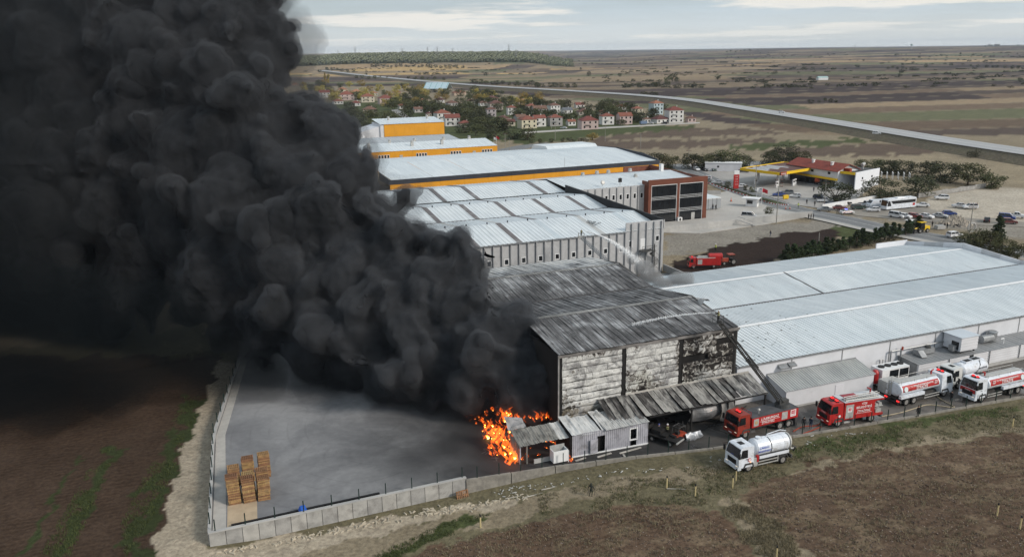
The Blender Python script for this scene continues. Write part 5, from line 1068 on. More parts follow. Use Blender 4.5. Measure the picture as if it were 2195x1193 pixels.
# --- burnt forklift and flatbed under the canopy
loc, rz = place(15.6, -4.0, 20)
v = thing('forklift', 'burnt orange forklift under the scorched canopy', 'forklift', loc, rz)
obj('chassis', MB().taper(-1.2,1.1,-.55,.55,.35,1.0,(.1,.15,.05)), M_rust, v); obj('counterweight', MB().taper(-1.6,-1.1,-.5,.5,.4,1.15,(.1,0,.05)), M_sooty, v); obj('overhead_guard', MB().tube([(-.9,-.5,1.0),(-.7,-.5,2.1),(.6,-.5,2.1),(.9,-.5,1.0)],.05,4).tube([(-.9,.5,1.0),(-.7,.5,2.1),(.6,.5,2.1),(.9,.5,1.0)],.05,4).tube([(-.7,-.5,2.1),(-.7,.5,2.1)],.04,4).tube([(0,-.5,2.1),(0,.5,2.1)],.04,4).tube([(.6,-.5,2.1),(.6,.5,2.1)],.04,4), M_grate, v); obj('mast', MB().box(1.15,1.3,-.45,-.33,.1,2.2).box(1.15,1.3,.33,.45,.1,2.2).box(1.15,1.3,-.33,.33,1.0,1.1), M_sooty, v); obj('fork', MB().box(1.3,2.3,-.35,-.22,.1,.16), M_sooty, v); obj('fork', MB().box(1.3,2.3,.22,.35,.1,.16), M_sooty, v); obj('seat', MB().box(-.6,-.1,-.25,.25,1.0,1.4), M_sooty, v); wheels(v, .32, .25, [(.8,.5),(.8,-.5),(-.9,.45),(-.9,-.45)])
loc, rz = place(13.6, -3.4, 118)
v = thing('flatbed_trailer', 'blackened flatbed trailer in front of the shed door beside the forklift', 'trailer', loc, rz)
obj('bed', MB().box(-2.4,2.2,-1.0,1.0,.75,.9), M_sooty, v); obj('headboard', MB().box(2.1,2.2,-1,1,.9,1.7), M_sooty, v); obj('tail_bar', MB().box(-2.55,-2.4,-1.0,1.0,.6,.75), M_alu, v); obj('burnt_load', MB().box(.2,1.6,-.7,.5,.9,1.5).box(-.8,.0,-.2,.8,.9,1.2), M_sooty, v); wheels(v, .35, .25, [(-1.5,.85),(-1.5,-.85),(1.2,.85),(1.2,-.85)])
v = site_thing('white_bin', 'white steel skip bin with open top at the burning shed end', 'bin'); obj('front', MB().box(-2.5,-.5,-3.6,-3.52,.2,1.75), M_white, v); obj('side', MB().box(-2.5,-2.42,-3.52,-2.5,.2,1.75), M_white, v); obj('side', MB().box(-.58,-.5,-3.52,-2.5,.2,1.75), M_white, v); obj('back', MB().box(-2.5,-.5,-2.5,-2.42,.2,2.1), M_alu, v); obj('floor', MB().box(-2.42,-.58,-3.5,-2.5,.2,.3), M_grate, v); obj('post', MB().box(-.45,-.38,-3.6,-3.5,0,1.6), M_frame, v)
for o_ in COL.objects:
    if o_.name.split('.')[0] in ('vacuum_truck','ladder_truck','pump_truck','water_tanker','small_tanker'): o_.scale = (TS, TS, TS)
    if o_.name == 'aerial_truck': o_.scale = (.82, .82, .82)
# ---------------------------------------------------------------- cars
CT = {  # length, width, height, profile of the body side (x, z), glasshouse (x0b,x1b,x0t,x1t), z belt
 'sedan': (4.4,1.75,1.45,[(-2.2,.35),(-2.2,.85),(-2.1,.95),(-1.5,1.0),(.9,.98),(1.95,.82),(2.2,.6),(2.2,.3)],(-1.65,.95,-1.0,.25)),
 'hatch': (4.0,1.75,1.5,[(-2.0,.35),(-2.0,.9),(-1.95,1.02),(.85,1.0),(1.75,.84),(2.0,.6),(2.0,.3)],(-1.98,.95,-1.6,.2)),
 'suv': (4.4,1.85,1.68,[(-2.2,.4),(-2.2,1.0),(-2.15,1.1),(1.0,1.08),(2.0,.95),(2.2,.7),(2.2,.35)],(-2.18,1.1,-1.85,.3)),
 'van': (4.6,1.85,1.9,[(-2.3,.35),(-2.3,1.1),(-2.28,1.15),(1.3,1.1),(2.15,.9),(2.3,.6),(2.3,.3)],(-2.28,1.45,-2.15,.6)),
 'pickup': (5.1,1.85,1.75,[(-2.55,.5),(-2.55,1.05),(-.5,1.1),(1.2,1.08),(2.35,.98),(2.55,.7),(2.55,.4)],(-.75,1.25,-.5,.5)),
}
CM = {}
def car_meshes(ty, col):
    k = (ty, col)
    if k in CM: return CM[k]
    L, w_, H_, prof, (a0, a1, t0, t1) = CT[ty]; h = w_/2; zb = 1.0 if ty in ('sedan','hatch') else 1.08
    mat = pm('car_paint_' + col, CARCOL[col], .25, .05, 1.0, spec=.6)
    b = MB(); n = len(prof); ins = [.06 if z < .4 else (.0 if z < .9 else .07) for x, z in prof]
    vs = [(x, -h+ins[i], z) for i, (x, z) in enumerate(prof)] + [(x, h-ins[i], z) for i, (x, z) in enumerate(prof)]
    b.add(vs, [tuple(range(n)), tuple(range(2*n-1, n-1, -1))] + [(k2, n+k2, n+(k2+1) % n, (k2+1) % n) for k2 in range(n)])
    r = MB().hexa([(t0-.05,-h+.27,H_-.06),(t1+.05,-h+.27,H_-.06),(t1+.05,h-.27,H_-.06),(t0-.05,h-.27,H_-.06),(t0+.1,-h+.33,H_),(t1-.05,-h+.33,H_),(t1-.05,h-.33,H_),(t0+.1,h-.33,H_)])
    pil = MB()
    for s_ in (-1, 1):
        for xb, xt in ((a0+.02, t0+.02), (a1-.02, t1-.02), ((a0+a1)/2, (t0+t1)/2)): pil.tube([(xb, s_*(h-.085), zb-.08), (xt, s_*(h-.26), H_-.04)], .05, 4)
    g = MB().hexa([(a0,-h+.1,zb-.08),(a1,-h+.1,zb-.08),(a1,h-.1,zb-.08),(a0,h-.1,zb-.08),(t0,-h+.28,H_-.05),(t1,-h+.28,H_-.05),(t1,h-.28,H_-.05),(t0,h-.28,H_-.05)])
    if ty == 'pickup':
        extra = MB().box(-2.45,-.85,-h+.18,h-.18,1.08,1.11)
    else: extra = None
    xf = prof[-1][0]; xb = prof[0][0]
    hl = MB().box(xf-.12,xf+.01,-h+.08,-h+.45,.58,.72).box(xf-.12,xf+.01,h-.45,h-.08,.58,.72); tl_ = MB().box(xb-.01,xb+.08,-h+.06,-h+.3,.75,.92).box(xb-.01,xb+.08,h-.3,h-.06,.75,.92)
    r.add(pil.v, pil.f); CM[k] = [('body', b.mesh('body', mat)), ('roof', r.mesh('roof', mat)), ('windows', g.mesh('windows', M_glass)), ('headlights', hl.mesh('headlights', M_frame)), ('tail_lights', tl_.mesh('tail_lights', M_let_r))]
    if extra: CM[k].append(('load_bed', extra.mesh('load_bed', M_black)))
    return CM[k]
CARCOL = dict(white=(.62,.63,.65), silver=(.36,.37,.39), grey=(.16,.17,.18), black=(.02,.02,.022), red=(.25,.03,.03), maroon=(.15,.04,.035), blue=(.03,.06,.22), dkgreen=(.03,.05,.04), navy=(.02,.03,.06))
def car(px, py, hd, ty, col, label, name='parked_car', cat='car', z=.03, group=None):
    p = G(px, py, z); L, w_ = CT[ty][0], CT[ty][1]
    v = thing(name, label, cat, (p.x, p.y, z), R(hd), group)
    for nm, me in car_meshes(ty, col): put(nm, me, v)
    xw = L*.31; wheels(v, .33, .2, [(xw, w_/2-.12), (xw, -w_/2+.12), (-xw, w_/2-.12), (-xw, -w_/2+.12)])
    return v
AD = math.degrees(SROT)                         # works axis in world degrees
for a_ in [
 (1922,466,-52,'van','white','white van, first in the parking row nearest the bus'), (1939,467,-52,'hatch','white','small white hatchback between the white van and the red car'), (1961,467,-52,'hatch','red','red hatchback in the parking row'),
 (1985,467,-52,'sedan','white','white sedan right of the red hatchback'), (2015,466,-40,'sedan','silver','silver sedan beside the rubble heap'), (2035,461,-8,'hatch','blue','bright blue hatchback by the rubble heap'),
 (1976,443,172,'sedan','white','white sedan behind the white coach'), (2018,427,170,'suv','white','lone white hatchback by the garden wall beyond the coach'), (2056,444,176,'sedan','silver','silver car partly behind a white estate on the pale gravel'),
 (2079,447,176,'suv','white','white estate on the pale gravel'), (2115,475,60,'sedan','black','black car near the power pole'), (2158,470,-35,'van','blue','dark blue van beside the white pickup'), (2178,466,-30,'pickup','white','white pickup at the far edge of the gravel lot'), (2162,479,-22,'suv','maroon','maroon estate in front of the blue van'),
 (1871,453,172,'hatch','white','white hatchback at the nose of the coach'), (1839,448,8,'suv','dkgreen','dark green car left of the coach'), (1857,441,10,'pickup','white','white pickup half hidden behind the dark green car'), (1800,449,-10,'sedan','maroon','brownish red sedan behind the police car'),
 (1767,452,170,'sedan','grey','grey saloon parked by the white garden wall'), (1768,433,-12,'pickup','white','white pickup under the tree by the forecourt'), (1757,427,-50,'suv','navy','dark car under the tree by the forecourt'), (2045,508,20,'suv','white','white car on the road behind the white hall parapet'),
 (1493,365,-80,'hatch','white','white car at the far end of the forecourt'), (1511,366,-80,'hatch','black','dark car next to the far white car on the forecourt'), (1528,366,-80,'suv','dkgreen','dark green jeep by the plane trees'), (1594,369,-20,'sedan','navy','navy car by the white forecourt hut'),
 (1538,394,172,'sedan','silver','silver sedan on the forecourt by the hedge'), (1514,384,160,'hatch','white','pale car at the edge of the office corner'), (1588,402,172,'sedan','white','white sedan behind the red price sign'), (1625,411,160,'sedan','white','white sedan behind the flagpoles'),
 (1669,420,172,'sedan','blue','dark blue sedan on the forecourt'), (1687,416,160,'suv','grey','grey car beside the dark blue sedan'), (1704,423,165,'hatch','white','white hatchback on the open forecourt'), (1782,441,10,'sedan','navy','dark car behind the white garden wall'), (1810,438,10,'sedan','black','black car in the tree shade behind the wall'),
]: car(*a_)
v = car(1815,458,12,'sedan','white','white police car with blue beacon and red stripe on the road', 'police_car'); obj('light_bar', MB().box(-.5,-.2,-.5,.5,1.45,1.58), M_bluelight, v); obj('stripe', MB().box(-1.9,1.2,-.885,-.875,.62,.76).box(-1.9,1.2,.875,.885,.62,.76), M_red, v)
car(1606,467,-28,'van','silver','silver panel van on the office apron', 'parked_van', 'van', .95 if False else .06)
for px, py, lab in ((1879,288,'white car driving on the motorway, nearest of the two'), (1675,242,'white car driving on the motorway, farther of the two')):
    p = G(px, py, HZ); v = car(px, py, -25, 'suv', 'white', lab, 'moving_car'); v.location = (p.x, p.y, HZ + .03)
for px, py, hd, ty, col, lab in ((1208,276,150,'sedan','white','white car on the village lane'), (1424,266,150,'suv','black','black car by the village edge'), (1394,266,150,'sedan','white','pale car beside the blue trailer at the village edge')): car(px, py, hd, ty, col, lab)
# coach
p0, p1 = G(1886,451), G(1963,443); d = p0 - p1; p = (p0 + p1)/2
v = thing('coach', 'white touring coach with dark window band and red flag panel', 'bus', (p.x, p.y, .03), math.atan2(d.y, d.x))
prof = [(-6.1,.35),(-6.1,3.2),(-5.9,3.5),(5.4,3.5),(5.9,3.2),(6.15,1.2),(6.15,.35)]
obj('body', MB().prism(prof, -1.25, 1.25), M_vwhite, v)
for s_ in (-1, 1): obj('window_band', MB().prism([(-5.8,1.9),(-5.8,2.9),(4.6,2.9),(3.6,1.9)], s_*1.255-.01, s_*1.255+.01), M_glass, v); obj('flag_panel', MB().box(-5.7,-4.7,s_*1.258-.008,s_*1.258+.008,.9,1.7), M_red, v); obj('front_window', MB().prism([(4.2,1.3),(4.9,2.9),(5.7,2.9),(5.9,1.3)], s_*1.255-.01, s_*1.255+.01), M_glass, v)
obj('windscreen', slab([(6.17,-1.1,1.35),(6.17,1.1,1.35),(5.93,1.1,3.1),(5.93,-1.1,3.1)], .04), M_glass, v); obj('roof_pod', MB().taper(-2,1.5,-.8,.8,3.5,3.72,(.2,.2,.1)), M_white, v); obj('bumper', MB().box(6.1,6.25,-1.2,1.2,.35,.8), M_frame, v)
for s_ in (-1, 1): obj('mirror', MB().box(6.1,6.5,s_*1.4-.1,s_*1.4+.1,2.3,2.9), M_black, v); obj('headlight', MB().box(6.15,6.26,s_*.95-.2,s_*.95+.2,.85,1.05), M_frame, v)
wheels(v, .5, .3, [(3.9,1.1),(3.9,-1.1),(-3.4,1.1),(-3.4,-1.1)])
p = G(1877,444); v = thing('minibus', 'white minibus hidden behind the coach', 'minibus', (p.x, p.y, .03), R(195)); obj('body', MB().prism([(-3,.35),(-3,2.4),(1.9,2.5),(2.6,1.5),(3.0,1.2),(3.0,.35)], -1, 1), M_vwhite, v); obj('windscreen', slab([(2.62,-.85,1.55),(2.62,.85,1.55),(2.05,.8,2.35),(2.05,-.8,2.35)], .05), M_glass, v); wheels(v, .38, .24, [(2,.9),(2,-.9),(-1.9,.9),(-1.9,-.9)])
p = G(1766,397); v = thing('fuel_truck', 'small truck with orange tank and white cab by the forecourt shop', 'truck', (p.x, p.y, .03), R(-12)); cab(v, 3.2, 1.5, M_vwhite, .6, 2.6, 2.1); chassis(v, -3.2, 3); obj('tank', cyl_tank(-3.4, 1.3, .85, 1.85, 1.0, 18), pm('orange_tank', (.45,.09,.035), .45, .1), v); wheels(v, .45, .28, [(2.1,.9),(2.1,-.9),(-2,.9),(-2,-.9)])
p = G(1972,498); v = thing('wheel_loader', 'yellow roofed loader behind the conifers by the white hall', 'loader', (p.x, p.y, .03), R(200)); obj('cab', MB().taper(-.8,.8,-.8,.8,1.2,2.9,(.1,.2,.1)), M_glass, v); obj('roof', MB().box(-1,1,-.95,.95,2.9,3.05), M_yel2, v); obj('engine_body', MB().box(-2.6,-.8,-.8,.8,.8,1.8), M_yel2, v); obj('arm', MB().tube([(.8,0,1.4),(2.4,0,1.0)],.18,6), M_yel2, v); obj('bucket', MB().prism([(2.3,.2),(3.2,.2),(3.0,.9),(2.4,1.2)],-1.1,1.1), M_grate, v); wheels(v, .6, .4, [(1.0,.9),(1.0,-.9),(-1.6,.9),(-1.6,-.9)])
p = G(2050,487); v = thing('motorbike', 'dark motorbike parked by the rubble heap', 'motorbike', (p.x, p.y, .02), R(10)); obj('frame', MB().tube([(-.6,0,.6),(.2,0,.75),(.65,0,.9),(.75,0,.35)],.08,5).box(-.1,.35,-.14,.14,.35,.7), M_black, v); obj('seat', MB().taper(-.75,.0,-.14,.14,.78,.9,(.05,.05,.02)), M_black, v); obj('handlebar', MB().tube([(.6,-.35,1.05),(.62,0,1.0),(.6,.35,1.05)],.025,4), M_grate, v); wheels(v, .31, .12, [(.72,0),(-.68,0)])
p = G(1379,268); v = thing('trailer', 'blue and grey farm trailer at the village edge', 'trailer', (p.x, p.y, .03), R(20)); obj('box', MB().box(-2.4,2.4,-1.1,1.1,.8,2.6), pm('trailer_blue', (.12,.17,.26), .6, .2), v); obj('drawbar', MB().tube([(2.4,0,.8),(3.6,0,.6)],.08,4), M_grate, v); wheels(v, .45, .28, [(1.2,1),(1.2,-1),(-1.2,1),(-1.2,-1)])
# ================================================================ trees and shrubs
def leaf_mat(name, c1, c2, rnd=.25):
    t = NT(name); p = t.pos(); n1 = t.noise(p, .55, 4, .6); n2 = t.noise(p, 3.0, 3, .6); oi = t.n('ShaderNodeObjectInfo')
    c = t.mix(t.rng(n1, .3, .7), c1, c2); c = t.mix(t.rng(n2, .3, .75, 0, .5), c, tuple(min(1, x*1.6) for x in c2))
    h = t.n('ShaderNodeHueSaturation'); t.set(h.inputs['Value'], t.rng(oi.outputs['Random'], 0, 1, 1-rnd, 1+rnd, False)); t.set(h.inputs['Hue'], t.rng(oi.outputs['Random'], 0, 1, .48, .52, False)); t.set(h.inputs['Color'], c)
    return t.bsdf(h.outputs[0], .8, 0, None, .15)
LM = dict(broad=leaf_mat('olive_leaves', (.036,.040,.020), (.085,.088,.042)), autumn=leaf_mat('yellowing_leaves', (.14,.115,.032), (.32,.25,.075)), dark=leaf_mat('dark_leaves', (.024,.028,.017), (.058,.062,.033)), conifer=leaf_mat('conifer_needles', (.016,.026,.014), (.045,.062,.028)), bush=leaf_mat('shrub_leaves', (.028,.030,.019), (.066,.064,.038)))
M_bark = pm('bark', (.10,.08,.06), .9, .3, 2.0)
def crown_mesh(seed, kind, n, leaf):
    """leaf faces gathered in clumps through the crown volume; unit tree of height 1"""
    r = np.random.default_rng(seed); mb = MB(); cl = []
    if kind == 'conifer':
        for k in range(26): z = r.uniform(.12, .98); rr = .20*(1-z)**.8*r.uniform(.4, 1.1); t = r.uniform(0, 6.28); cl.append((rr*math.cos(t), rr*math.sin(t), z, .05+.09*(1-z)))
    elif kind == 'poplar':
        for k in range(22): z = r.uniform(.15, .97); rr = .10*math.sin(math.pi*min(1, z*.95))*r.uniform(.2, 1); t = r.uniform(0, 6.28); cl.append((rr*math.cos(t), rr*math.sin(t), z, .06))
    elif kind == 'bush':
        for k in range(14): t, u = r.uniform(0, 6.28), r.uniform(0, 1)**.5; cl.append((.62*u*math.cos(t), .62*u*math.sin(t), r.uniform(.15, .72)*(1-.45*u), r.uniform(.16, .28)))
    else:
        for k in range(30):
            t, u = r.uniform(0, 6.28), r.uniform(.15, 1)**.5; zz = r.uniform(-1, 1); s = math.sqrt(max(0, 1-zz*zz*.8)); cl.append((.42*u*s*math.cos(t), .42*u*s*math.sin(t), .54+.36*zz*(1-.12*u), r.uniform(.11, .19)))
    per = n // len(cl); C = np.repeat(np.array(cl), per, 0); N = len(C); d = r.normal(size=(N, 3)); d /= np.linalg.norm(d, axis=1)[:, None]; P = C[:, :3] + d*(C[:, 3]*r.uniform(.55, 1.08, N)**.6)[:, None]*np.array([1, 1, .82])
    a = r.normal(size=(N, 3)); a /= np.linalg.norm(a, axis=1)[:, None]; b = np.cross(a, d + r.normal(size=(N, 3))*.5); b /= np.linalg.norm(b, axis=1)[:, None] + 1e-6; s = (leaf*r.uniform(.6, 1.3, N))[:, None]
    mb.v = np.stack([P-a*s, P+b*s*.6, P+a*s, P-b*s*.6], 1).reshape(-1, 3).tolist(); mb.f = [(4*i, 4*i+1, 4*i+2, 4*i+3) for i in range(N)]; return mb.mesh('crown', None, fix=False), cl
def trunk_mesh(seed, kind, cl):
    r = random.Random(seed); mb = MB(); h = .42 if kind in ('broad', 'autumn', 'dark') else .9 if kind in ('conifer', 'poplar') else .3; w0 = .03
    pts = [(0, 0, -.03), (.01, 0, h*.4), (.0, .01, h)]; mb.tube(pts, [w0, w0*.8, w0*.5], 7)
    for k in range(7 if h < .8 else 0): c = cl[k*len(cl)//7]; mb.tube([(0, 0, h*.75), (c[0]*.5, c[1]*.5, (h+c[2])*.5), c[:3]], [w0*.45, w0*.3, w0*.12], 4)
    return mb.mesh('trunk', M_bark)
TV = {}
def tree_kind(kind, var, hi):
    k = (kind, var, hi)
    if k not in TV:
        shape = kind if kind in ('conifer', 'poplar', 'bush') else 'broad'; c, cl = crown_mesh(hash((len(kind)*31 + ord(kind[0]), var)) % 9999, shape, {0: 340, 1: 1100, 2: 2600}[hi], {0: .055, 1: .034, 2: .024}[hi])
        c.materials.append(LM['autumn' if kind == 'poplar' else kind if kind in LM else 'broad']); TV[k] = (c, trunk_mesh(var, kind, cl))
    return TV[k]
tr_ = random.Random(21)
def tree(px, py, h, kind, label, name='tree', hi=1, group=None, z=None, wx=1.0):
    p = G(px, py) if z is not None or py > 215 else hit(px, py); zz = float(ground_z(p.x, p.y)) + .12 if z is None else z
    c, tk = tree_kind(kind, tr_.randrange(4), hi); v = thing(name, label, 'bush' if kind == 'bush' else 'tree', (p.x, p.y, zz - (.18*h if kind in ('broad', 'dark', 'autumn') else 0)), tr_.uniform(0, 6.28), group)
    v.scale = (h*wx*tr_.uniform(.9, 1.15), h*wx*tr_.uniform(.9, 1.15), h); put('crown', c, v)
    if kind != 'bush': put('trunk', tk, v)
    else: put('stem', tk, v)
    return v
# around the petrol station (individually placed)
for a_ in [
 (1375,352,7,'broad','tree behind the amber hall corner'), (1405,357,8,'dark','dark tree between the amber hall and the office roof'), (1432,360,8,'broad','broad tree at the start of the station tree row'), (1484,362,8.5,'dark','second dark tree of the row beside the forecourt'), (1510,362,8.5,'broad','third tree of the row beside the forecourt'), (1535,362,9,'dark','fourth tree of the row with the jeep under it'), (1562,361,10,'broad','tall tree of the row just before the white hut'), (1590,358,7.5,'dark','low tree behind the white forecourt hut'),
 (1650,352,8,'dark','tree behind the yellow forecourt canopy'), (1685,350,11,'dark','tallest tree behind the forecourt canopy'), (1712,352,8,'broad','tree between the canopy and the red tiled roof'),
 (1790,431,9,'dark','big dark tree hiding the shop corner'), (1885,424,9.5,'dark','broad dark tree in front of the white slab wall'), (1968,418,9,'dark','dark round tree behind the garden wall'), (1845,366,6,'broad','small tree behind the flat shop roof'), (1878,370,7,'broad','slim tree behind the white slab wall'), (1903,372,7.5,'dark','leafy tree left of the pergola'), (1932,374,8,'dark','bushy dark tree beyond the pergola'), (1990,378,8,'dark','dark tree at the end of the garden'), (2020,388,10,'dark','wide dark tree in the garden corner'), (2075,396,10,'broad','green tree by the end of the garden wall'), (2125,402,7,'broad','lowest tree at the end of the garden wall'),
 (1270,300,5.5,'autumn','yellow-brown tree at the village field edge'), (1250,304,4.2,'bush','round dark bush at the village field edge'), (1222,303,3.2,'bush','low dark bush left of the round one'), (1130,300,9,'broad','big green tree behind the flag by the village street'), (1100,298,8,'dark','dark tree by the village street corner'), (1060,296,8,'dark','dark tree behind the amber workshop'), (1085,280,9,'dark','dark tree between the village houses and the workshop'), (1030,270,8,'broad','broad tree right of the amber block'), (995,285,8,'dark','dark tree at the edge of the amber block'), (1020,290,9,'broad','olive tree behind the amber workshop'), (1045,285,8,'dark','dark tree behind the flagpole'),
 (1363,262,7,'dark','dark round tree before the pink village house'), (1330,268,5,'broad','reddish tree among the front village houses'), (1425,235,6,'dark','dark tree behind the pale blue house'), (2090,336,5.5,'bush','wide dark thicket beside the motorway'),
]: tree(*a_, hi=2 if a_[1] > 345 else 1, wx=1.25 if a_[3] == 'bush' else 1.42)
for k, px in enumerate((1139,1158,1182,1206)): tree(px, 307 - k, 3.0, 'broad', 'small young tree in the row by the village street, number %s from the flag' % ('first','second','third','fourth')[k])
for k in range(22):
    px = 1690 + k*13; py = 562 - k*3.1; tree(px + tr_.uniform(-4, 4), py, tr_.uniform(3.0, 4.8), 'conifer', nth(k) + ' conifer from the left in the row behind the white hall', 'conifer_tree', 2, 'conifers behind the white hall', wx=1.9)
for k in range(9): px = 1700 + k*27; tree(px, 552 - k*4.6, tr_.uniform(1.8, 2.6), 'bush', nth(k) + ' dense shrub from the left under the conifer row', 'shrub', 1, 'shrubs under the conifers')
for k, (px, py, h) in enumerate(((2070,532,5),(2095,530,6),(2120,538,6.5),(2150,548,5.5),(2180,556,5),(2135,528,8))): tree(px, py, h, 'conifer' if k == 5 else 'broad', ('low olive tree','rounded olive tree','wide olive tree','short olive tree','last olive tree','dark pointed tree')[k] + ' behind the white hall parapet', hi=2, wx=1.3)
for k in range(16): px = 1512 + k*9; py = 386 + k*3.1; tree(px, py + 2, 1.3, 'bush', nth(k) + ' low shrub from the left in the forecourt hedge strip', 'shrub', 0, 'forecourt hedge shrubs', z=.05, wx=1.5)
for px, py, h, lab in ((1560,402,3,'bare shrub by the red price sign'), (1598,408,2.6,'bare shrub right of the price sign'), (1612,412,2.6,'bare shrub left of the flagpoles'), (1648,462,3.5,'young tree behind the guard hut')): tree(px, py, h, 'broad', lab, hi=1, z=.05)
# ---------------------------------------------------------------- village
HP = []; HN = []; SEEN = {}
def uniq(lab):
    k = SEEN.get(lab, 0); SEEN[lab] = k + 1; return lab if k == 0 else lab.replace(' tree ', ' tree, %s of a clump, ' % nth(k)).replace(' bush ', ' bush, %s of a clump, ' % nth(k))
WC = dict(white=(.55,.55,.54), cream=(.52,.48,.39), pink=(.48,.39,.37), lilac=(.40,.365,.38), grey=(.36,.355,.35), peach=(.50,.40,.32), blue=(.40,.48,.52), yellow=(.54,.50,.38), beige=(.40,.365,.32))
RC = dict(red=(.19,.068,.052), maroon=(.11,.045,.042), brown=(.14,.078,.062), orange=(.27,.125,.08), grey=(.13,.14,.16))
def house(px, py, wpx, st, wc, rc, where, rot=20, hip=True, deep=.8, name='house'):
    p = G(px, py); d = p.y*_c + CAMH*_s; w_ = wpx*d/FPX*.72; l = w_*deep; h = 2.9*st
    v = thing(name, '%s %s house with %s %s roof %s' % ({1:'low',2:'two-storey',3:'tall'}[st], wc, rc, 'hipped' if hip else 'gabled', where), 'house', (p.x, p.y + l*.4, 0), R(rot)); HP.append((p.x, p.y + l*.4, w_*.62)); HN.append('%s house %s' % (wc, where))
    wm = pm('render_' + wc, WC[wc], .85, .06, .3, rnd=.08); rm = pm('tile_' + rc, RC[rc], .85, .2, .6, rnd=.18); x, y = w_/2, l/2; e = .35
    wall = obj('wall', MB().box(-x, x, -y, y, -.3, h), wm, v)
    rh = min(w_, l)*.28
    if hip: rf = obj('roof', MB().add([(-x-e,-y-e,h),(x+e,-y-e,h),(x+e,y+e,h),(-x-e,y+e,h),(-(x-y)*.8 if x > y else 0,0,h+rh),((x-y)*.8 if x > y else 0,0,h+rh),(-x-e,-y-e,h-.15),(x+e,-y-e,h-.15),(x+e,y+e,h-.15),(-x-e,y+e,h-.15)], [(0,1,5,4),(1,2,5),(2,3,4,5),(3,0,4),(6,7,1,0),(7,8,2,1),(8,9,3,2),(9,6,0,3),(9,8,7,6)]), rm, v)
    else: rf = obj('roof', MB().prismx([(-y-e,h-.1),(0,h+rh),(y+e,h-.1),(y+e,h-.3),(0,h+rh-.2),(-y-e,h-.3)], -x-e, x+e), rm, v); obj('gable', MB().prismx([(-y,h),(y,h),(0,h+rh-.2)], -x, x), wm, v)
    obj('chimney', MB().box(x*.3,x*.3+.5,-.3,.3,h+rh*.4,h+rh+.6), wm, rf)
    for s_ in range(st):
        z = 1.5 + 2.9*s_
        for k in range(3 if w_ > 9 else 2):
            n_ = 3 if w_ > 9 else 2; xx = -x + w_*(k+.5)/n_; obj('window', MB().box(xx-.55, xx+.55, -y-.04, -y+.02, z-.65, z+.65), M_glass, wall)
        for yy in (-y*.45, y*.45): obj('window', MB().box(x-.02, x+.04, yy-.5, yy+.5, z-.6, z+.6), M_glass, wall)
        if s_ > 0: obj('balcony', MB().box(-x*.5, x*.1, -y-1.1, -y-.02, z-1.5, z-1.35).box(-x*.5, x*.1, -y-1.1, -y-1.02, z-1.35, z-.6), wm, v)
    return v
for a_ in [
 (947,259,42,2,'white','red','at the street corner behind the amber block'), (968,270,44,2,'white','red','nearest the amber block'), (996,273,34,1,'beige','red','beside the white corner houses'), (1130,275,48,2,'yellow','red','at the field edge behind the dark trees'),
 (1155,271,36,2,'white','red','just right of the yellow house'), (1190,270,38,2,'grey','red','with dark car port at the field edge'), (1224,269,24,1,'white','red','squeezed left of the big pink house'), (1261,277,52,2,'pink','red','standing alone at the field edge'), (1301,267,37,2,'white','red','right of the big pink house'), (1339,266,40,2,'pink','red','behind the round dark tree'),
 (1386,264,20,1,'white','brown','beside the blue trailer'), (1416,264,44,1,'white','maroon','with the long flat front'), (1446,263,46,3,'white','red','with balconies near the right end of the village'), (1481,262,26,1,'pink','brown','last on the right of the village'), (1407,245,34,3,'blue','orange','above the maroon roof'), (1334,236,33,1,'white','red','by the motorway bank'),
 (1215,243,29,1,'white','grey','the only one with slate roof'), (1187,241,32,2,'white','brown','left of the slate roof'), (1156,249,40,2,'lilac','brown','behind the grey car port house'), (1138,234,28,1,'beige','red','in the back row among dark trees'), (1115,259,32,1,'grey','brown','behind the yellow house'), (1052,250,28,2,'lilac','brown','among trees in the middle of the village'), (1078,262,34,1,'beige','brown','left of the maroon roofed house'), (1091,270,32,1,'cream','maroon','left of the yellow house'),
 (1062,236,40,2,'beige','brown','with broken gable in the middle row'), (1054,217,33,1,'beige','maroon','in the back row by yellow trees'), (895,241,26,1,'grey','brown','beside the village street'), (825,223,40,2,'pink','red','with blank side wall near the smoke'), (787,219,38,2,'cream','red','left of the blank pink house'), (741,214,42,2,'pink','red','beside the smoke with two wings'), (694,209,30,2,'white','red','closest to the smoke'), (723,223,28,1,'white','orange','low before the pink wings'),
 (862,233,24,1,'white','red','beside the bend of the village lane'), (1008,223,26,1,'cream','brown','at the back of the middle trees'), (1096,246,26,2,'white','red','in the second row behind the cream one'), (1118,223,26,1,'pink','orange','in the back row near the motorway'), (1242,231,26,1,'white','red','in the back row under the motorway bank'), (1290,249,28,1,'beige','red','behind the white pair at the field edge'), (1366,249,28,2,'cream','red','in the second row by the pale blue house'), (762,227,26,1,'white','red','below the pink wings near the smoke'), (905,222,26,1,'cream','orange','between the lane and the arched shed'), (1035,227,24,1,'white','brown','left of the broken gable'), (850,203,24,1,'peach','red','among the yellow trees at the back'), (800,205,24,1,'white','orange','behind the blank pink house'), (1172,228,24,1,'cream','red','behind the slate roof in the back row'),
 (791,242,40,1,'beige','brown','with wide gable among trees near the smoke'), (632,185,20,1,'peach','orange','high up by the smoke edge'), (762,202,32,1,'cream','orange','in the back left row'), (983,204,36,1,'peach','orange','below the arched shed'), (942,220,26,1,'white','maroon','in front of the arched shed'), (968,227,30,1,'grey','brown','with weathered roof mid village'), (733,197,30,1,'cream','orange','at the back left by yellow poplars'), (720,258,30,1,'grey','brown','half in the smoke'), (918,251,15,1,'beige','maroon','tiny by the street'), (1251,247,36,1,'beige','brown','long behind the slate roof'),
]: house(*a_[:6], a_[6], rot=tr_.choice((14, 20, 25)), hip=tr_.random() < .75)
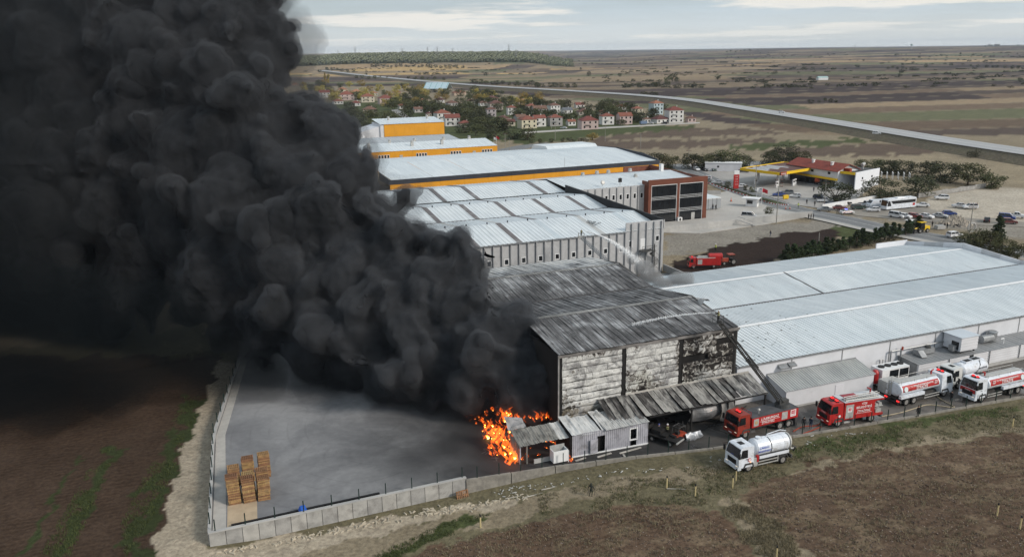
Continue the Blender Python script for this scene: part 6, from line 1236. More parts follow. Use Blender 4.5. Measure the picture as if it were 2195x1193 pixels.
p = G(939,197); v = thing('arched_shed', 'open-ended shed with pale blue curved roof in the village', 'shed', (p.x, p.y, 0), R(-16)); ar = [(-11*math.cos(math.pi*k/12), 3+8*math.sin(math.pi*k/12)) for k in range(13)]
obj('roof', MB().prismx([(-11,4.5),(0,12),(11,4.5),(11,4.2),(0,11.7),(-11,4.2)], -16, 16), pm('pale_blue_sheet', (.42,.54,.60), .5, .06), v)
for k in range(5): obj('roof_band', MB().prismx([(-11.05,4.55),(0,12.08),(0,12.0),(-11.05,4.45)], -15.8+k*7.6, -15.2+k*7.6), pm('teal_band', (.14,.34,.36), .5, .06), v)
for k in range(6):
    for s_ in (-1, 1): obj('post', MB().box(-15.5+k*6.2,-15.1+k*6.2,s_*10.8-.2,s_*10.8+.2,0,4.4), M_steel, v)
    obj('arch_rib', MB().tube([(-15.3+k*6.2,-10.6,4.2),(-15.3+k*6.2,0,10.6),(-15.3+k*6.2,10.6,4.2)],.15,4), M_steel, v)
p = G(780,143); v = thing('farm_barn', 'long blue-grey barn in the far fields left of the tree belt', 'barn', (p.x, p.y, 0), R(8)); obj('wall', MB().box(-16,16,-9,9,0,6), pm('barn_grey', (.25,.27,.30), .8, .1), v); obj('roof', MB().prismx([(-9.5,5.9),(0,9),(9.5,5.9)],-16.5,16.5), pm('barn_roof', (.14,.20,.28), .6, .1), v)
p = G(1762,172); v = thing('farm_shed', 'small white farm shed alone in the wide fields', 'shed', (p.x, p.y, 0), R(8)); obj('wall', MB().box(-8,8,-4,4,0,4), M_white, v); obj('roof', MB().prismx([(-4.5,3.9),(0,6),(4.5,3.9)],-8.5,8.5), pm('teal_roof', (.35,.48,.48), .6, .1), v)
# village greenery: fill between the houses
vt = []
zones = [([(690,235),(860,235),(900,290),(700,285)], 34, ('broad','dark','broad')), ([(640,195),(760,180),(900,190),(1000,205),(880,235),(700,215)], 60, ('autumn','broad','autumn')), ([(850,205),(1100,205),(1110,255),(1000,262),(870,240)], 64, ('broad','dark','broad')), ([(1000,195),(1160,215),(1150,235),(1040,230)], 22, ('autumn','broad','autumn')), ([(1100,225),(1340,232),(1420,255),(1350,262),(1100,265)], 52, ('dark','broad','dark')), ([(990,255),(1130,262),(1130,282),(1000,282)], 12, ('dark','broad','dark')), ([(640,190),(700,180),(720,200),(650,205)], 6, ('autumn','autumn','broad'))]
WHERE = ['on the near left side of the village by the smoke', 'on the sunny back left side of the village', 'in the middle of the village', 'in the back row by the arched shed', 'on the right side of the village', 'at the near edge of the village', 'at the far left village edge by the smoke']
for zi, (poly, n, kinds) in enumerate(zones):
    k = 0; tries = 0
    while k < n and tries < 3000:
        tries += 1; xs, ys = [q[0] for q in poly], [q[1] for q in poly]; px, py = tr_.uniform(min(xs), max(xs)), tr_.uniform(min(ys), max(ys))
        if not inside(np.array([px]), np.array([py]), poly)[0]: continue
        g = G(px, py)
        if any((g.x-hx)**2 + (g.y-hy)**2 < (hr+3)**2 for hx, hy, hr in HP) or any((g.x-hx)**2 + (g.y-hy)**2 < 9 for hx, hy in vt): continue
        if any(abs(g.x-hx*g.y/hy) < hr+1 and 0 < hy-g.y < 28 for hx, hy, hr in HP): continue
        kd = tr_.choice(kinds); vt.append((g.x, g.y)); k += 1
        hh = tr_.uniform(6, 10.5); q_ = min(range(len(HP)), key=lambda i: (HP[i][0]-g.x)**2 + (HP[i][1]-g.y)**2); rel = 'behind' if g.y > HP[q_][1] + 6 else 'before' if g.y < HP[q_][1] - 6 else 'left of' if g.x < HP[q_][0] else 'right of'; hn = HN[q_].split(' ')
        tree(px, py, hh*1.2, kd, uniq('%s %s tree %s the %s' % ('tall' if hh > 8.5 else 'low', {'broad':'olive','dark':'dark','autumn':'yellow'}[kd], rel, ' '.join(hn[:6]))), 'village_tree', 1, 'trees among the village houses', wx=1.2)
for px in (697, 704): tree(px, 178, 17, 'poplar', 'yellow poplar, %s of the pair at the back of the village' % ('left' if px < 700 else 'right'), 'poplar_tree')
# far fields: individual bushes and trees
ft = random.Random(77)
rows = [((1010,178),(1150,186),13,9,'dark pine in the belt by the motorway','dark'), ((700,150),(760,155),6,9,'dark tree left of the far tree belt','dark'), ((795,143),(990,146),22,11,'dark tree in the long tree belt beyond the village','dark'), ((830,133),(880,131),8,12,'tree in the upper grove beyond the tree belt','broad'), ((1150,186),(1230,189),7,8,'dark pine beside the motorway bend','dark'), ((1340,188),(1400,186),8,9,'tree in the clump beyond the motorway','dark'), ((1410,187),(1500,190),9,8,'bush in the hedge right of the motorway clump','dark'), ((1430,178),(1450,176),3,13,'tall tree over the motorway clump','broad'), ((1570,172),(1640,178),10,6,'bush in the hedge in the middle fields','dark'), ((1640,185),(1705,188),9,5,'bush in the straight hedge of the middle fields','dark'), ((1740,220),(1790,218),5,4,'low bush beyond the motorway by the dark fields','dark'), ((1905,148),(1970,150),8,7,'tree in the far clump in the right fields','dark'), ((2085,143),(2195,150),9,8,'tree in the far clump at the right edge','dark'), ((2110,100),(2195,98),12,16,'tree of the wood on the right skyline','dark'), ((1560,112),(1640,106),12,12,'tree on the far low rise','dark'), ((1380,205),(1405,207),4,6,'dark bush on the motorway verge','dark'), ((760,168),(950,172),14,7,'bush in the scrub before the motorway','broad')]
for (x0, y0), (x1, y1), n, h, lab, kd in rows:
    for k in range(n):
        t = (k + ft.uniform(-.3, .3)) / max(1, n - 1); tree(x0+(x1-x0)*t, y0+(y1-y0)*t + ft.uniform(-1.5, 1.5), h*ft.uniform(.7, 1.25), kd if ft.random() < .8 else 'broad', nth(k) + ' ' + lab + ' from the left', 'field_tree', 0, lab + ' group', wx=1.25)
for px, py in sorted((ft.uniform(650, 2195), 116 + 78*ft.random()**1.3) for k in range(230)):
    if py > 165 and px < 1150: continue
    if py > 170 + (px-1200)*.10 and px > 1200: continue
    reg = 'in the left far fields' if px < 1100 else 'in the middle far fields' if px < 1650 else 'in the right far fields'
    big = ft.random() < .25
    lab = ('lone dark tree ' if big else 'small dark bush ') + reg; k = SEEN.get(lab, 0); SEEN[lab] = k + 1; tree(px, py, ft.uniform(7, 11) if big else ft.uniform(3.5, 6), 'dark' if big else 'bush', lab + ', %s from the left' % nth(k), 'field_tree' if big else 'field_bush', 0, ('lone trees ' if big else 'scattered bushes ') + reg, wx=1.2)
# wooded hill on the skyline: a mass of crowns
def forest():
    c, _ = crown_mesh(5, 'broad', 26*3, .16); base = np.array([v.co[:] for v in c.vertices]); fac = np.array([p.vertices[:] for p in c.polygons]); V, Fc = [], []; r = np.random.default_rng(4); n = 0
    for k in range(2400):
        az = math.radians(r.uniform(-16, 4.2)); rr = 2760 + 900*r.random()**1.3
        if az > math.radians(1) and r.random() < (math.degrees(az)-1)/4: continue
        x, y = rr*math.sin(az), rr*math.cos(az); z = float(ground_z(x, y)); h = r.uniform(8, 19); V.append(base*np.array([h*1.5, h*1.5, h]) + np.array([x, y, z-2])); Fc.append(fac + n*len(base)); n += 1
    m_ = MB(); m_.v = np.concatenate(V).tolist(); m_.f = [tuple(q) for q in np.concatenate(Fc).tolist()]
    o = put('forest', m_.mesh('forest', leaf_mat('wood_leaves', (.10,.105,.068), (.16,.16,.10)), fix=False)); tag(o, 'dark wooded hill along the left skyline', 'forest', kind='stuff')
forest()
def scrub():                                    # hedgerows and thickets too far off to count
    c, _ = crown_mesh(8, 'bush', 14*5, .16); base = np.array([v.co[:] for v in c.vertices]); fac = np.array([p.vertices[:] for p in c.polygons]); V, Fc = [], []; r = np.random.default_rng(14); n = 0
    for k in range(150):
        px, py = r.uniform(620, 2230), 113 + 75*r.random()**1.6
        if (py > 165 and px < 1190) or (px >= 1190 and py > 168 + (px-1200)*.115): continue
        p0 = hit(px, py); L = r.uniform(20, 150)*min(1, p0.y/900); an = R(12 + r.normal(0, 8)); m = int(r.integers(4, 16))
        for q in range(m):
            t = r.uniform(-.5, .5)*L; x, y = p0.x + t*math.cos(an) + r.normal(0, 2), p0.y + t*math.sin(an) + r.normal(0, 3); h = r.uniform(1.6, 5.5)*(1.6 if r.random() < .1 else 1); V.append(base*np.array([h*1.2, h*1.2, h]) + np.array([x, y, float(ground_z(x, y)) - .3])); Fc.append(fac + n*len(base)); n += 1
    m_ = MB(); m_.v = np.concatenate(V).tolist(); m_.f = [tuple(q) for q in np.concatenate(Fc).tolist()]; o = put('scrub', m_.mesh('scrub', LM['bush'], fix=False)); tag(o, 'dark scrub and hedgerows scattered across the far plain', 'scrub', kind='stuff')
scrub()
# ---------------------------------------------------------------- petrol station
c4 = [G(1589,359.5,6), G(1667,371,6), G(1761,356.5,6), G(1686,346.5,6)]; ctr = sum(c4, Vector())/4; ux = (c4[2]-c4[1]).normalized(); rz = math.atan2(ux.y, ux.x); lx, ly = (c4[2]-c4[1]).length/2, (c4[0]-c4[1]).length/2
st_ = thing('station_canopy', 'petrol station canopy with yellow fascia and patched roof', 'canopy', (ctr.x, ctr.y, 0), rz)
obj('roof_deck', MB().box(-lx+.3,lx-.3,-ly+.3,ly-.3,5.6,5.8), pm('canopy_deck', (.12,.06,.05), .8, .3, .3, dirt=(.3,.3,.3), dscale=.15), st_)
for k in range(7): obj('roof_sheet', MB().box(-lx+2+k*2.1, -lx+3.2+k*2.1, -ly*.2+(k % 3)*1.2, ly-.8-(k % 2)*1.5, 5.82, 5.88), pm('canopy_sheet', (.5,.53,.55), .6, .1), st_)
for x0, x1, y0, y1 in ((-lx,lx,-ly,-ly+.3),(-lx,lx,ly-.3,ly),(-lx,-lx+.3,-ly+.3,ly-.3),(lx-.3,lx,-ly+.3,ly-.3)): obj('fascia', MB().box(x0,x1,y0,y1,5.1,6.1), M_yel2, st_)
obj('sign_panel', MB().box(-lx+.6,-lx+4.2,-ly-.06,-ly-.01,5.0,6.15), M_rust, st_); put('lettering', text_mesh('energy', .95, M_let_w, .01), st_, (-lx+2.4,-ly-.08,5.55), (R(90),0,0)); obj('dark_panel', MB().box(-lx-.05,-lx+.6,-ly-.05,-ly-.01,5.0,6.15), M_black, st_)
for x in (-lx*.6, lx*.55):
    for y in (-ly*.5, ly*.5): obj('column', MB().box(x-.35,x+.35,y-.35,y+.35,0,5.6), M_frame, st_)
for k, (px, py) in enumerate(((1619,396),(1664,402),(1704,396),(1700,398))):
    p = G(px, py); v = thing('fuel_pump', ('fuel pump under the near corner of the canopy','white fuel pump behind the power pole','white fuel pump beside the right column','white fuel pump in front of the red floor')[k], 'fuel pump', (p.x, p.y, .03), rz); obj('cabinet', MB().taper(-.5,.5,-.3,.3,.15,2.3,(.05,.05,.03)), M_frame, v); obj('display', MB().box(-.35,.35,-.34,-.3,1.3,1.9), M_glass, v); obj('plinth', MB().box(-1.2,1.2,-.7,.7,0,.15), M_conc, v); obj('hose', MB().tube([(.5,-.1,1.9),(.75,-.1,1.2),(.55,-.1,.7)],.04,4), M_black, v)
p = Vector((119.5, 302.3, 0)); v = thing('station_shop', 'two-storey station shop with long red tiled roof and yellow fascia', 'shop', (p.x, p.y, 0), R(-62.5))
obj('wall', MB().box(-24,0,0,10.5,0,6.4), pm('shop_white', (.60,.62,.66), .8, .05), v); obj('shopfront', MB().box(-23,-1,-.06,0,.2,2.7), M_glass, v); obj('fascia', MB().box(-24,.2,-.8,-.08,2.9,3.6), M_yel2, v)
tr = obj('roof', MB().prismx([(-.9,6.3),(5.2,8.6),(11.4,6.3),(11.4,6.1),(5.2,8.4),(-.9,6.1)],-24.6,.6), pm('red_roof_tiles', (.22,.055,.04), .85, .25, .8), v); obj('gable', MB().prismx([(0,6.4),(10.5,6.4),(5.2,8.35)],-23.9,-.02), M_conc, v)
for x in (-15,-6): obj('chimney', MB().box(x,x+.8,2.6,3.4,7.0,8.7).box(x-.15,x+.95,2.45,3.55,8.7,8.9), M_frame, tr)
for x in (-19,-12,-4): window(v, x, 0, 5.2, 1.7, 1.3)
for k in range(6): obj('mullion', MB().box(-22+k*3.8,-21.8+k*3.8,-.1,-.06,.2,2.7), M_black, v)
p = G(1830,407); v = thing('wash_bay', 'flat-roofed wash bay with tall plain white side wall and yellow fascia', 'car wash', (p.x, p.y, 0), R(40)); obj('white_wall', MB().box(0,17.5,-.3,0,0,6.3), pm('bright_white_wall', (.70,.73,.78), .7, .03), v); obj('roof', MB().box(.2,17.3,0,8.5,5.6,5.9), M_grate, v); obj('rear_wall', MB().box(17.2,17.5,0,8.5,0,5.9), M_conc, v); obj('far_wall', MB().box(0,17.2,8.2,8.5,0,5.9), M_conc, v); obj('fascia', MB().box(-.3,0,0,8.6,5.4,6.3), M_yel2, v)
for x in (4.5,11.5): obj('window', MB().box(x,x+.9,-.34,-.3,3.4,4.2), M_glass, v)
obj('sign_box', MB().box(1.5,3.0,3,6.5,5.9,7.2), M_rust, v); obj('roof_unit', MB().cyl((13,4,5.9),(13,4,7.5),.3).cyl((12.2,4,7.5),(13.8,4,7.9),.6,None,8), M_alu, v)
p = G(1592,369); v = thing('forecourt_hut', 'low white flat hut behind the forecourt', 'hut', (p.x-8, p.y+3, 0), R(-14)); obj('wall', MB().box(-7,8,0,5,0,3.4), M_panelw, v); obj('window', MB().box(-2,-1.2,-.04,0,1.6,2.4), M_glass, v); obj('roof', MB().box(-7.2,8.2,-.2,5.2,3.4,3.6), M_frame, v)
p = G(1577,405); v = thing('price_sign', 'tall red petrol price sign with white head', 'sign', (p.x, p.y, 0), R(10)); b_ = obj('panel', MB().box(-1.0,1.0,-.25,.25,.2,5.4), M_red, v); obj('head', MB().box(-1.0,1.0,-.27,.27,5.4,6.8), M_frame, v); obj('foot', MB().box(-.8,.8,-.2,.2,0,.2), M_grate, v)
for k, s_ in enumerate(('6.28','7.05','7.12','3.94')): put('lettering', text_mesh(s_, .5, M_let_w, .01), b_, (0,-.27,4.6-k*.95), (R(90),0,0))
p = G(1612,442); v = thing('guard_hut', 'white guard hut with overhanging flat roof at the office gate', 'hut', (p.x, p.y, .05), R(-28)); obj('wall', MB().box(-1.8,1.8,-1.4,1.4,0,2.6), M_white, v); obj('roof', MB().box(-3.2,2.4,-2,2,2.6,2.8), M_frame, v); obj('window', MB().box(-1.4,.4,-1.44,-1.4,1.0,2.1), M_glass, v); obj('side_window', MB().box(1.8,1.84,-.6,.5,1.0,2.1), M_glass, v)
def flag(px, py, h, mat, lab, z=0):
    p = G(px, py, z); v = thing('flagpole', lab, 'flag', (p.x, p.y, z), R(-20)); obj('pole', MB().cyl((0,0,0),(0,0,h),.07,.04,8), M_frame, v); obj('flag_cloth', MB().grid(lambda u, w: (.06+u*1.7, .18*math.sin(u*5), h-.2-w*1.25-.55*u), 8, 3), mat, v); return v
M_flag = pm('flag_red', (.45,.02,.03), .7, .05); flag(1632,438,5.6,M_flag,'red flag on a pole at the guard hut'); f_ = flag(1621,436,5.4,M_frame,'white flag on a pole at the guard hut'); flag(1064,322,7.5,M_flag,'red flag on a pole by the village street'); flag(1059,322,7.0,M_frame,'white flag on a pole by the village street')
# banded kerb along the forecourt hedge
k_ = thing('banded_kerb', 'red and white banded kerb along the forecourt hedge strip', 'kerb', (0,0,0)); kp = curve([G(1512,390), G(1560,407), G(1610,423), G(1655,437), G(1690,440)], 14); kp = kp[:]
for i in range(len(kp)-1):
    a, b = kp[i], kp[i+1]; mb = slab([(a.x,a.y,.0),(b.x,b.y,.0),(b.x,b.y,.3),(a.x,a.y,.3)], .3); obj('kerb_block', mb, M_frame if i % 2 else M_red, k_)
plan('hedge_strip', [G(*q) for q in [(1508,386),(1560,402),(1612,418),(1660,430),(1688,438),(1655,436),(1608,422),(1560,406),(1512,390)]], .10, pm('hedge_soil', (.05,.06,.025), .95, .3, .5), .2, False)
p0, p1 = G(1762,448), G(1878,428); d = p1-p0; v = thing('garden_wall', 'low white garden wall between the road and the station trees', 'wall', (p0.x, p0.y, 0), math.atan2(d.y, d.x)); n = 10
for k in range(n): obj('wall_panel', MB().box(d.length*k/n, d.length*(k+1)/n-.03, -.15, .15, 0, 1.5), M_frame, v)
p0, p1 = G(1968,424), G(2112,402); d = p1-p0; v = thing('rubble_garden_wall', 'rough grey wall running from the trees to the gravel lot', 'wall', (p0.x, p0.y, 0), math.atan2(d.y, d.x)); n = 12
for k in range(n): obj('wall_panel', MB().box(d.length*k/n, d.length*(k+1)/n-.03, -.15, .15, 0, 1.5+.15*math.sin(k*2)), pm('wall_cast_1', (.3,.295,.285)), v)
p = G(1925,385); v = thing('pergola', 'white garden pergola frame between the trees', 'pergola', (p.x, p.y, 0), R(-20))
for k in range(6):
    for y in (0, 4): obj('post', MB().box(k*2-6,k*2-5.8,y,y+.2,0,2.3), M_frame, v)
    obj('rafter', MB().box(k*2-6,k*2-5.8,-.5,4.7,2.3,2.45), M_frame, v)
p = G(1535,398); v = thing('mesh_shelter', 'pale roofed fenced shelter beside the office front', 'shelter', *(((W(112,131).x, W(112,131).y, 0)), SROT)); obj('roof', MB().box(-5,8,0,12,3.6,3.75), M_roofy, v)
for k in range(8): obj('fence_panel', MB().box(-5+k*1.62,-5+k*1.62+1.56,-.05,.02,.3,3.3), pm('mesh_grey', (.30,.32,.34), .6, .1), v); obj('post', MB().box(-5+k*1.62-.06,-5+k*1.62,-.1,.05,0,3.6), M_grate, v)
p = G(1560,418); v = thing('street_gate_wall', 'low concrete wall by the office gate', 'wall', (p.x-18, p.y+3, 0), R(-4)); [obj('wall_panel', MB().box(k*3.2,(k+1)*3.2-.03,-.12,.12,0,1.3), M_conc, v) for k in range(5)]
# poles, pylons
def pole(px, py, h, lab, arms=1, z=0, name='power_pole'):
    p = G(px, py, z); v = thing(name, lab, 'pole', (p.x, p.y, z), tr_.uniform(-.4, .4)); obj('shaft', MB().cyl((0,0,-.3),(0,0,h),.16,.09,8), pm('pole_grey', (.26,.25,.23), .8, .15), v)
    for k in range(arms):
        a = obj('crossarm', MB().box(-1.1,1.1,-.06,.06,h-.35-k*.9,h-.22-k*.9), M_grate, v)
        for x in (-1,-.5,.5,1): obj('insulator', MB().cyl((x,0,h-.22-k*.9),(x,0,h+.02-k*.9),.06,.04,6), M_rust, a)
for a_ in [(2078,500,8.5,'power pole with four insulator arms at the gravel lot',2), (1664,478,13,'tall power pole with wide arms at the office gate',3), (1618,411,10,'grey pole before the canopy corner',1), (1475,362,8,'pole beside the first station tree',1), (1767,437,7,'pole by the tree at the garden wall',1), (1847,426,6.5,'thin pole between the garden trees',1), (1180,345,8,'thin mast pole behind the amber hall',0), (1297,303,9,'power pole in the ploughed field',1), (1373,318,8,'second power pole in the ploughed field',1), (1190,300,9,'pole at the village green',1), (1083,318,8,'pole beside the village flag',1), (1092,322,6,'short pole beside the village flag',0), (865,262,9,'pole on the village street',1), (1240,278,9,'pole beside the big pink house',1), (1182,276,9,'pole before the grey car port house',1), (1753,540,5,'lamp mast at the far edge of the white hall roof',0)]: pole(*a_)
def pylon(px, py, h, lab):
    p = hit(px, py); z = p.z; v = thing('pylon', lab, 'pylon', (p.x, p.y, z), .3, 'pylons on the skyline'); w_ = h*.09; mb = MB()
    for sx_ in (-1, 1):
        for sy_ in (-1, 1): mb.tube([(sx_*w_, sy_*w_, 0), (sx_*w_*.25, sy_*w_*.25, h*.7), (0, 0, h)], .28, 3)
    for k in range(6): t = k/6; q = w_*(1-t*.75); z0 = h*.7*t; mb.tube([(-q,-q,z0),(q*.86,-q*.86,z0+h*.11)],.18,3).tube([(q,-q,z0),(-q*.86,-q*.86,z0+h*.11)],.18,3)
    obj('lattice', mb, pm('pylon_grey', (.22,.23,.25), .7, .1), v)
    for k, zz in enumerate((.68,.8,.92)): obj('crossarm', MB().tube([(-h*.16,0,h*zz),(h*.16,0,h*zz)],.3,3), pm('pylon_grey', (.22,.23,.25)), v)
for k, (px, py, h) in enumerate(((725,122,42),(762,123,40),(799,116,44),(863,126,36),(917,122,36),(938,128,44),(971,124,34),(1091,124,46),(1106,127,32),(690,118,50),(1437,124,38),(1832,108,34))): pylon(px, py, h, 'lattice pylon ' + ('at the far left of the skyline','left of the wooded hill','tallest pylon before the wood','below the red field','right of the red field','before the middle of the wood','at the white house under the wood','at the right end of the wood','short one at the right end of the wood','half hidden by smoke','in the middle far fields','with slim mast on the right skyline')[k])
p = G(1953,103); v = thing('water_tower', 'small water tower on the right skyline', 'water tower', tuple(hit(1953,106)), 0); obj('shaft', MB().cyl((0,0,0),(0,0,20),2.5,2,10), M_conc, v); obj('tank', MB().cyl((0,0,20),(0,0,27),5,6,12), pm('tower_teal', (.2,.3,.3), .7, .1), v)
# ---------------------------------------------------------------- people
def body_mesh(pose, mats):
    me = bpy.data.meshes.new('body'); P = pose; names = list(P); idx = {n: i for i, n in enumerate(names)}
    E = [('pelvis','waist'),('waist','chest'),('chest','neck'),('neck','head'),('head','crown'),('chest','shl'),('shl','ell'),('ell','wrl'),('wrl','hdl'),('wrl','thl'),('chest','shr'),('shr','elr'),('elr','wrr'),('wrr','hdr'),('wrr','thr'),('pelvis','hpl'),('hpl','knl'),('knl','anl'),('anl','tol'),('pelvis','hpr'),('hpr','knr'),('knr','anr'),('anr','tor')]
    me.from_pydata([P[n][:3] for n in names], [(idx[a], idx[b]) for a, b in E], []); o = bpy.data.objects.new('tmp_body', me); md = o.modifiers.new('s', 'SKIN')
    for n in names: me.skin_vertices[0].data[idx[n]].radius = P[n][3]; 
    for n in names: me.skin_vertices[0].data[idx[n]].use_root = (n == 'pelvis')
    sb = o.modifiers.new('d', 'SUBSURF'); sb.levels = sb.render_levels = 1; m2 = bake(o)
    m2.materials.clear(); [m2.materials.append(m) for m in mats]
    for p in m2.polygons:
        z = p.center.z; x = math.hypot(p.center.x, p.center.y)
        p.material_index = 3 if z < .1 else 1 if z < .93 and x < .34 else 2 if z > 1.5 else 0; p.use_smooth = True
    m2.name = 'body'; return m2
def pose(kind):
    s = dict(pelvis=(0,0,.95,(.15,.12)), waist=(0,0,1.12,(.14,.11)), chest=(.01,0,1.35,(.18,.13)), neck=(.02,0,1.52,(.06,.06)), head=(.04,0,1.64,(.095,.105)), crown=(.03,0,1.74,(.07,.07)),
     shl=(0,.19,1.42,(.075,.07)), ell=(-.02,.25,1.13,(.05,.05)), wrl=(.06,.26,.89,(.036,.036)), hdl=(.09,.26,.79,(.035,.02)), thl=(.13,.23,.83,(.014,.014)), shr=(0,-.19,1.42,(.075,.07)), elr=(-.02,-.25,1.13,(.05,.05)), wrr=(.06,-.26,.89,(.036,.036)), hdr=(.09,-.26,.79,(.035,.02)), thr=(.13,-.23,.83,(.014,.014)),
     hpl=(0,.10,.88,(.10,.10)), knl=(.02,.11,.50,(.065,.065)), anl=(-.02,.11,.09,(.045,.045)), tol=(.14,.12,.04,(.045,.035)), hpr=(0,-.10,.88,(.10,.10)), knr=(.02,-.11,.50,(.065,.065)), anr=(-.02,-.11,.09,(.045,.045)), tor=(.14,-.12,.04,(.045,.035)))
    if kind == 'walk': s.update(knl=(.16,.11,.52,(.065,.065)), anl=(.24,.11,.10,(.045,.045)), tol=(.40,.12,.05,(.045,.035)), knr=(-.05,-.11,.49,(.065,.065)), anr=(-.32,-.11,.14,(.045,.045)), tor=(-.18,-.12,.05,(.045,.035)), ell=(-.14,.24,1.15,(.05,.05)), wrl=(-.12,.26,.91,(.036,.036)), hdl=(-.10,.26,.81,(.035,.02)), thl=(-.05,.23,.85,(.014,.014)), elr=(.08,-.24,1.14,(.05,.05)), wrr=(.24,-.24,.96,(.036,.036)), hdr=(.32,-.24,.90,(.035,.02)), thr=(.3,-.2,.94,(.014,.014)))
    if kind == 'carry': s.update(ell=(.02,.33,1.15,(.05,.05)), wrl=(.20,.36,.98,(.036,.036)), hdl=(.28,.37,.92,(.035,.02)), thl=(.28,.32,.95,(.014,.014)), elr=(.02,-.33,1.15,(.05,.05)), wrr=(.20,-.36,.98,(.036,.036)), hdr=(.28,-.37,.92,(.035,.02)), thr=(.28,-.32,.95,(.014,.014)), knl=(.10,.16,.50,(.065,.065)), anl=(.02,.20,.09,(.045,.045)), tol=(.18,.22,.04,(.045,.035)))
    if kind == 'aim': s.update(ell=(.22,.24,1.20,(.05,.05)), wrl=(.46,.12,1.22,(.036,.036)), hdl=(.55,.08,1.22,(.035,.02)), thl=(.52,.06,1.27,(.014,.014)), elr=(.20,-.24,1.18,(.05,.05)), wrr=(.42,-.10,1.15,(.036,.036)), hdr=(.51,-.06,1.15,(.035,.02)), thr=(.48,-.04,1.2,(.014,.014)))
    return s
M_skin = pm('skin', (.34,.20,.14), .7, .05); M_hair = pm('dark_hair', (.018,.014,.012), .8, .1); M_shoe = pm('shoe', (.02,.02,.02), .7, .1)
CL = dict(black=(.016,.016,.018), navy=(.02,.028,.05), camo=(.035,.038,.032), grey=(.11,.11,.12), hiviz=(.45,.55,.08), fire=(.055,.05,.028), jeans=(.05,.07,.11), white=(.5,.5,.5))
PB = {}
def person(loc, face, ps, top, bot, label, hat=None, extra=None, group=None):
    k = (ps, top, bot)
    if k not in PB: PB[k] = body_mesh(pose(ps), [pm('cloth_'+top, CL[top], .85, .15, 3.0), pm('cloth_'+bot, CL[bot], .85, .15, 3.0), M_skin, M_shoe])
    v = thing('person', label, 'person', tuple(loc), R(face), group); put('body', PB[k], v)
    if hat == 'hood': obj('hood', MB().cyl((.0,0,1.50),(.02,0,1.70),.135,.125,10).cyl((.02,0,1.70),(.02,0,1.81),.125,.05,10), pm('cloth_'+top, CL[top]), v)
    elif hat: obj('helmet', MB().cyl((.04,0,1.68),(.04,0,1.73),.165,.15,12).cyl((.04,0,1.73),(.03,0,1.83),.14,.07,12), pm('helmet_'+hat, dict(white=(.6,.6,.6), blue=(.06,.08,.25), black=(.02,.02,.02), yellow=(.55,.5,.08))[hat], .4, .05), v)
    else: obj('hair', MB().cyl((.015,0,1.62),(.015,0,1.72),.112,.108,10).cyl((.015,0,1.72),(.015,0,1.80),.108,.05,10), M_hair, v)
    obj('face', MB().box(.125,.15,-.012,.012,1.62,1.655).box(.118,.13,-.045,-.02,1.665,1.68).box(.118,.13,.02,.045,1.665,1.68).box(.12,.132,-.03,.03,1.59,1.60), M_hair if hat else M_skin, v)
    if top in ('fire', 'hiviz'):
        for z in (1.08, 1.3): obj('reflective_band', MB().cyl((.0,0,z),(.0,0,z+.05),.185 if z > 1.2 else .165,None,12), pm('reflective', (.62,.62,.30), .5, .05), v)
    return v
def gp(px, py, z=None):
    p = G(px, py, 0 if z is None else z); zz = float(ground_z(p.x, p.y)) if z is None else z; p = G(px, py, zz); return (p.x, p.y, zz)
person(gp(1267,1064), 70, 'carry', 'camo', 'camo', 'hooded person in dark clothes carrying poles across the grass', 'hood')
p = gp(1267,1064); [tag(obj('carried_pole', MB().cyl((.1,.0,.1),(.5,.0,1.25),.025,.02,6), M_grate, None, (p[0]+dx, p[1]+.1, p[2]), (0,0,R(70))), lab, 'pole') for dx, lab in ((-.38,'thin pole in the left hand of the hooded person'),(.38,'thin pole in the right hand of the hooded person'))]
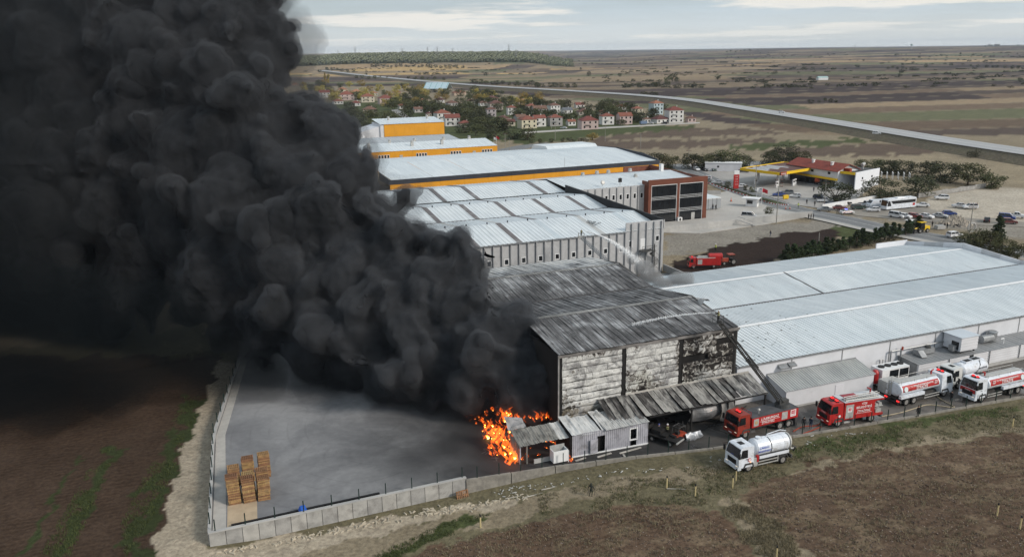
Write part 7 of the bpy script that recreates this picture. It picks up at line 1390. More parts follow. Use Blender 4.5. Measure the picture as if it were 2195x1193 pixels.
for a_ in [
 (gp(1722,918,.02), 250, 'stand', 'black', 'black', 'person in black jacket between the two red trucks'), (gp(1737,918,.02), 220, 'stand', 'navy', 'jeans', 'person in navy jacket and pale shirt beside the one in black'),
 (gp(1967,893,.02), 100, 'stand', 'black', 'black', 'person in black leaning by the kerb fence'), (gp(2038,861,.02), 200, 'stand', 'black', 'black', 'person in black between the two water tankers'), (gp(1563,978), 250, 'stand', 'navy', 'navy', 'dark figure in front of the white vacuum tanker'),
 (gp(1412,934,.02), 120, 'stand', 'navy', 'black', 'firefighter with blue helmet under the canopy','blue'), (gp(1430,934,.02), 80, 'stand', 'fire', 'black', 'firefighter with white helmet under the canopy','white'),
 (gp(1528,449,.06), 270, 'stand', 'grey', 'jeans', 'person in grey on the office apron'), (gp(1534,450,.06), 260, 'stand', 'black', 'black', 'person in black on the office apron'), (gp(1651,507), 200, 'walk', 'navy', 'jeans', 'person walking across the gravel below the apron wall'),
 (gp(1711,446,.04), 250, 'walk', 'hiviz', 'navy', 'traffic officer in bright yellow vest on the road'), (gp(1729,438,.04), 260, 'walk', 'black', 'black', 'person walking near the forecourt exit'), (gp(1744,411,.04), 250, 'stand', 'navy', 'navy', 'person standing on the open forecourt'), (gp(1746,442,.04), 230, 'stand', 'black', 'black', 'person beside the yellow box at the garden wall'),
 (gp(1733,470,.02), 200, 'stand', 'black', 'black', 'leftmost of three people at the wall end'), (gp(1738,470,.02), 190, 'stand', 'black', 'black', 'middle of three people at the wall end'), (gp(1743,470,.02), 180, 'stand', 'navy', 'black', 'rightmost of three people at the wall end'), (gp(1878,500,.15), 160, 'stand', 'black', 'black', 'person in black on the pavement behind the conifers'), (gp(1794,458,.02), 180, 'stand', 'black', 'black', 'person in black left of the police car'), (gp(1798,457,.02), 200, 'stand', 'black', 'jeans', 'person standing right behind the police car'), (gp(1998,486), 200, 'stand', 'black', 'black', 'lone person left of the rubble heap'), (gp(2024,490), 200, 'stand', 'black', 'black', 'left one of the two people by the motorbike'), (gp(2030,490), 190, 'stand', 'black', 'black', 'right one of the two people by the motorbike'),
]: person(*a_)
# firefighters aloft
person(TIP1 + Vector((0,0,.0)), 130, 'aim', 'fire', 'black', 'firefighter spraying from the tip of the raised ladder over the burnt roof', 'white')
tt = S(1246,500,12.6); B2 = W(tt[0], tt[1], 11.6); person(B2 + Vector((0,0,.12)), -60, 'aim', 'fire', 'black', 'firefighter in the ladder basket above the grey hall wall', 'white')
p = W(75, 71.2, 3.45); person(p, 200, 'stand', 'hiviz', 'black', 'firefighter in yellow vest on the red truck roof', 'white')
v = thing('rescue_ladder', 'slanting steel fire ladder with basket in front of the grey hall wall', 'ladder', (0,0,0)); lb = W(tt[0]+7.5, tt[1]-16, 1.0); obj('ladder_rails', ladder('l', lb, B2, .9, .6, None, n=40), M_steel, v); obj('basket', MB().box(-.6,.6,-.5,.5,0,.08).tube([(-.6,-.5,0),(-.6,-.5,1.05),(.6,-.5,1.05),(.6,-.5,0)],.04,4).tube([(-.6,.5,0),(-.6,.5,1.05),(.6,.5,1.05),(.6,.5,0)],.04,4).tube([(-.6,-.5,1.05),(-.6,.5,1.05)],.04,4).tube([(.6,-.5,1.05),(.6,.5,1.05)],.04,4).box(-.6,.6,-.5,-.46,.1,.6), M_alu, v, tuple(B2)); obj('turntable', MB().cyl(tuple(lb - Vector((0,0,1))), tuple(lb), 1.0, .8, 12), M_red, v)
# ---------------------------------------------------------------- yard and verge clutter
def pallet_mesh():
    mb = MB()
    for k in range(7): mb.box(-.6+k*.185, -.6+k*.185+.10, -.5, .5, .118, .14)
    for y in (-.5, -.05, .4): mb.box(-.6, .61, y, y+.1, .022, .118)
    for x in (-.6, -.05, .51): mb.box(x, x+.1, -.5, .5, 0, .022)
    return mb.mesh('pallet', M_wood)
PM = pallet_mesh(); pr = random.Random(31)
def pallet(loc, rot, label, sc=1.12): 
    o = put('pallet', PM, None, loc, rot, (sc, sc, sc)); return tag(o, label, 'pallet', 'wooden pallets in the yard')
stacks = [(-40.1,3.0,22,'front left'),(-38.5,2.8,19,'front middle'),(-36.9,2.6,17,'front right'),(-40.0,4.5,14,'second row left'),(-38.4,4.4,17,'second row middle'),(-36.8,4.1,19,'second row right'),(-39.8,7.4,15,'back left'),(-38.1,7.8,19,'back middle'),(-36.2,8.2,19,'back right')]
for a, b, n, wh_ in stacks:
    lean = pr.uniform(-.02, .02)
    for k in range(n):
        p = W(a + pr.uniform(-.04,.04) + lean*k*.3, b + pr.uniform(-.04,.04), .02 + k*.158); tilt = R(pr.uniform(-1, 1)) if k < n-1 else R(pr.uniform(-5, 5)); pallet(p, (tilt, R(pr.uniform(-1,1)), SROT + R(pr.uniform(-3, 3))), 'topmost pallet of the %s stack' % wh_ if k == n-1 else '%s pallet from the top in the %s stack' % (nth(n-1-k), wh_))
q = W(-14.7, -3.75, -1.35); pallet(q, (R(76), 0, SROT + R(6)), 'single pale pallet leaning on the end of the boundary wall', 1.25)
def post(p, h, lab, grp): v = tag(put('fence_post', FPM, None, p, (0, 0, 0), (1, 1, h)), lab, 'post', grp)
FPM = MB().box(-.05,.05,-.05,.05,0,1.0).mesh('fence_post', M_green)
for k in range(10): t = k/9; post(W(-42.6+28.3*t, -3.2+.4*t, .5), 1.35, nth(k) + ' fence post from the left on the tall boundary wall', 'posts on the tall boundary wall')
ln = [(-12.5 + 2.75*k) for k in range(31)]
for k, a in enumerate(ln): post(W(a, np.interp(a, WLX, WLY)+.02, .2), 1.55, nth(k) + ' fence post from the left on the low kerb wall', 'posts on the kerb wall')
for k in range(15): b = -1.5+3.4*k; post(W(np.interp(b, [q[1] for q in LWALL], [q[0] for q in LWALL]), b, .5), 1.4, nth(k) + ' fence post from the front on the side wall', 'posts on the side wall')
YM = MB().cyl((0,0,-.2),(0,0,1.35),.085,None,8).mesh('post_body', pm('cream_post', (.55,.45,.24), .7, .1)); YC = MB().cyl((0,0,1.35),(0,0,1.6),.095,.08,8).mesh('cap', M_black)
for px, py, wh_ in ((1030,1130,'left of the walking person'),(1429,1045,'behind the pipe scraps'),(1490,1063,'on the grass by the field corner'),(1577,1030,'at the bumper of the vacuum tanker'),(1570,1045,'just before the vacuum tanker'),(2170,915,'in the grass at the right edge'),(2137,1105,'in the ploughed field'),(2186,1133,'in the ploughed field at the right edge'),(1664,1198,'at the bottom edge of the picture')):
    p = gp(px, py); v = thing('marker_post', 'cream marker post with black cap ' + wh_, 'post', p, 0, 'gas line marker posts'); put('post_body', YM, v); put('cap', YC, v)
# beam and bag on the yard edge, planks, white scrap along the kerb
o = obj('steel_beam', MB().box(-8.3,8.3,-.15,.15,0,.3), M_black, None, W(-32.6,-2.2,.02), (0,0,SROT+R(1))); tag(o, 'long black steel beam lying behind the boundary wall', 'beam')
o = obj('blue_bag', MB().taper(-.45,.45,-.3,.3,0,.5,(.2,.15,.12)), pm('blue_plastic', (.02,.10,.45), .5, .1), None, W(-33.2,-2.4,.32), (0,0,.5)); tag(o, 'bright blue plastic bag on the black beam', 'bag')
def scraps(name, label, cat, pts, n, smin, smax, mat, zoff=0.0, flat=.4, seed=1):
    r = random.Random(seed); mb = MB()
    for k in range(n):
        i = r.randrange(len(pts)-1); t = r.random(); px = pts[i][0]+(pts[i+1][0]-pts[i][0])*t + r.gauss(0, 6); py = pts[i][1]+(pts[i+1][1]-pts[i][1])*t + r.gauss(0, 4); p = G(px, py); z = float(ground_z(p.x, p.y)); p = G(px, py, z+.05); s = r.uniform(smin, smax); an = r.uniform(0, 3.1); c, q = math.cos(an), math.sin(an); l = s*r.uniform(1, 2.4)
        z += .05 + zoff
        P = [(-l,-s*.5,0),(l,-s*.5,0),(l,s*.5,0),(-l,s*.5,0),(-l*.8,-s*.4,s*flat),(l*.8,-s*.35,s*flat*.8),(l*.7,s*.4,s*flat),(-l*.8,s*.4,s*flat*.7)]; mb.hexa([(p.x+x*c-y*q, p.y+x*q+y*c, z+w_-.03) for x, y, w_ in P])
    o = obj(name, mb, mat); return tag(o, label, cat, kind='stuff')
scraps('debris', 'white torn panel scraps strewn along the kerb wall', 'debris', [(1060,1062),(1110,1045),(1190,1040),(1300,1015),(1420,1005),(1720,950),(1850,925)], 110, .03, .14, pm('scrap_white', (.42,.42,.40), .7, .15), .1, .5, 3)
scraps('rubble', 'pale rubble and rocks at the wall foot and on the sand', 'rubble', [(480,1185),(700,1140),(900,1100),(1010,1085),(1130,1065)], 260, .04, .2, pm('pale_stone', (.42,.37,.29), .9, .2), .0, .8, 4)
scraps('field_stones', 'small pale stones scattered over the ploughed fields', 'stones', [(900,1180),(1300,1120),(1600,1150),(1750,1040),(1950,1080),(2195,980),(2100,1180),(1800,1160)], 900, .02, .075, pm('field_stone', (.34,.29,.24), .9, .2), .05, .9, 5) if False else None
def clods(name, label, cat, poly, n, smin, smax, mat, seed, up=.8):
    r = np.random.default_rng(seed); xs, ys = [q[0] for q in poly], [q[1] for q in poly]; px, py = r.uniform(min(xs), max(xs), n), r.uniform(min(ys), max(ys), n); m = inside(px, py, poly); V, Fc = [], []
    base = np.array([(-1,-.6,0),(.7,-1,0),(1,.7,0),(-.6,1,0),(0,.1,1)]); fc = [(0,1,4),(1,2,4),(2,3,4),(3,0,4)]
    X, Y, Z = Gv(px[m], py[m]); n = len(X); s = r.uniform(smin, smax, n); a = r.uniform(0, 6.3, n); c, q = np.cos(a)[:, None], np.sin(a)[:, None]
    b = base[None]*np.stack([s, s*r.uniform(.6, 1.2, n), s*up*r.uniform(.5, 1.2, n)], -1)[:, None]*r.uniform(.7, 1.3, (n, 5, 1))
    V = np.stack([X[:, None] + b[..., 0]*c - b[..., 1]*q, Y[:, None] + b[..., 0]*q + b[..., 1]*c, Z[:, None] + b[..., 2] + .02], -1).reshape(-1, 3).tolist(); Fc = [tuple(k + 5*i for k in f) for i in range(n) for f in fc]
    mb = MB(); mb.v, mb.f = V, Fc; o = put(name, mb.mesh(name, mat, fix=False)); return tag(o, label, cat, kind='stuff')
FIELD_R = [(1600,1085),(1650,1035),(1770,992),(1960,960),(2195,935),(2320,930),(2320,1230),(1790,1230),(1760,1193)]; FIELD_L = [(870,1200),(985,1155),(1170,1112),(1330,1088),(1450,1086),(1540,1104),(1600,1193),(1610,1230),(850,1230)]
M_clod = pm('soil_clods', (.105,.076,.058), .95, .35, 1.2); M_stone = pm('field_stone', (.30,.25,.21), .9, .25, 3.0)
clods('soil_clods', 'brown clods turned up in the right ploughed field', 'soil', FIELD_R, 4200, .04, .15, M_clod, 1, .8); clods('soil_clods', 'brown clods turned up in the left ploughed field', 'soil', FIELD_L, 2600, .04, .13, M_clod, 2, .8)
clods('field_stones', 'small pale stones over the right ploughed field', 'stones', FIELD_R, 1500, .03, .085, M_stone, 3); clods('field_stones', 'small pale stones over the left ploughed field', 'stones', FIELD_L, 700, .03, .075, M_stone, 4)
def grass(name, label, polys, n, h, mat, seed):
    r = np.random.default_rng(seed); V, Fc = [], []
    for poly, w_ in polys:
        xs, ys = [q[0] for q in poly], [q[1] for q in poly]; m_ = int(n*w_); px, py = r.uniform(min(xs), max(xs), m_), r.uniform(min(ys), max(ys), m_); ok = inside(px, py, poly)
        X, Y, Z = Gv(px[ok], py[ok]); kp_ = fbm(X/2.5, Y/2.5, 3, 61) > .42; X, Y, Z = X[kp_], Y[kp_], Z[kp_]
        for k in range(4):
            n_ = len(X); a = r.uniform(0, 6.3, n_); s = h*r.uniform(.4, 1.2, n_); dx, dy = np.cos(a)*.035, np.sin(a)*.035; lx_, ly_ = r.normal(0, 1, n_)*s*.4, r.normal(0, 1, n_)*s*.4; ox, oy = X + r.normal(0, .12, n_), Y + r.normal(0, .12, n_); i = len(V)
            V += np.stack([np.stack([ox-dx, oy-dy, Z], -1), np.stack([ox+dx, oy+dy, Z], -1), np.stack([ox+lx_, oy+ly_, Z+s], -1)], 1).reshape(-1, 3).tolist(); Fc += [(i+3*q, i+3*q+1, i+3*q+2) for q in range(n_)]
    mb = MB(); mb.v, mb.f = V, Fc; o = put(name, mb.mesh(name, mat, fix=False)); return tag(o, label, 'grass', kind='stuff')
VERGE = [(1150,1060),(1560,985),(1720,955),(1950,905),(2195,865),(2300,850),(2300,900),(2195,925),(1950,952),(1640,1030),(1580,1085),(1400,1080),(1160,1105)]
grass('dry_grass', 'dry straw-coloured grass along the kerb and between the fields', [(VERGE, 1.0), ([(1545,1085),(1590,1080),(1690,1130),(1765,1193),(1800,1230),(1640,1230),(1610,1193)], .5), (FIELD_R, .3), (FIELD_L, .2)], 15000, .34, pm('dry_grass_blades', (.21,.18,.115), .9, .3, .5), 6)
grass('green_grass', 'green grass tufts along the verge below the kerb wall', [(VERGE, 1.0), ([(800,1193),(960,1118),(1060,1098),(1010,1128),(880,1180),(840,1230)], .4), ([(215,960),(255,960),(150,1193),(85,1193)], .4), ([(395,850),(440,850),(330,1100),(270,1193),(260,1120)], .5)], 9000, .28, pm('green_grass_blades', (.065,.08,.028), .9, .3, .5), 7)
clods('rubble_heap', 'heap of pale rubble beside the silver car', 'rubble', [(2008,480),(2050,462),(2085,482),(2060,488)], 700, .25, .7, pm('heap_stone', (.36,.32,.27), .9, .25), 9, 1.6)
p = G(2082,497); o = obj('concrete_ring', MB().tube([(1.3*math.cos(k*.524),0,1.3+1.3*math.sin(k*.524)) for k in range(13)], .22, 6), M_conc, None, (p.x,p.y,.0), (0,0,.3)); tag(o, 'white concrete ring under the power pole', 'ring')
p = G(2014,490); o = obj('concrete_block', MB().taper(-1.3,1.3,-.8,.8,0,1.0,(.1,.1,.1)), M_conc, None, (p.x,p.y,0), (0,0,.2)); tag(o, 'pale concrete block near the two people', 'block')
p = G(1950,483); v = thing('wheelie_bin', 'dark green bin with pale lid by the road bank', 'bin', (p.x, p.y, 0), .3); obj('tub', MB().taper(-.8,.8,-.7,.7,0,1.5,(-.1,-.1,-.1)), pm('bin_green', (.02,.05,.03), .6, .1), v); obj('lid', MB().box(-1.2,1.2,-.9,.9,1.5,1.65), M_frame, v)
for px, py, lab, s in ((1567,432,'orange traffic cone pair on the office apron',1.6),(1536,434,'orange traffic cone by the gate wall',1.6),(1684,448,'orange cone on the road left of the officer',1.0),(1693,448,'orange cone on the road nearer the officer',1.0)): p = G(px, py); v = thing('traffic_cone', lab, 'cone', (p.x,p.y,.06), 0); v.scale = (s,s,s); obj('cone', MB().cyl((0,0,.05),(0,0,.8),.18,.03,10), pm('cone_orange', (.6,.10,.03), .6, .05), v); obj('base', MB().box(-.25,.25,-.25,.25,0,.05), M_black, v); obj('band', MB().cyl((0,0,.4),(0,0,.52),.12,.095,10), M_frame, v)
p = G(1684,427); o = obj('yellow_box', MB().box(-.9,.9,-.4,.4,.2,1.4).box(-.7,-.5,-.3,.3,0,.2).box(.5,.7,-.3,.3,0,.2), M_yel2, None, (p.x,p.y,.05), (0,0,.2)); tag(o, 'yellow box at the end of the banded kerb', 'box')
# hoses on the wet road
def hose(pts, lab, mat, r=.07): return tag(obj('fire_hose', MB().tube([Vector((q.x, q.y, .09)) for q in curve([G(*p) for p in pts], 8)], r, 5), mat), lab, 'hose')
hose([(1890,893),(1930,885),(1960,876),(1990,868),(2035,873),(2045,872),(2020,858),(2008,850)], 'pale hose looping from the water tanker along the kerb', pm('hose_canvas', (.40,.34,.24), .8, .1)); hose([(1700,925),(1720,915),(1750,912),(1765,900)], 'red hose between the two red trucks', M_rust); hose([(1705,935),(1735,925),(1760,915)], 'second red hose along the kerb by the ladder truck', M_rust); hose([(1500,925),(1540,905),(1580,885),(1600,870)], 'dark hose trailing under the canopy', M_black)
for a, b, l, rt, lab in ((4.5,-3.9,2.2,8,'white plank lying before the shed door'),(8.2,-4.1,3.4,6,'long pale plank lying before the shed'),(1.2,-3.7,1.6,10,'short white plank by the skip bin'),(6.7,-5.2,1.0,80,'small board standing by the shed')): o = obj('plank', MB().box(-l/2,l/2,-.12,.12,0,.1), pm('dirty_plank', (.40,.38,.35), .8, .25), None, W(a,b,.03), (0,0,SROT+R(rt))); tag(o, lab, 'plank')
for px, py, l, rt, lab in ((1150,1060,3.2,24,'white pipe lying in the grass below the kerb wall'),(1185,1045,3.0,20,'second white pipe beside the kerb wall'),(1100,1066,2.0,18,'short white pipe at the kerb foot'),(1450,1048,2.2,-5,'cream pipe scrap beside a marker post')): p = gp(px, py); o = obj('pipe', MB().cyl((-l/2,0,.06),(l/2,0,.06),.06,None,8), pm('dirty_pipe', (.36,.34,.30), .7, .25), None, p, (0,0,R(rt))); tag(o, lab, 'pipe')
# ================================================================ smoke, fire, water, haze
sr = random.Random(12)
LOBES = [  # px, py, distance ahead, radius in px : billows of the plume from the fire outwards
 (1135,850,106,62),(1080,800,108,75),(1010,830,108,70),(1120,745,110,60),(1050,720,112,85),(960,790,112,85),(1140,800,107,55),(1160,835,106,38),(1100,690,112,60),(1090,880,105,40),
 (1010,620,117,75),(1000,560,119,60),(990,525,120,44),(940,540,121,45),(1030,560,118,40),(900,700,116,100),(930,620,118,90),(880,800,112,70),(810,790,116,75),(850,610,122,100),(850,520,125,75),(780,700,120,110),(760,580,126,115),(820,460,130,70),(740,790,120,60),
 (700,480,132,115),(680,640,126,110),(660,750,122,75),(740,390,136,80),(700,300,140,75),(640,380,138,110),(600,540,132,120),(580,680,128,95),(545,740,126,45),(640,240,144,62),(560,300,143,110),(520,440,138,125),(480,590,134,115),(520,690,130,60),
 (560,150,150,75),(575,70,154,62),(520,60,155,90),(480,190,150,105),(430,320,146,120),(400,480,142,120),(420,640,136,75),(560,215,147,70),(590,110,152,45),(540,-20,158,75),(440,20,160,110),(330,120,158,120),(320,280,152,120),(290,430,148,125),(320,580,142,105),(230,30,164,125),(180,190,160,130),(150,350,156,130),(170,510,150,120),(200,640,146,80),(60,90,166,135),(30,260,162,135),(20,430,156,130),(60,590,152,105),(-90,180,166,140),(-100,380,162,140),(-110,560,156,120),(480,-90,165,100),(330,-110,168,120),(160,-120,172,120),(-20,-110,172,130),(-140,0,172,140),(560,-90,166,60),
]
def nets(F, o, h):
    """surface nets of a scalar grid (inside < 0)"""
    neg = F < 0; n0, n1, n2 = F.shape; acc = np.zeros((n0-1, n1-1, n2-1, 3), np.float32); cnt = np.zeros((n0-1, n1-1, n2-1), np.float32)
    for ax in range(3):
        a = [slice(None)]*3; b = [slice(None)]*3; a[ax] = slice(0, -1); b[ax] = slice(1, None); f0, f1 = F[tuple(a)], F[tuple(b)]; cr = neg[tuple(a)] != neg[tuple(b)]; t = np.where(cr, f0/np.where(cr, f0-f1, 1), 0)
        u, w_ = [k for k in range(3) if k != ax]
        for du in (0, 1):
            for dw in (0, 1):
                sl = [slice(None)]*3; sl[u] = slice(0, -1) if du == 0 else slice(1, None); sl[w_] = slice(0, -1) if dw == 0 else slice(1, None); c = cr[tuple(sl)]; cnt += c; acc[..., ax] += np.where(c, t[tuple(sl)], 0); acc[..., u] += c*du; acc[..., w_] += c*dw
    act = cnt > 0; idx = np.full(act.shape, -1, np.int64); idx[act] = np.arange(act.sum()); I = np.argwhere(act); V = (I + acc[act]/cnt[act][:, None])*h + o; Q = []
    for ax in range(3):
        a = [slice(None)]*3; b = [slice(None)]*3; a[ax] = slice(0, -1); b[ax] = slice(1, None); cr = neg[tuple(a)] != neg[tuple(b)]; E = np.argwhere(cr); u, w_ = [(1, 2), (2, 0), (0, 1)][ax]; E = E[(E[:, u] > 0) & (E[:, w_] > 0) & (E[:, u] < F.shape[u]-1) & (E[:, w_] < F.shape[w_]-1)]; flip = neg[tuple(E.T)]; q = []
        for du, dw in ((1, 1), (0, 1), (0, 0), (1, 0)): e = E.copy(); e[:, u] -= du; e[:, w_] -= dw; q.append(idx[tuple(e.T)])
        q = np.stack(q, -1); q[~flip] = q[~flip][:, ::-1]; Q.append(q)
    return V, np.concatenate(Q)
def remeshed(spheres, voxel, mat, name):
    spheres = [q for q in spheres if q[1] > voxel*.9]; C = np.array([tuple(c) for c, r in spheres]); Rr = np.array([r for c, r in spheres]); lo = (C - Rr[:, None]).min(0) - 3*voxel; hi = (C + Rr[:, None]).max(0) + 3*voxel; n = np.ceil((hi-lo)/voxel).astype(int) + 1; F = np.full(n, 3*voxel, np.float32)
    for c, r in zip(C, Rr):
        a = np.maximum(np.floor((c-r-2*voxel-lo)/voxel).astype(int), 0); b = np.minimum(np.ceil((c+r+2*voxel-lo)/voxel).astype(int) + 1, n); g = [lo[k] + np.arange(a[k], b[k])*voxel - c[k] for k in range(3)]
        d = np.sqrt(g[0][:, None, None]**2 + g[1][None, :, None]**2 + g[2][None, None, :]**2) - r; sl = tuple(slice(a[k], b[k]) for k in range(3)); F[sl] = np.minimum(F[sl], d)
    V, Q = nets(F, lo, voxel); me = bpy.data.meshes.new(name); me.vertices.add(len(V)); me.vertices.foreach_set('co', V.ravel()); me.loops.add(Q.size); me.loops.foreach_set('vertex_index', Q.ravel().astype(np.int32)); me.polygons.add(len(Q)); me.polygons.foreach_set('loop_start', np.arange(0, Q.size, 4)); me.polygons.foreach_set('loop_total', np.full(len(Q), 4)); me.update(calc_edges=True); me.validate(); me.materials.append(mat); return me
def lobes(grow=0.0, k0=0.0, k1=0.0):
    r = random.Random(5); out = []
    for px, py, y, rp in LOBES:
        c = D(px, py, y); dist = (c - Vector((0,0,CAMH))).length; rad = rp*dist/FPX*.80; g = grow + k1*max(0, min(1, (y-118)/30)); out.append((c, rad + g))
        for k in range(15):
            d = Vector((r.gauss(0,1), r.gauss(0,1), r.gauss(0,1))).normalized(); rr = rad*(.16 + .42*r.random()**1.6); c1 = c + d*(rad - rr*r.uniform(-.25, .45)); out.append((c1, rr + g))
            for q in range(2): d2 = (d + Vector((r.gauss(0,1), r.gauss(0,1), r.gauss(0,1)))*.7).normalized(); r2 = rr*r.uniform(.3, .5); out.append((c1 + d2*rr*.95, r2 + g))
    return out
def worley(P, seed):
    C = np.floor(P).astype(np.int64); best = np.full(len(P), 9.0)
    for i in (-1, 0, 1):
        for j in (-1, 0, 1):
            for k in (-1, 0, 1):
                q = C + np.array([i, j, k]); h = (q[:, 0]*73856093) ^ (q[:, 1]*19349663) ^ (q[:, 2]*83492791) ^ (seed*2654435761)
                f = []
                for m in range(3): h = (h*1103515245 + 12345) & 0x7fffffff; f.append((h >> 8 & 0xffff)/65535.0)
                best = np.minimum(best, ((q + np.stack(f, -1) - P)**2).sum(1))
    return np.sqrt(best)
def billow(me, amp, seed, scale=1.0):
    n = len(me.vertices); co = np.empty(n*3); no = np.empty(n*3); me.vertices.foreach_get('co', co); me.vertices.foreach_get('normal', no); co = co.reshape(-1,3); no = no.reshape(-1,3)
    P = co/scale + seed; f1, f2, f3 = (fbm(P[:, 0]*.16 + P[:, 1]*.07, P[:, 2]*.16, 4, 3) - .5, fbm(P[:, 1]*.16 + 40, P[:, 0]*.16 + P[:, 2]*.07, 4, 4) - .5, fbm(P[:, 2]*.16 + 90, P[:, 1]*.16 + P[:, 0]*.07, 4, 6) - .5); wv = np.stack([f1, f2, f3], -1)
    co += wv*4.2*amp; P = P + wv*7
    d = 1.5*(.55 - worley(P*.16, 1)) + .95*(.55 - worley(P*.36, 2)) + 2.6*(.5 - worley(P*.075, 5)) + .5*(.5 - worley(P*.85, 3)) + .22*(.5 - worley(P*1.9, 4))
    co += no*(d*amp)[:, None]; me.vertices.foreach_set('co', co.ravel()); me.update(); me.polygons.foreach_set('use_smooth', [True]*len(me.polygons))
t = NT('dense_soot_smoke'); p = t.pos(); n1 = t.noise(p, .055, 5, .55); n2 = t.noise(p, .35, 6, .65)
c = t.mix(t.rng(n1, .38, .62), (.004,.0044,.0052), (.055,.059,.067)); c = t.mix(t.rng(n2, .3, .7, 0, .4), c, (.008,.008,.009))
M_smoke = t.bsdf(c, 1.0, 0, t.bump(n2, .5, .6), 0.0)
def vol_mat(name, col, dens, aniso=0.1):
    t = NT(name); v = t.n('ShaderNodeVolumePrincipled'); v.inputs['Color'].default_value = (*col, 1); v.inputs['Density'].default_value = dens; v.inputs['Anisotropy'].default_value = aniso; t.t.links.new(v.outputs[0], t.out.inputs['Volume'])
    return t.m
sm = thing('smoke_plume', 'huge billowing black smoke plume rising from the burning yard', 'smoke', tuple(W(-6, 4))); sm['kind'] = 'stuff'
inv = Matrix.Translation(sm.location).inverted()
core = remeshed(lobes(-.8), .5, M_smoke, 'smoke_core'); billow(core, 1.0, 3.0); core.transform(inv)
put('smoke_core', core, sm)
shell = remeshed(lobes(-.1), .6, vol_mat('smoke_veil', (.225,.238,.262), .75), 'smoke_veil'); billow(shell, 1.0, 3.0); shell.transform(inv); put('smoke_veil', shell, sm)
outer = remeshed(lobes(.6, 0, 1.8), .9, vol_mat('smoke_wisps', (.12,.122,.13), .07), 'smoke_wisps'); billow(outer, 1.2, 3.0); outer.transform(inv); put('smoke_wisps', outer, sm)
# thin drifting smoke over the west field, the yard and the roofs
def puff(name, label, spheres, col, dens, amp=.5, voxel=.8):
    me = remeshed([(D(px, py, y), rp*y/FPX) for px, py, y, rp in spheres], voxel, vol_mat(name + '_air', col, dens), name); billow(me, amp, 8.0, 1.6); o = put(name, me); return tag(o, label, 'smoke', kind='stuff')
puff('drifting_smoke', 'thin dark smoke drifting over the field left of the yard', [(330,720,118,130),(180,730,116,170),(20,720,118,190),(-140,700,120,190),(440,770,118,90),(250,810,110,90),(90,830,108,110),(-80,820,110,130),(560,800,118,70),(680,820,116,60),(800,835,112,45),(900,850,108,45)], (.024,.030,.034), .065, .8, 1.2)
puff('soft_smoke', 'soft dark smoke filling the sky at the left edge of the picture', [(-60,100,128,150),(60,40,130,120),(0,300,126,150),(110,240,128,90),(20,480,124,140),(120,470,126,90),(-100,600,122,150),(90,620,122,110),(-160,350,126,170)], (.05,.055,.06), .045, .8, 1.2)
puff('roof_smoke', 'grey wisps curling off the burnt roof edge towards the white hall', [(1420,618,150,26),(1450,605,152,22),(1470,598,152,16),(1395,600,156,24),(1380,580,160,20),(1440,630,148,16),(1355,560,166,16)], (.66,.66,.67), .50, .5, .5)
puff('roof_haze', 'thin grey smoke hanging over the middle of the burnt roof', [(1130,600,138,50),(1180,640,130,40),(1230,690,122,28),(1120,660,128,50),(1180,590,140,35),(1250,600,138,25)], (.25,.25,.25), .05, .5, .8)
# ---------------------------------------------------------------- fire
t = NT('flame'); p = t.pos(); tcz = t.n('ShaderNodeAttribute', attribute_name='burn'); n1 = t.noise(p, 1.0, 4, .6, .6)
k = t.math('ADD', tcz.outputs['Fac'], t.math('MULTIPLY', t.math('SUBTRACT', n1, .5), .8)); c = t.ramp(k, [(.12, (.10,.004,.0)), (.35, (.8,.05,.004)), (.6, (1,.22,.015)), (.95, (1,.62,.14))])
e = t.n('ShaderNodeEmission'); t.t.links.new(c, e.inputs[0]); t.set(e.inputs[1], t.rng(k, .1, 1.0, 1.0, 12.0)); tr2 = t.n('ShaderNodeBsdfTransparent'); mx = t.n('ShaderNodeMixShader'); t.set(mx.inputs[0], t.rng(k, .30, .85)); t.t.links.new(tr2.outputs[0], mx.inputs[1]); t.t.links.new(e.outputs[0], mx.inputs[2]); t.t.links.new(mx.outputs[0], t.out.inputs[0]); M_flame = t.m
def fire_vol(name, st):
    t = NT(name); v = t.n('ShaderNodeVolumePrincipled'); v.inputs['Density'].default_value = .02; v.inputs['Emission Color'].default_value = (1, .13, .009, 1); v.inputs['Emission Strength'].default_value = st; t.t.links.new(v.outputs[0], t.out.inputs['Volume']); return t.m
M_firevol = fire_vol('fire_glow', 3.4)
def tongues(spots, seed, size, cnt):
    r = random.Random(seed); mb = MB(); heat = []
    for px, py, z, h in spots:
        base = G(px, py, z)
        for k in range(r.randint(*cnt)):
            hh = h*size*r.uniform(.35, 1.2); rad = hh*r.uniform(.10, .22); ox, oy = r.gauss(0, h*.36), r.gauss(0, h*.36); lean = Vector((r.gauss(-.2, .3), r.gauss(0, .25), 0)); n, m = 8, 8; vs = []
            for j in range(m):
                v = j/(m-1); w_ = max(.004, rad*(math.sin(math.pi*min(1, v*.88+.12)))**1.2*(1 - v*.3)); cpt = base + Vector((ox, oy, v*hh)) + lean*(v*v*hh) + Vector((.14*hh*math.sin(v*7+k), .12*hh*math.cos(v*6+k*2), 0))
                for q in range(n): a = 6.283*q/n; jit = 1 + .7*noise.noise((q*1.3, v*5+k*3, px*.1)); vs.append(cpt + Vector((math.cos(a)*w_*jit, math.sin(a)*w_*jit, 0))); heat.append(max(0, .95 - v*.85) * (.75 + .35*min(1, h/1.5)))
            mb.add(vs, [(j*n+q, j*n+(q+1) % n, (j+1)*n+(q+1) % n, (j+1)*n+q) for j in range(m-1) for q in range(n)] + [tuple(range(n-1, -1, -1)), tuple(range((m-1)*n, m*n))])
    return mb, heat
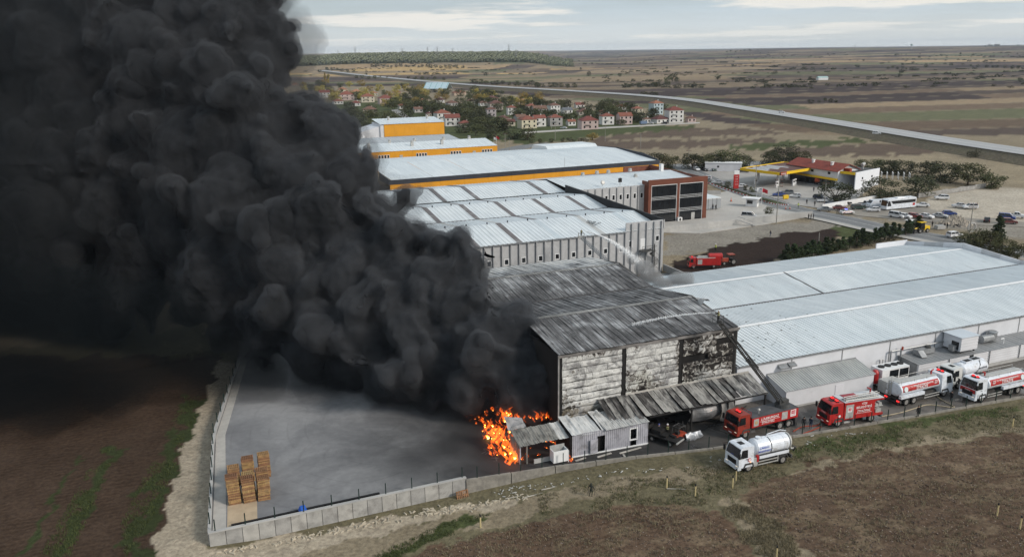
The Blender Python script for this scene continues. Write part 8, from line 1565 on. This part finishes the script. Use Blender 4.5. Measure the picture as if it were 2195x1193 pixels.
def flames(name, label, spots, seed):
    o = tag(put(name, None, None, G(spots[0][0], spots[0][1])), label, 'fire', kind='stuff'); o.empty_display_size = .3; off = Matrix.Translation(-Vector(o.location))
    mb, heat = tongues(spots, seed, .55, (1, 1)); me = mb.mesh('flame_cores', M_flame, True, fix=False); at = me.attributes.new('burn', 'FLOAT', 'POINT'); at.data.foreach_set('value', heat); me.transform(off); put('flame_cores', me, o)
    mb, heat = tongues(spots, seed + 50, 1.05, (4, 7)); me = mb.mesh('flame_tongues', M_firevol, True, fix=False); me.transform(off); put('flame_tongues', me, o)
    return o
sp1 = [(1098,985,0,1.7),(1088,978,0,1.8),(1078,970,0,1.6),(1104,988,0,1.0),(1070,958,0,1.5),(1062,945,0,1.5),(1056,935,0,1.3),(1050,925,0,1.1),(1046,918,0,1.0),(1075,945,.4,1.5),(1085,955,.3,1.5),(1092,968,.2,1.4),(1060,915,.5,1.0),(1075,925,1.0,1.3),(1082,915,1.6,1.5),(1072,905,1.6,1.3),(1090,905,2.0,1.4),(1095,925,1.5,1.0),(1096,940,.8,1.1),(1048,905,.1,.6),(1035,898,0,.45),(1025,894,0,.4),(1012,890,0,.35),(1003,887,0,.3),(1043,890,.3,.4),(1094,888,2.6,1.0),(1084,895,2.4,1.0),(1066,890,1.0,.5),(1040,912,.2,.8),(1030,903,.1,.6),(1052,930,.2,.9),(1018,898,0,.35),(1060,880,2.2,.8),(1075,885,2.6,.9),(1045,885,1.2,.5),(1000,893,0,.25),(1055,960,0,.9),(1066,975,0,.8),(1120,902,1.8,.9),(1108,898,2.4,.9),(1035,925,0,.5),(1022,908,0,.4),(1010,900,0,.3),(1118,985,0,.6),(1130,978,.2,.5),(1042,938,0,.6),(1070,930,1.2,1.2),(1085,940,1.0,1.2)]
flames('fire', 'bright orange fire pouring down the open end of the shed', sp1, 1)
flames('rear_fire', 'orange flames behind the collapsed shed roof', [(1158,893,2.4,1.1),(1168,897,2.4,.9),(1150,898,2.6,.8),(1135,895,2.6,.5),(1180,899,2.2,.4)], 2)
flames('inner_fire', 'small flames burning inside the open shed end', [(1165,945,1.9,.7),(1180,948,1.6,.8),(1190,955,1.2,.6),(1172,960,.6,.4),(1186,968,.4,.35),(1137,962,.8,.3),(1222,986,0,.6),(1220,980,.3,.5),(1155,975,.2,.3)], 3)
flames('ember', 'small ember glowing under the burnt canopy', [(1525,879,2.4,.18)], 4)
scraps('ash_heap', 'grey ash and burnt scraps round the foot of the fire', 'debris', [(1040,955),(1065,985),(1110,1002),(1140,1005)], 240, .05, .2, pm('ash', (.10,.095,.09), .95, .5, 2.0), .0, .8, 8)
# ---------------------------------------------------------------- water jets
def jet(name, label, p0, p1, drop, r0, r1, seed, cnt=2600):
    r = np.random.default_rng(seed); p0, p1 = Vector(p0), Vector(p1); V, Fc = [], []
    for k in range(cnt):
        u = r.random()**.8; c = p0.lerp(p1, u) + Vector((0, 0, 4*drop*u*(1-u) if drop > 0 else drop*u*u)); s = r0 + (r1-r0)*u**1.6; c = c + Vector(r.normal(0, s*.45, 3)); q = .03 + .05*r.random(); i = len(V)
        V += [tuple(c + Vector((q,0,-q*.5))), tuple(c + Vector((-q*.6,q*.8,-q*.4))), tuple(c + Vector((-q*.5,-q*.8,-q*.3))), tuple(c + Vector((0,0,q)))]; Fc += [(i,i+1,i+2),(i,i+1,i+3),(i+1,i+2,i+3),(i+2,i,i+3)]
    mb = MB(); mb.v, mb.f = V, Fc; o = put(name, mb.mesh(name, pm('spray_white', (.78,.80,.82), .3, .02), fix=False)); return tag(o, label, 'water spray', kind='stuff')
jet('water_jet', 'long white water jet arching from the ladder basket onto the burnt roof', B2 + Vector((.8,-.4,1.5)), W(*S(1392,588,6.0), 6.0), 1.6, .08, 1.3, 1, 5000)
jet('water_jet', 'thin water jet from the ladder tip across the burnt roof', TIP1 + Vector((-.4,.4,1.3)), W(14.5, 6.8, 13.0), .35, .04, .28, 2, 900)
# ---------------------------------------------------------------- air
hb = put('haze', MB().box(-16000, 16000, -400, 15500, -60, 150).mesh('haze', vol_mat('haze_air', (.66,.78,.95), 0.00004, .0))); hb['kind'] = 'stuff'; hb['label'] = 'pale blue haze over the far plain'; hb['category'] = 'haze'
bpy.data.scenes.remove(TMP)
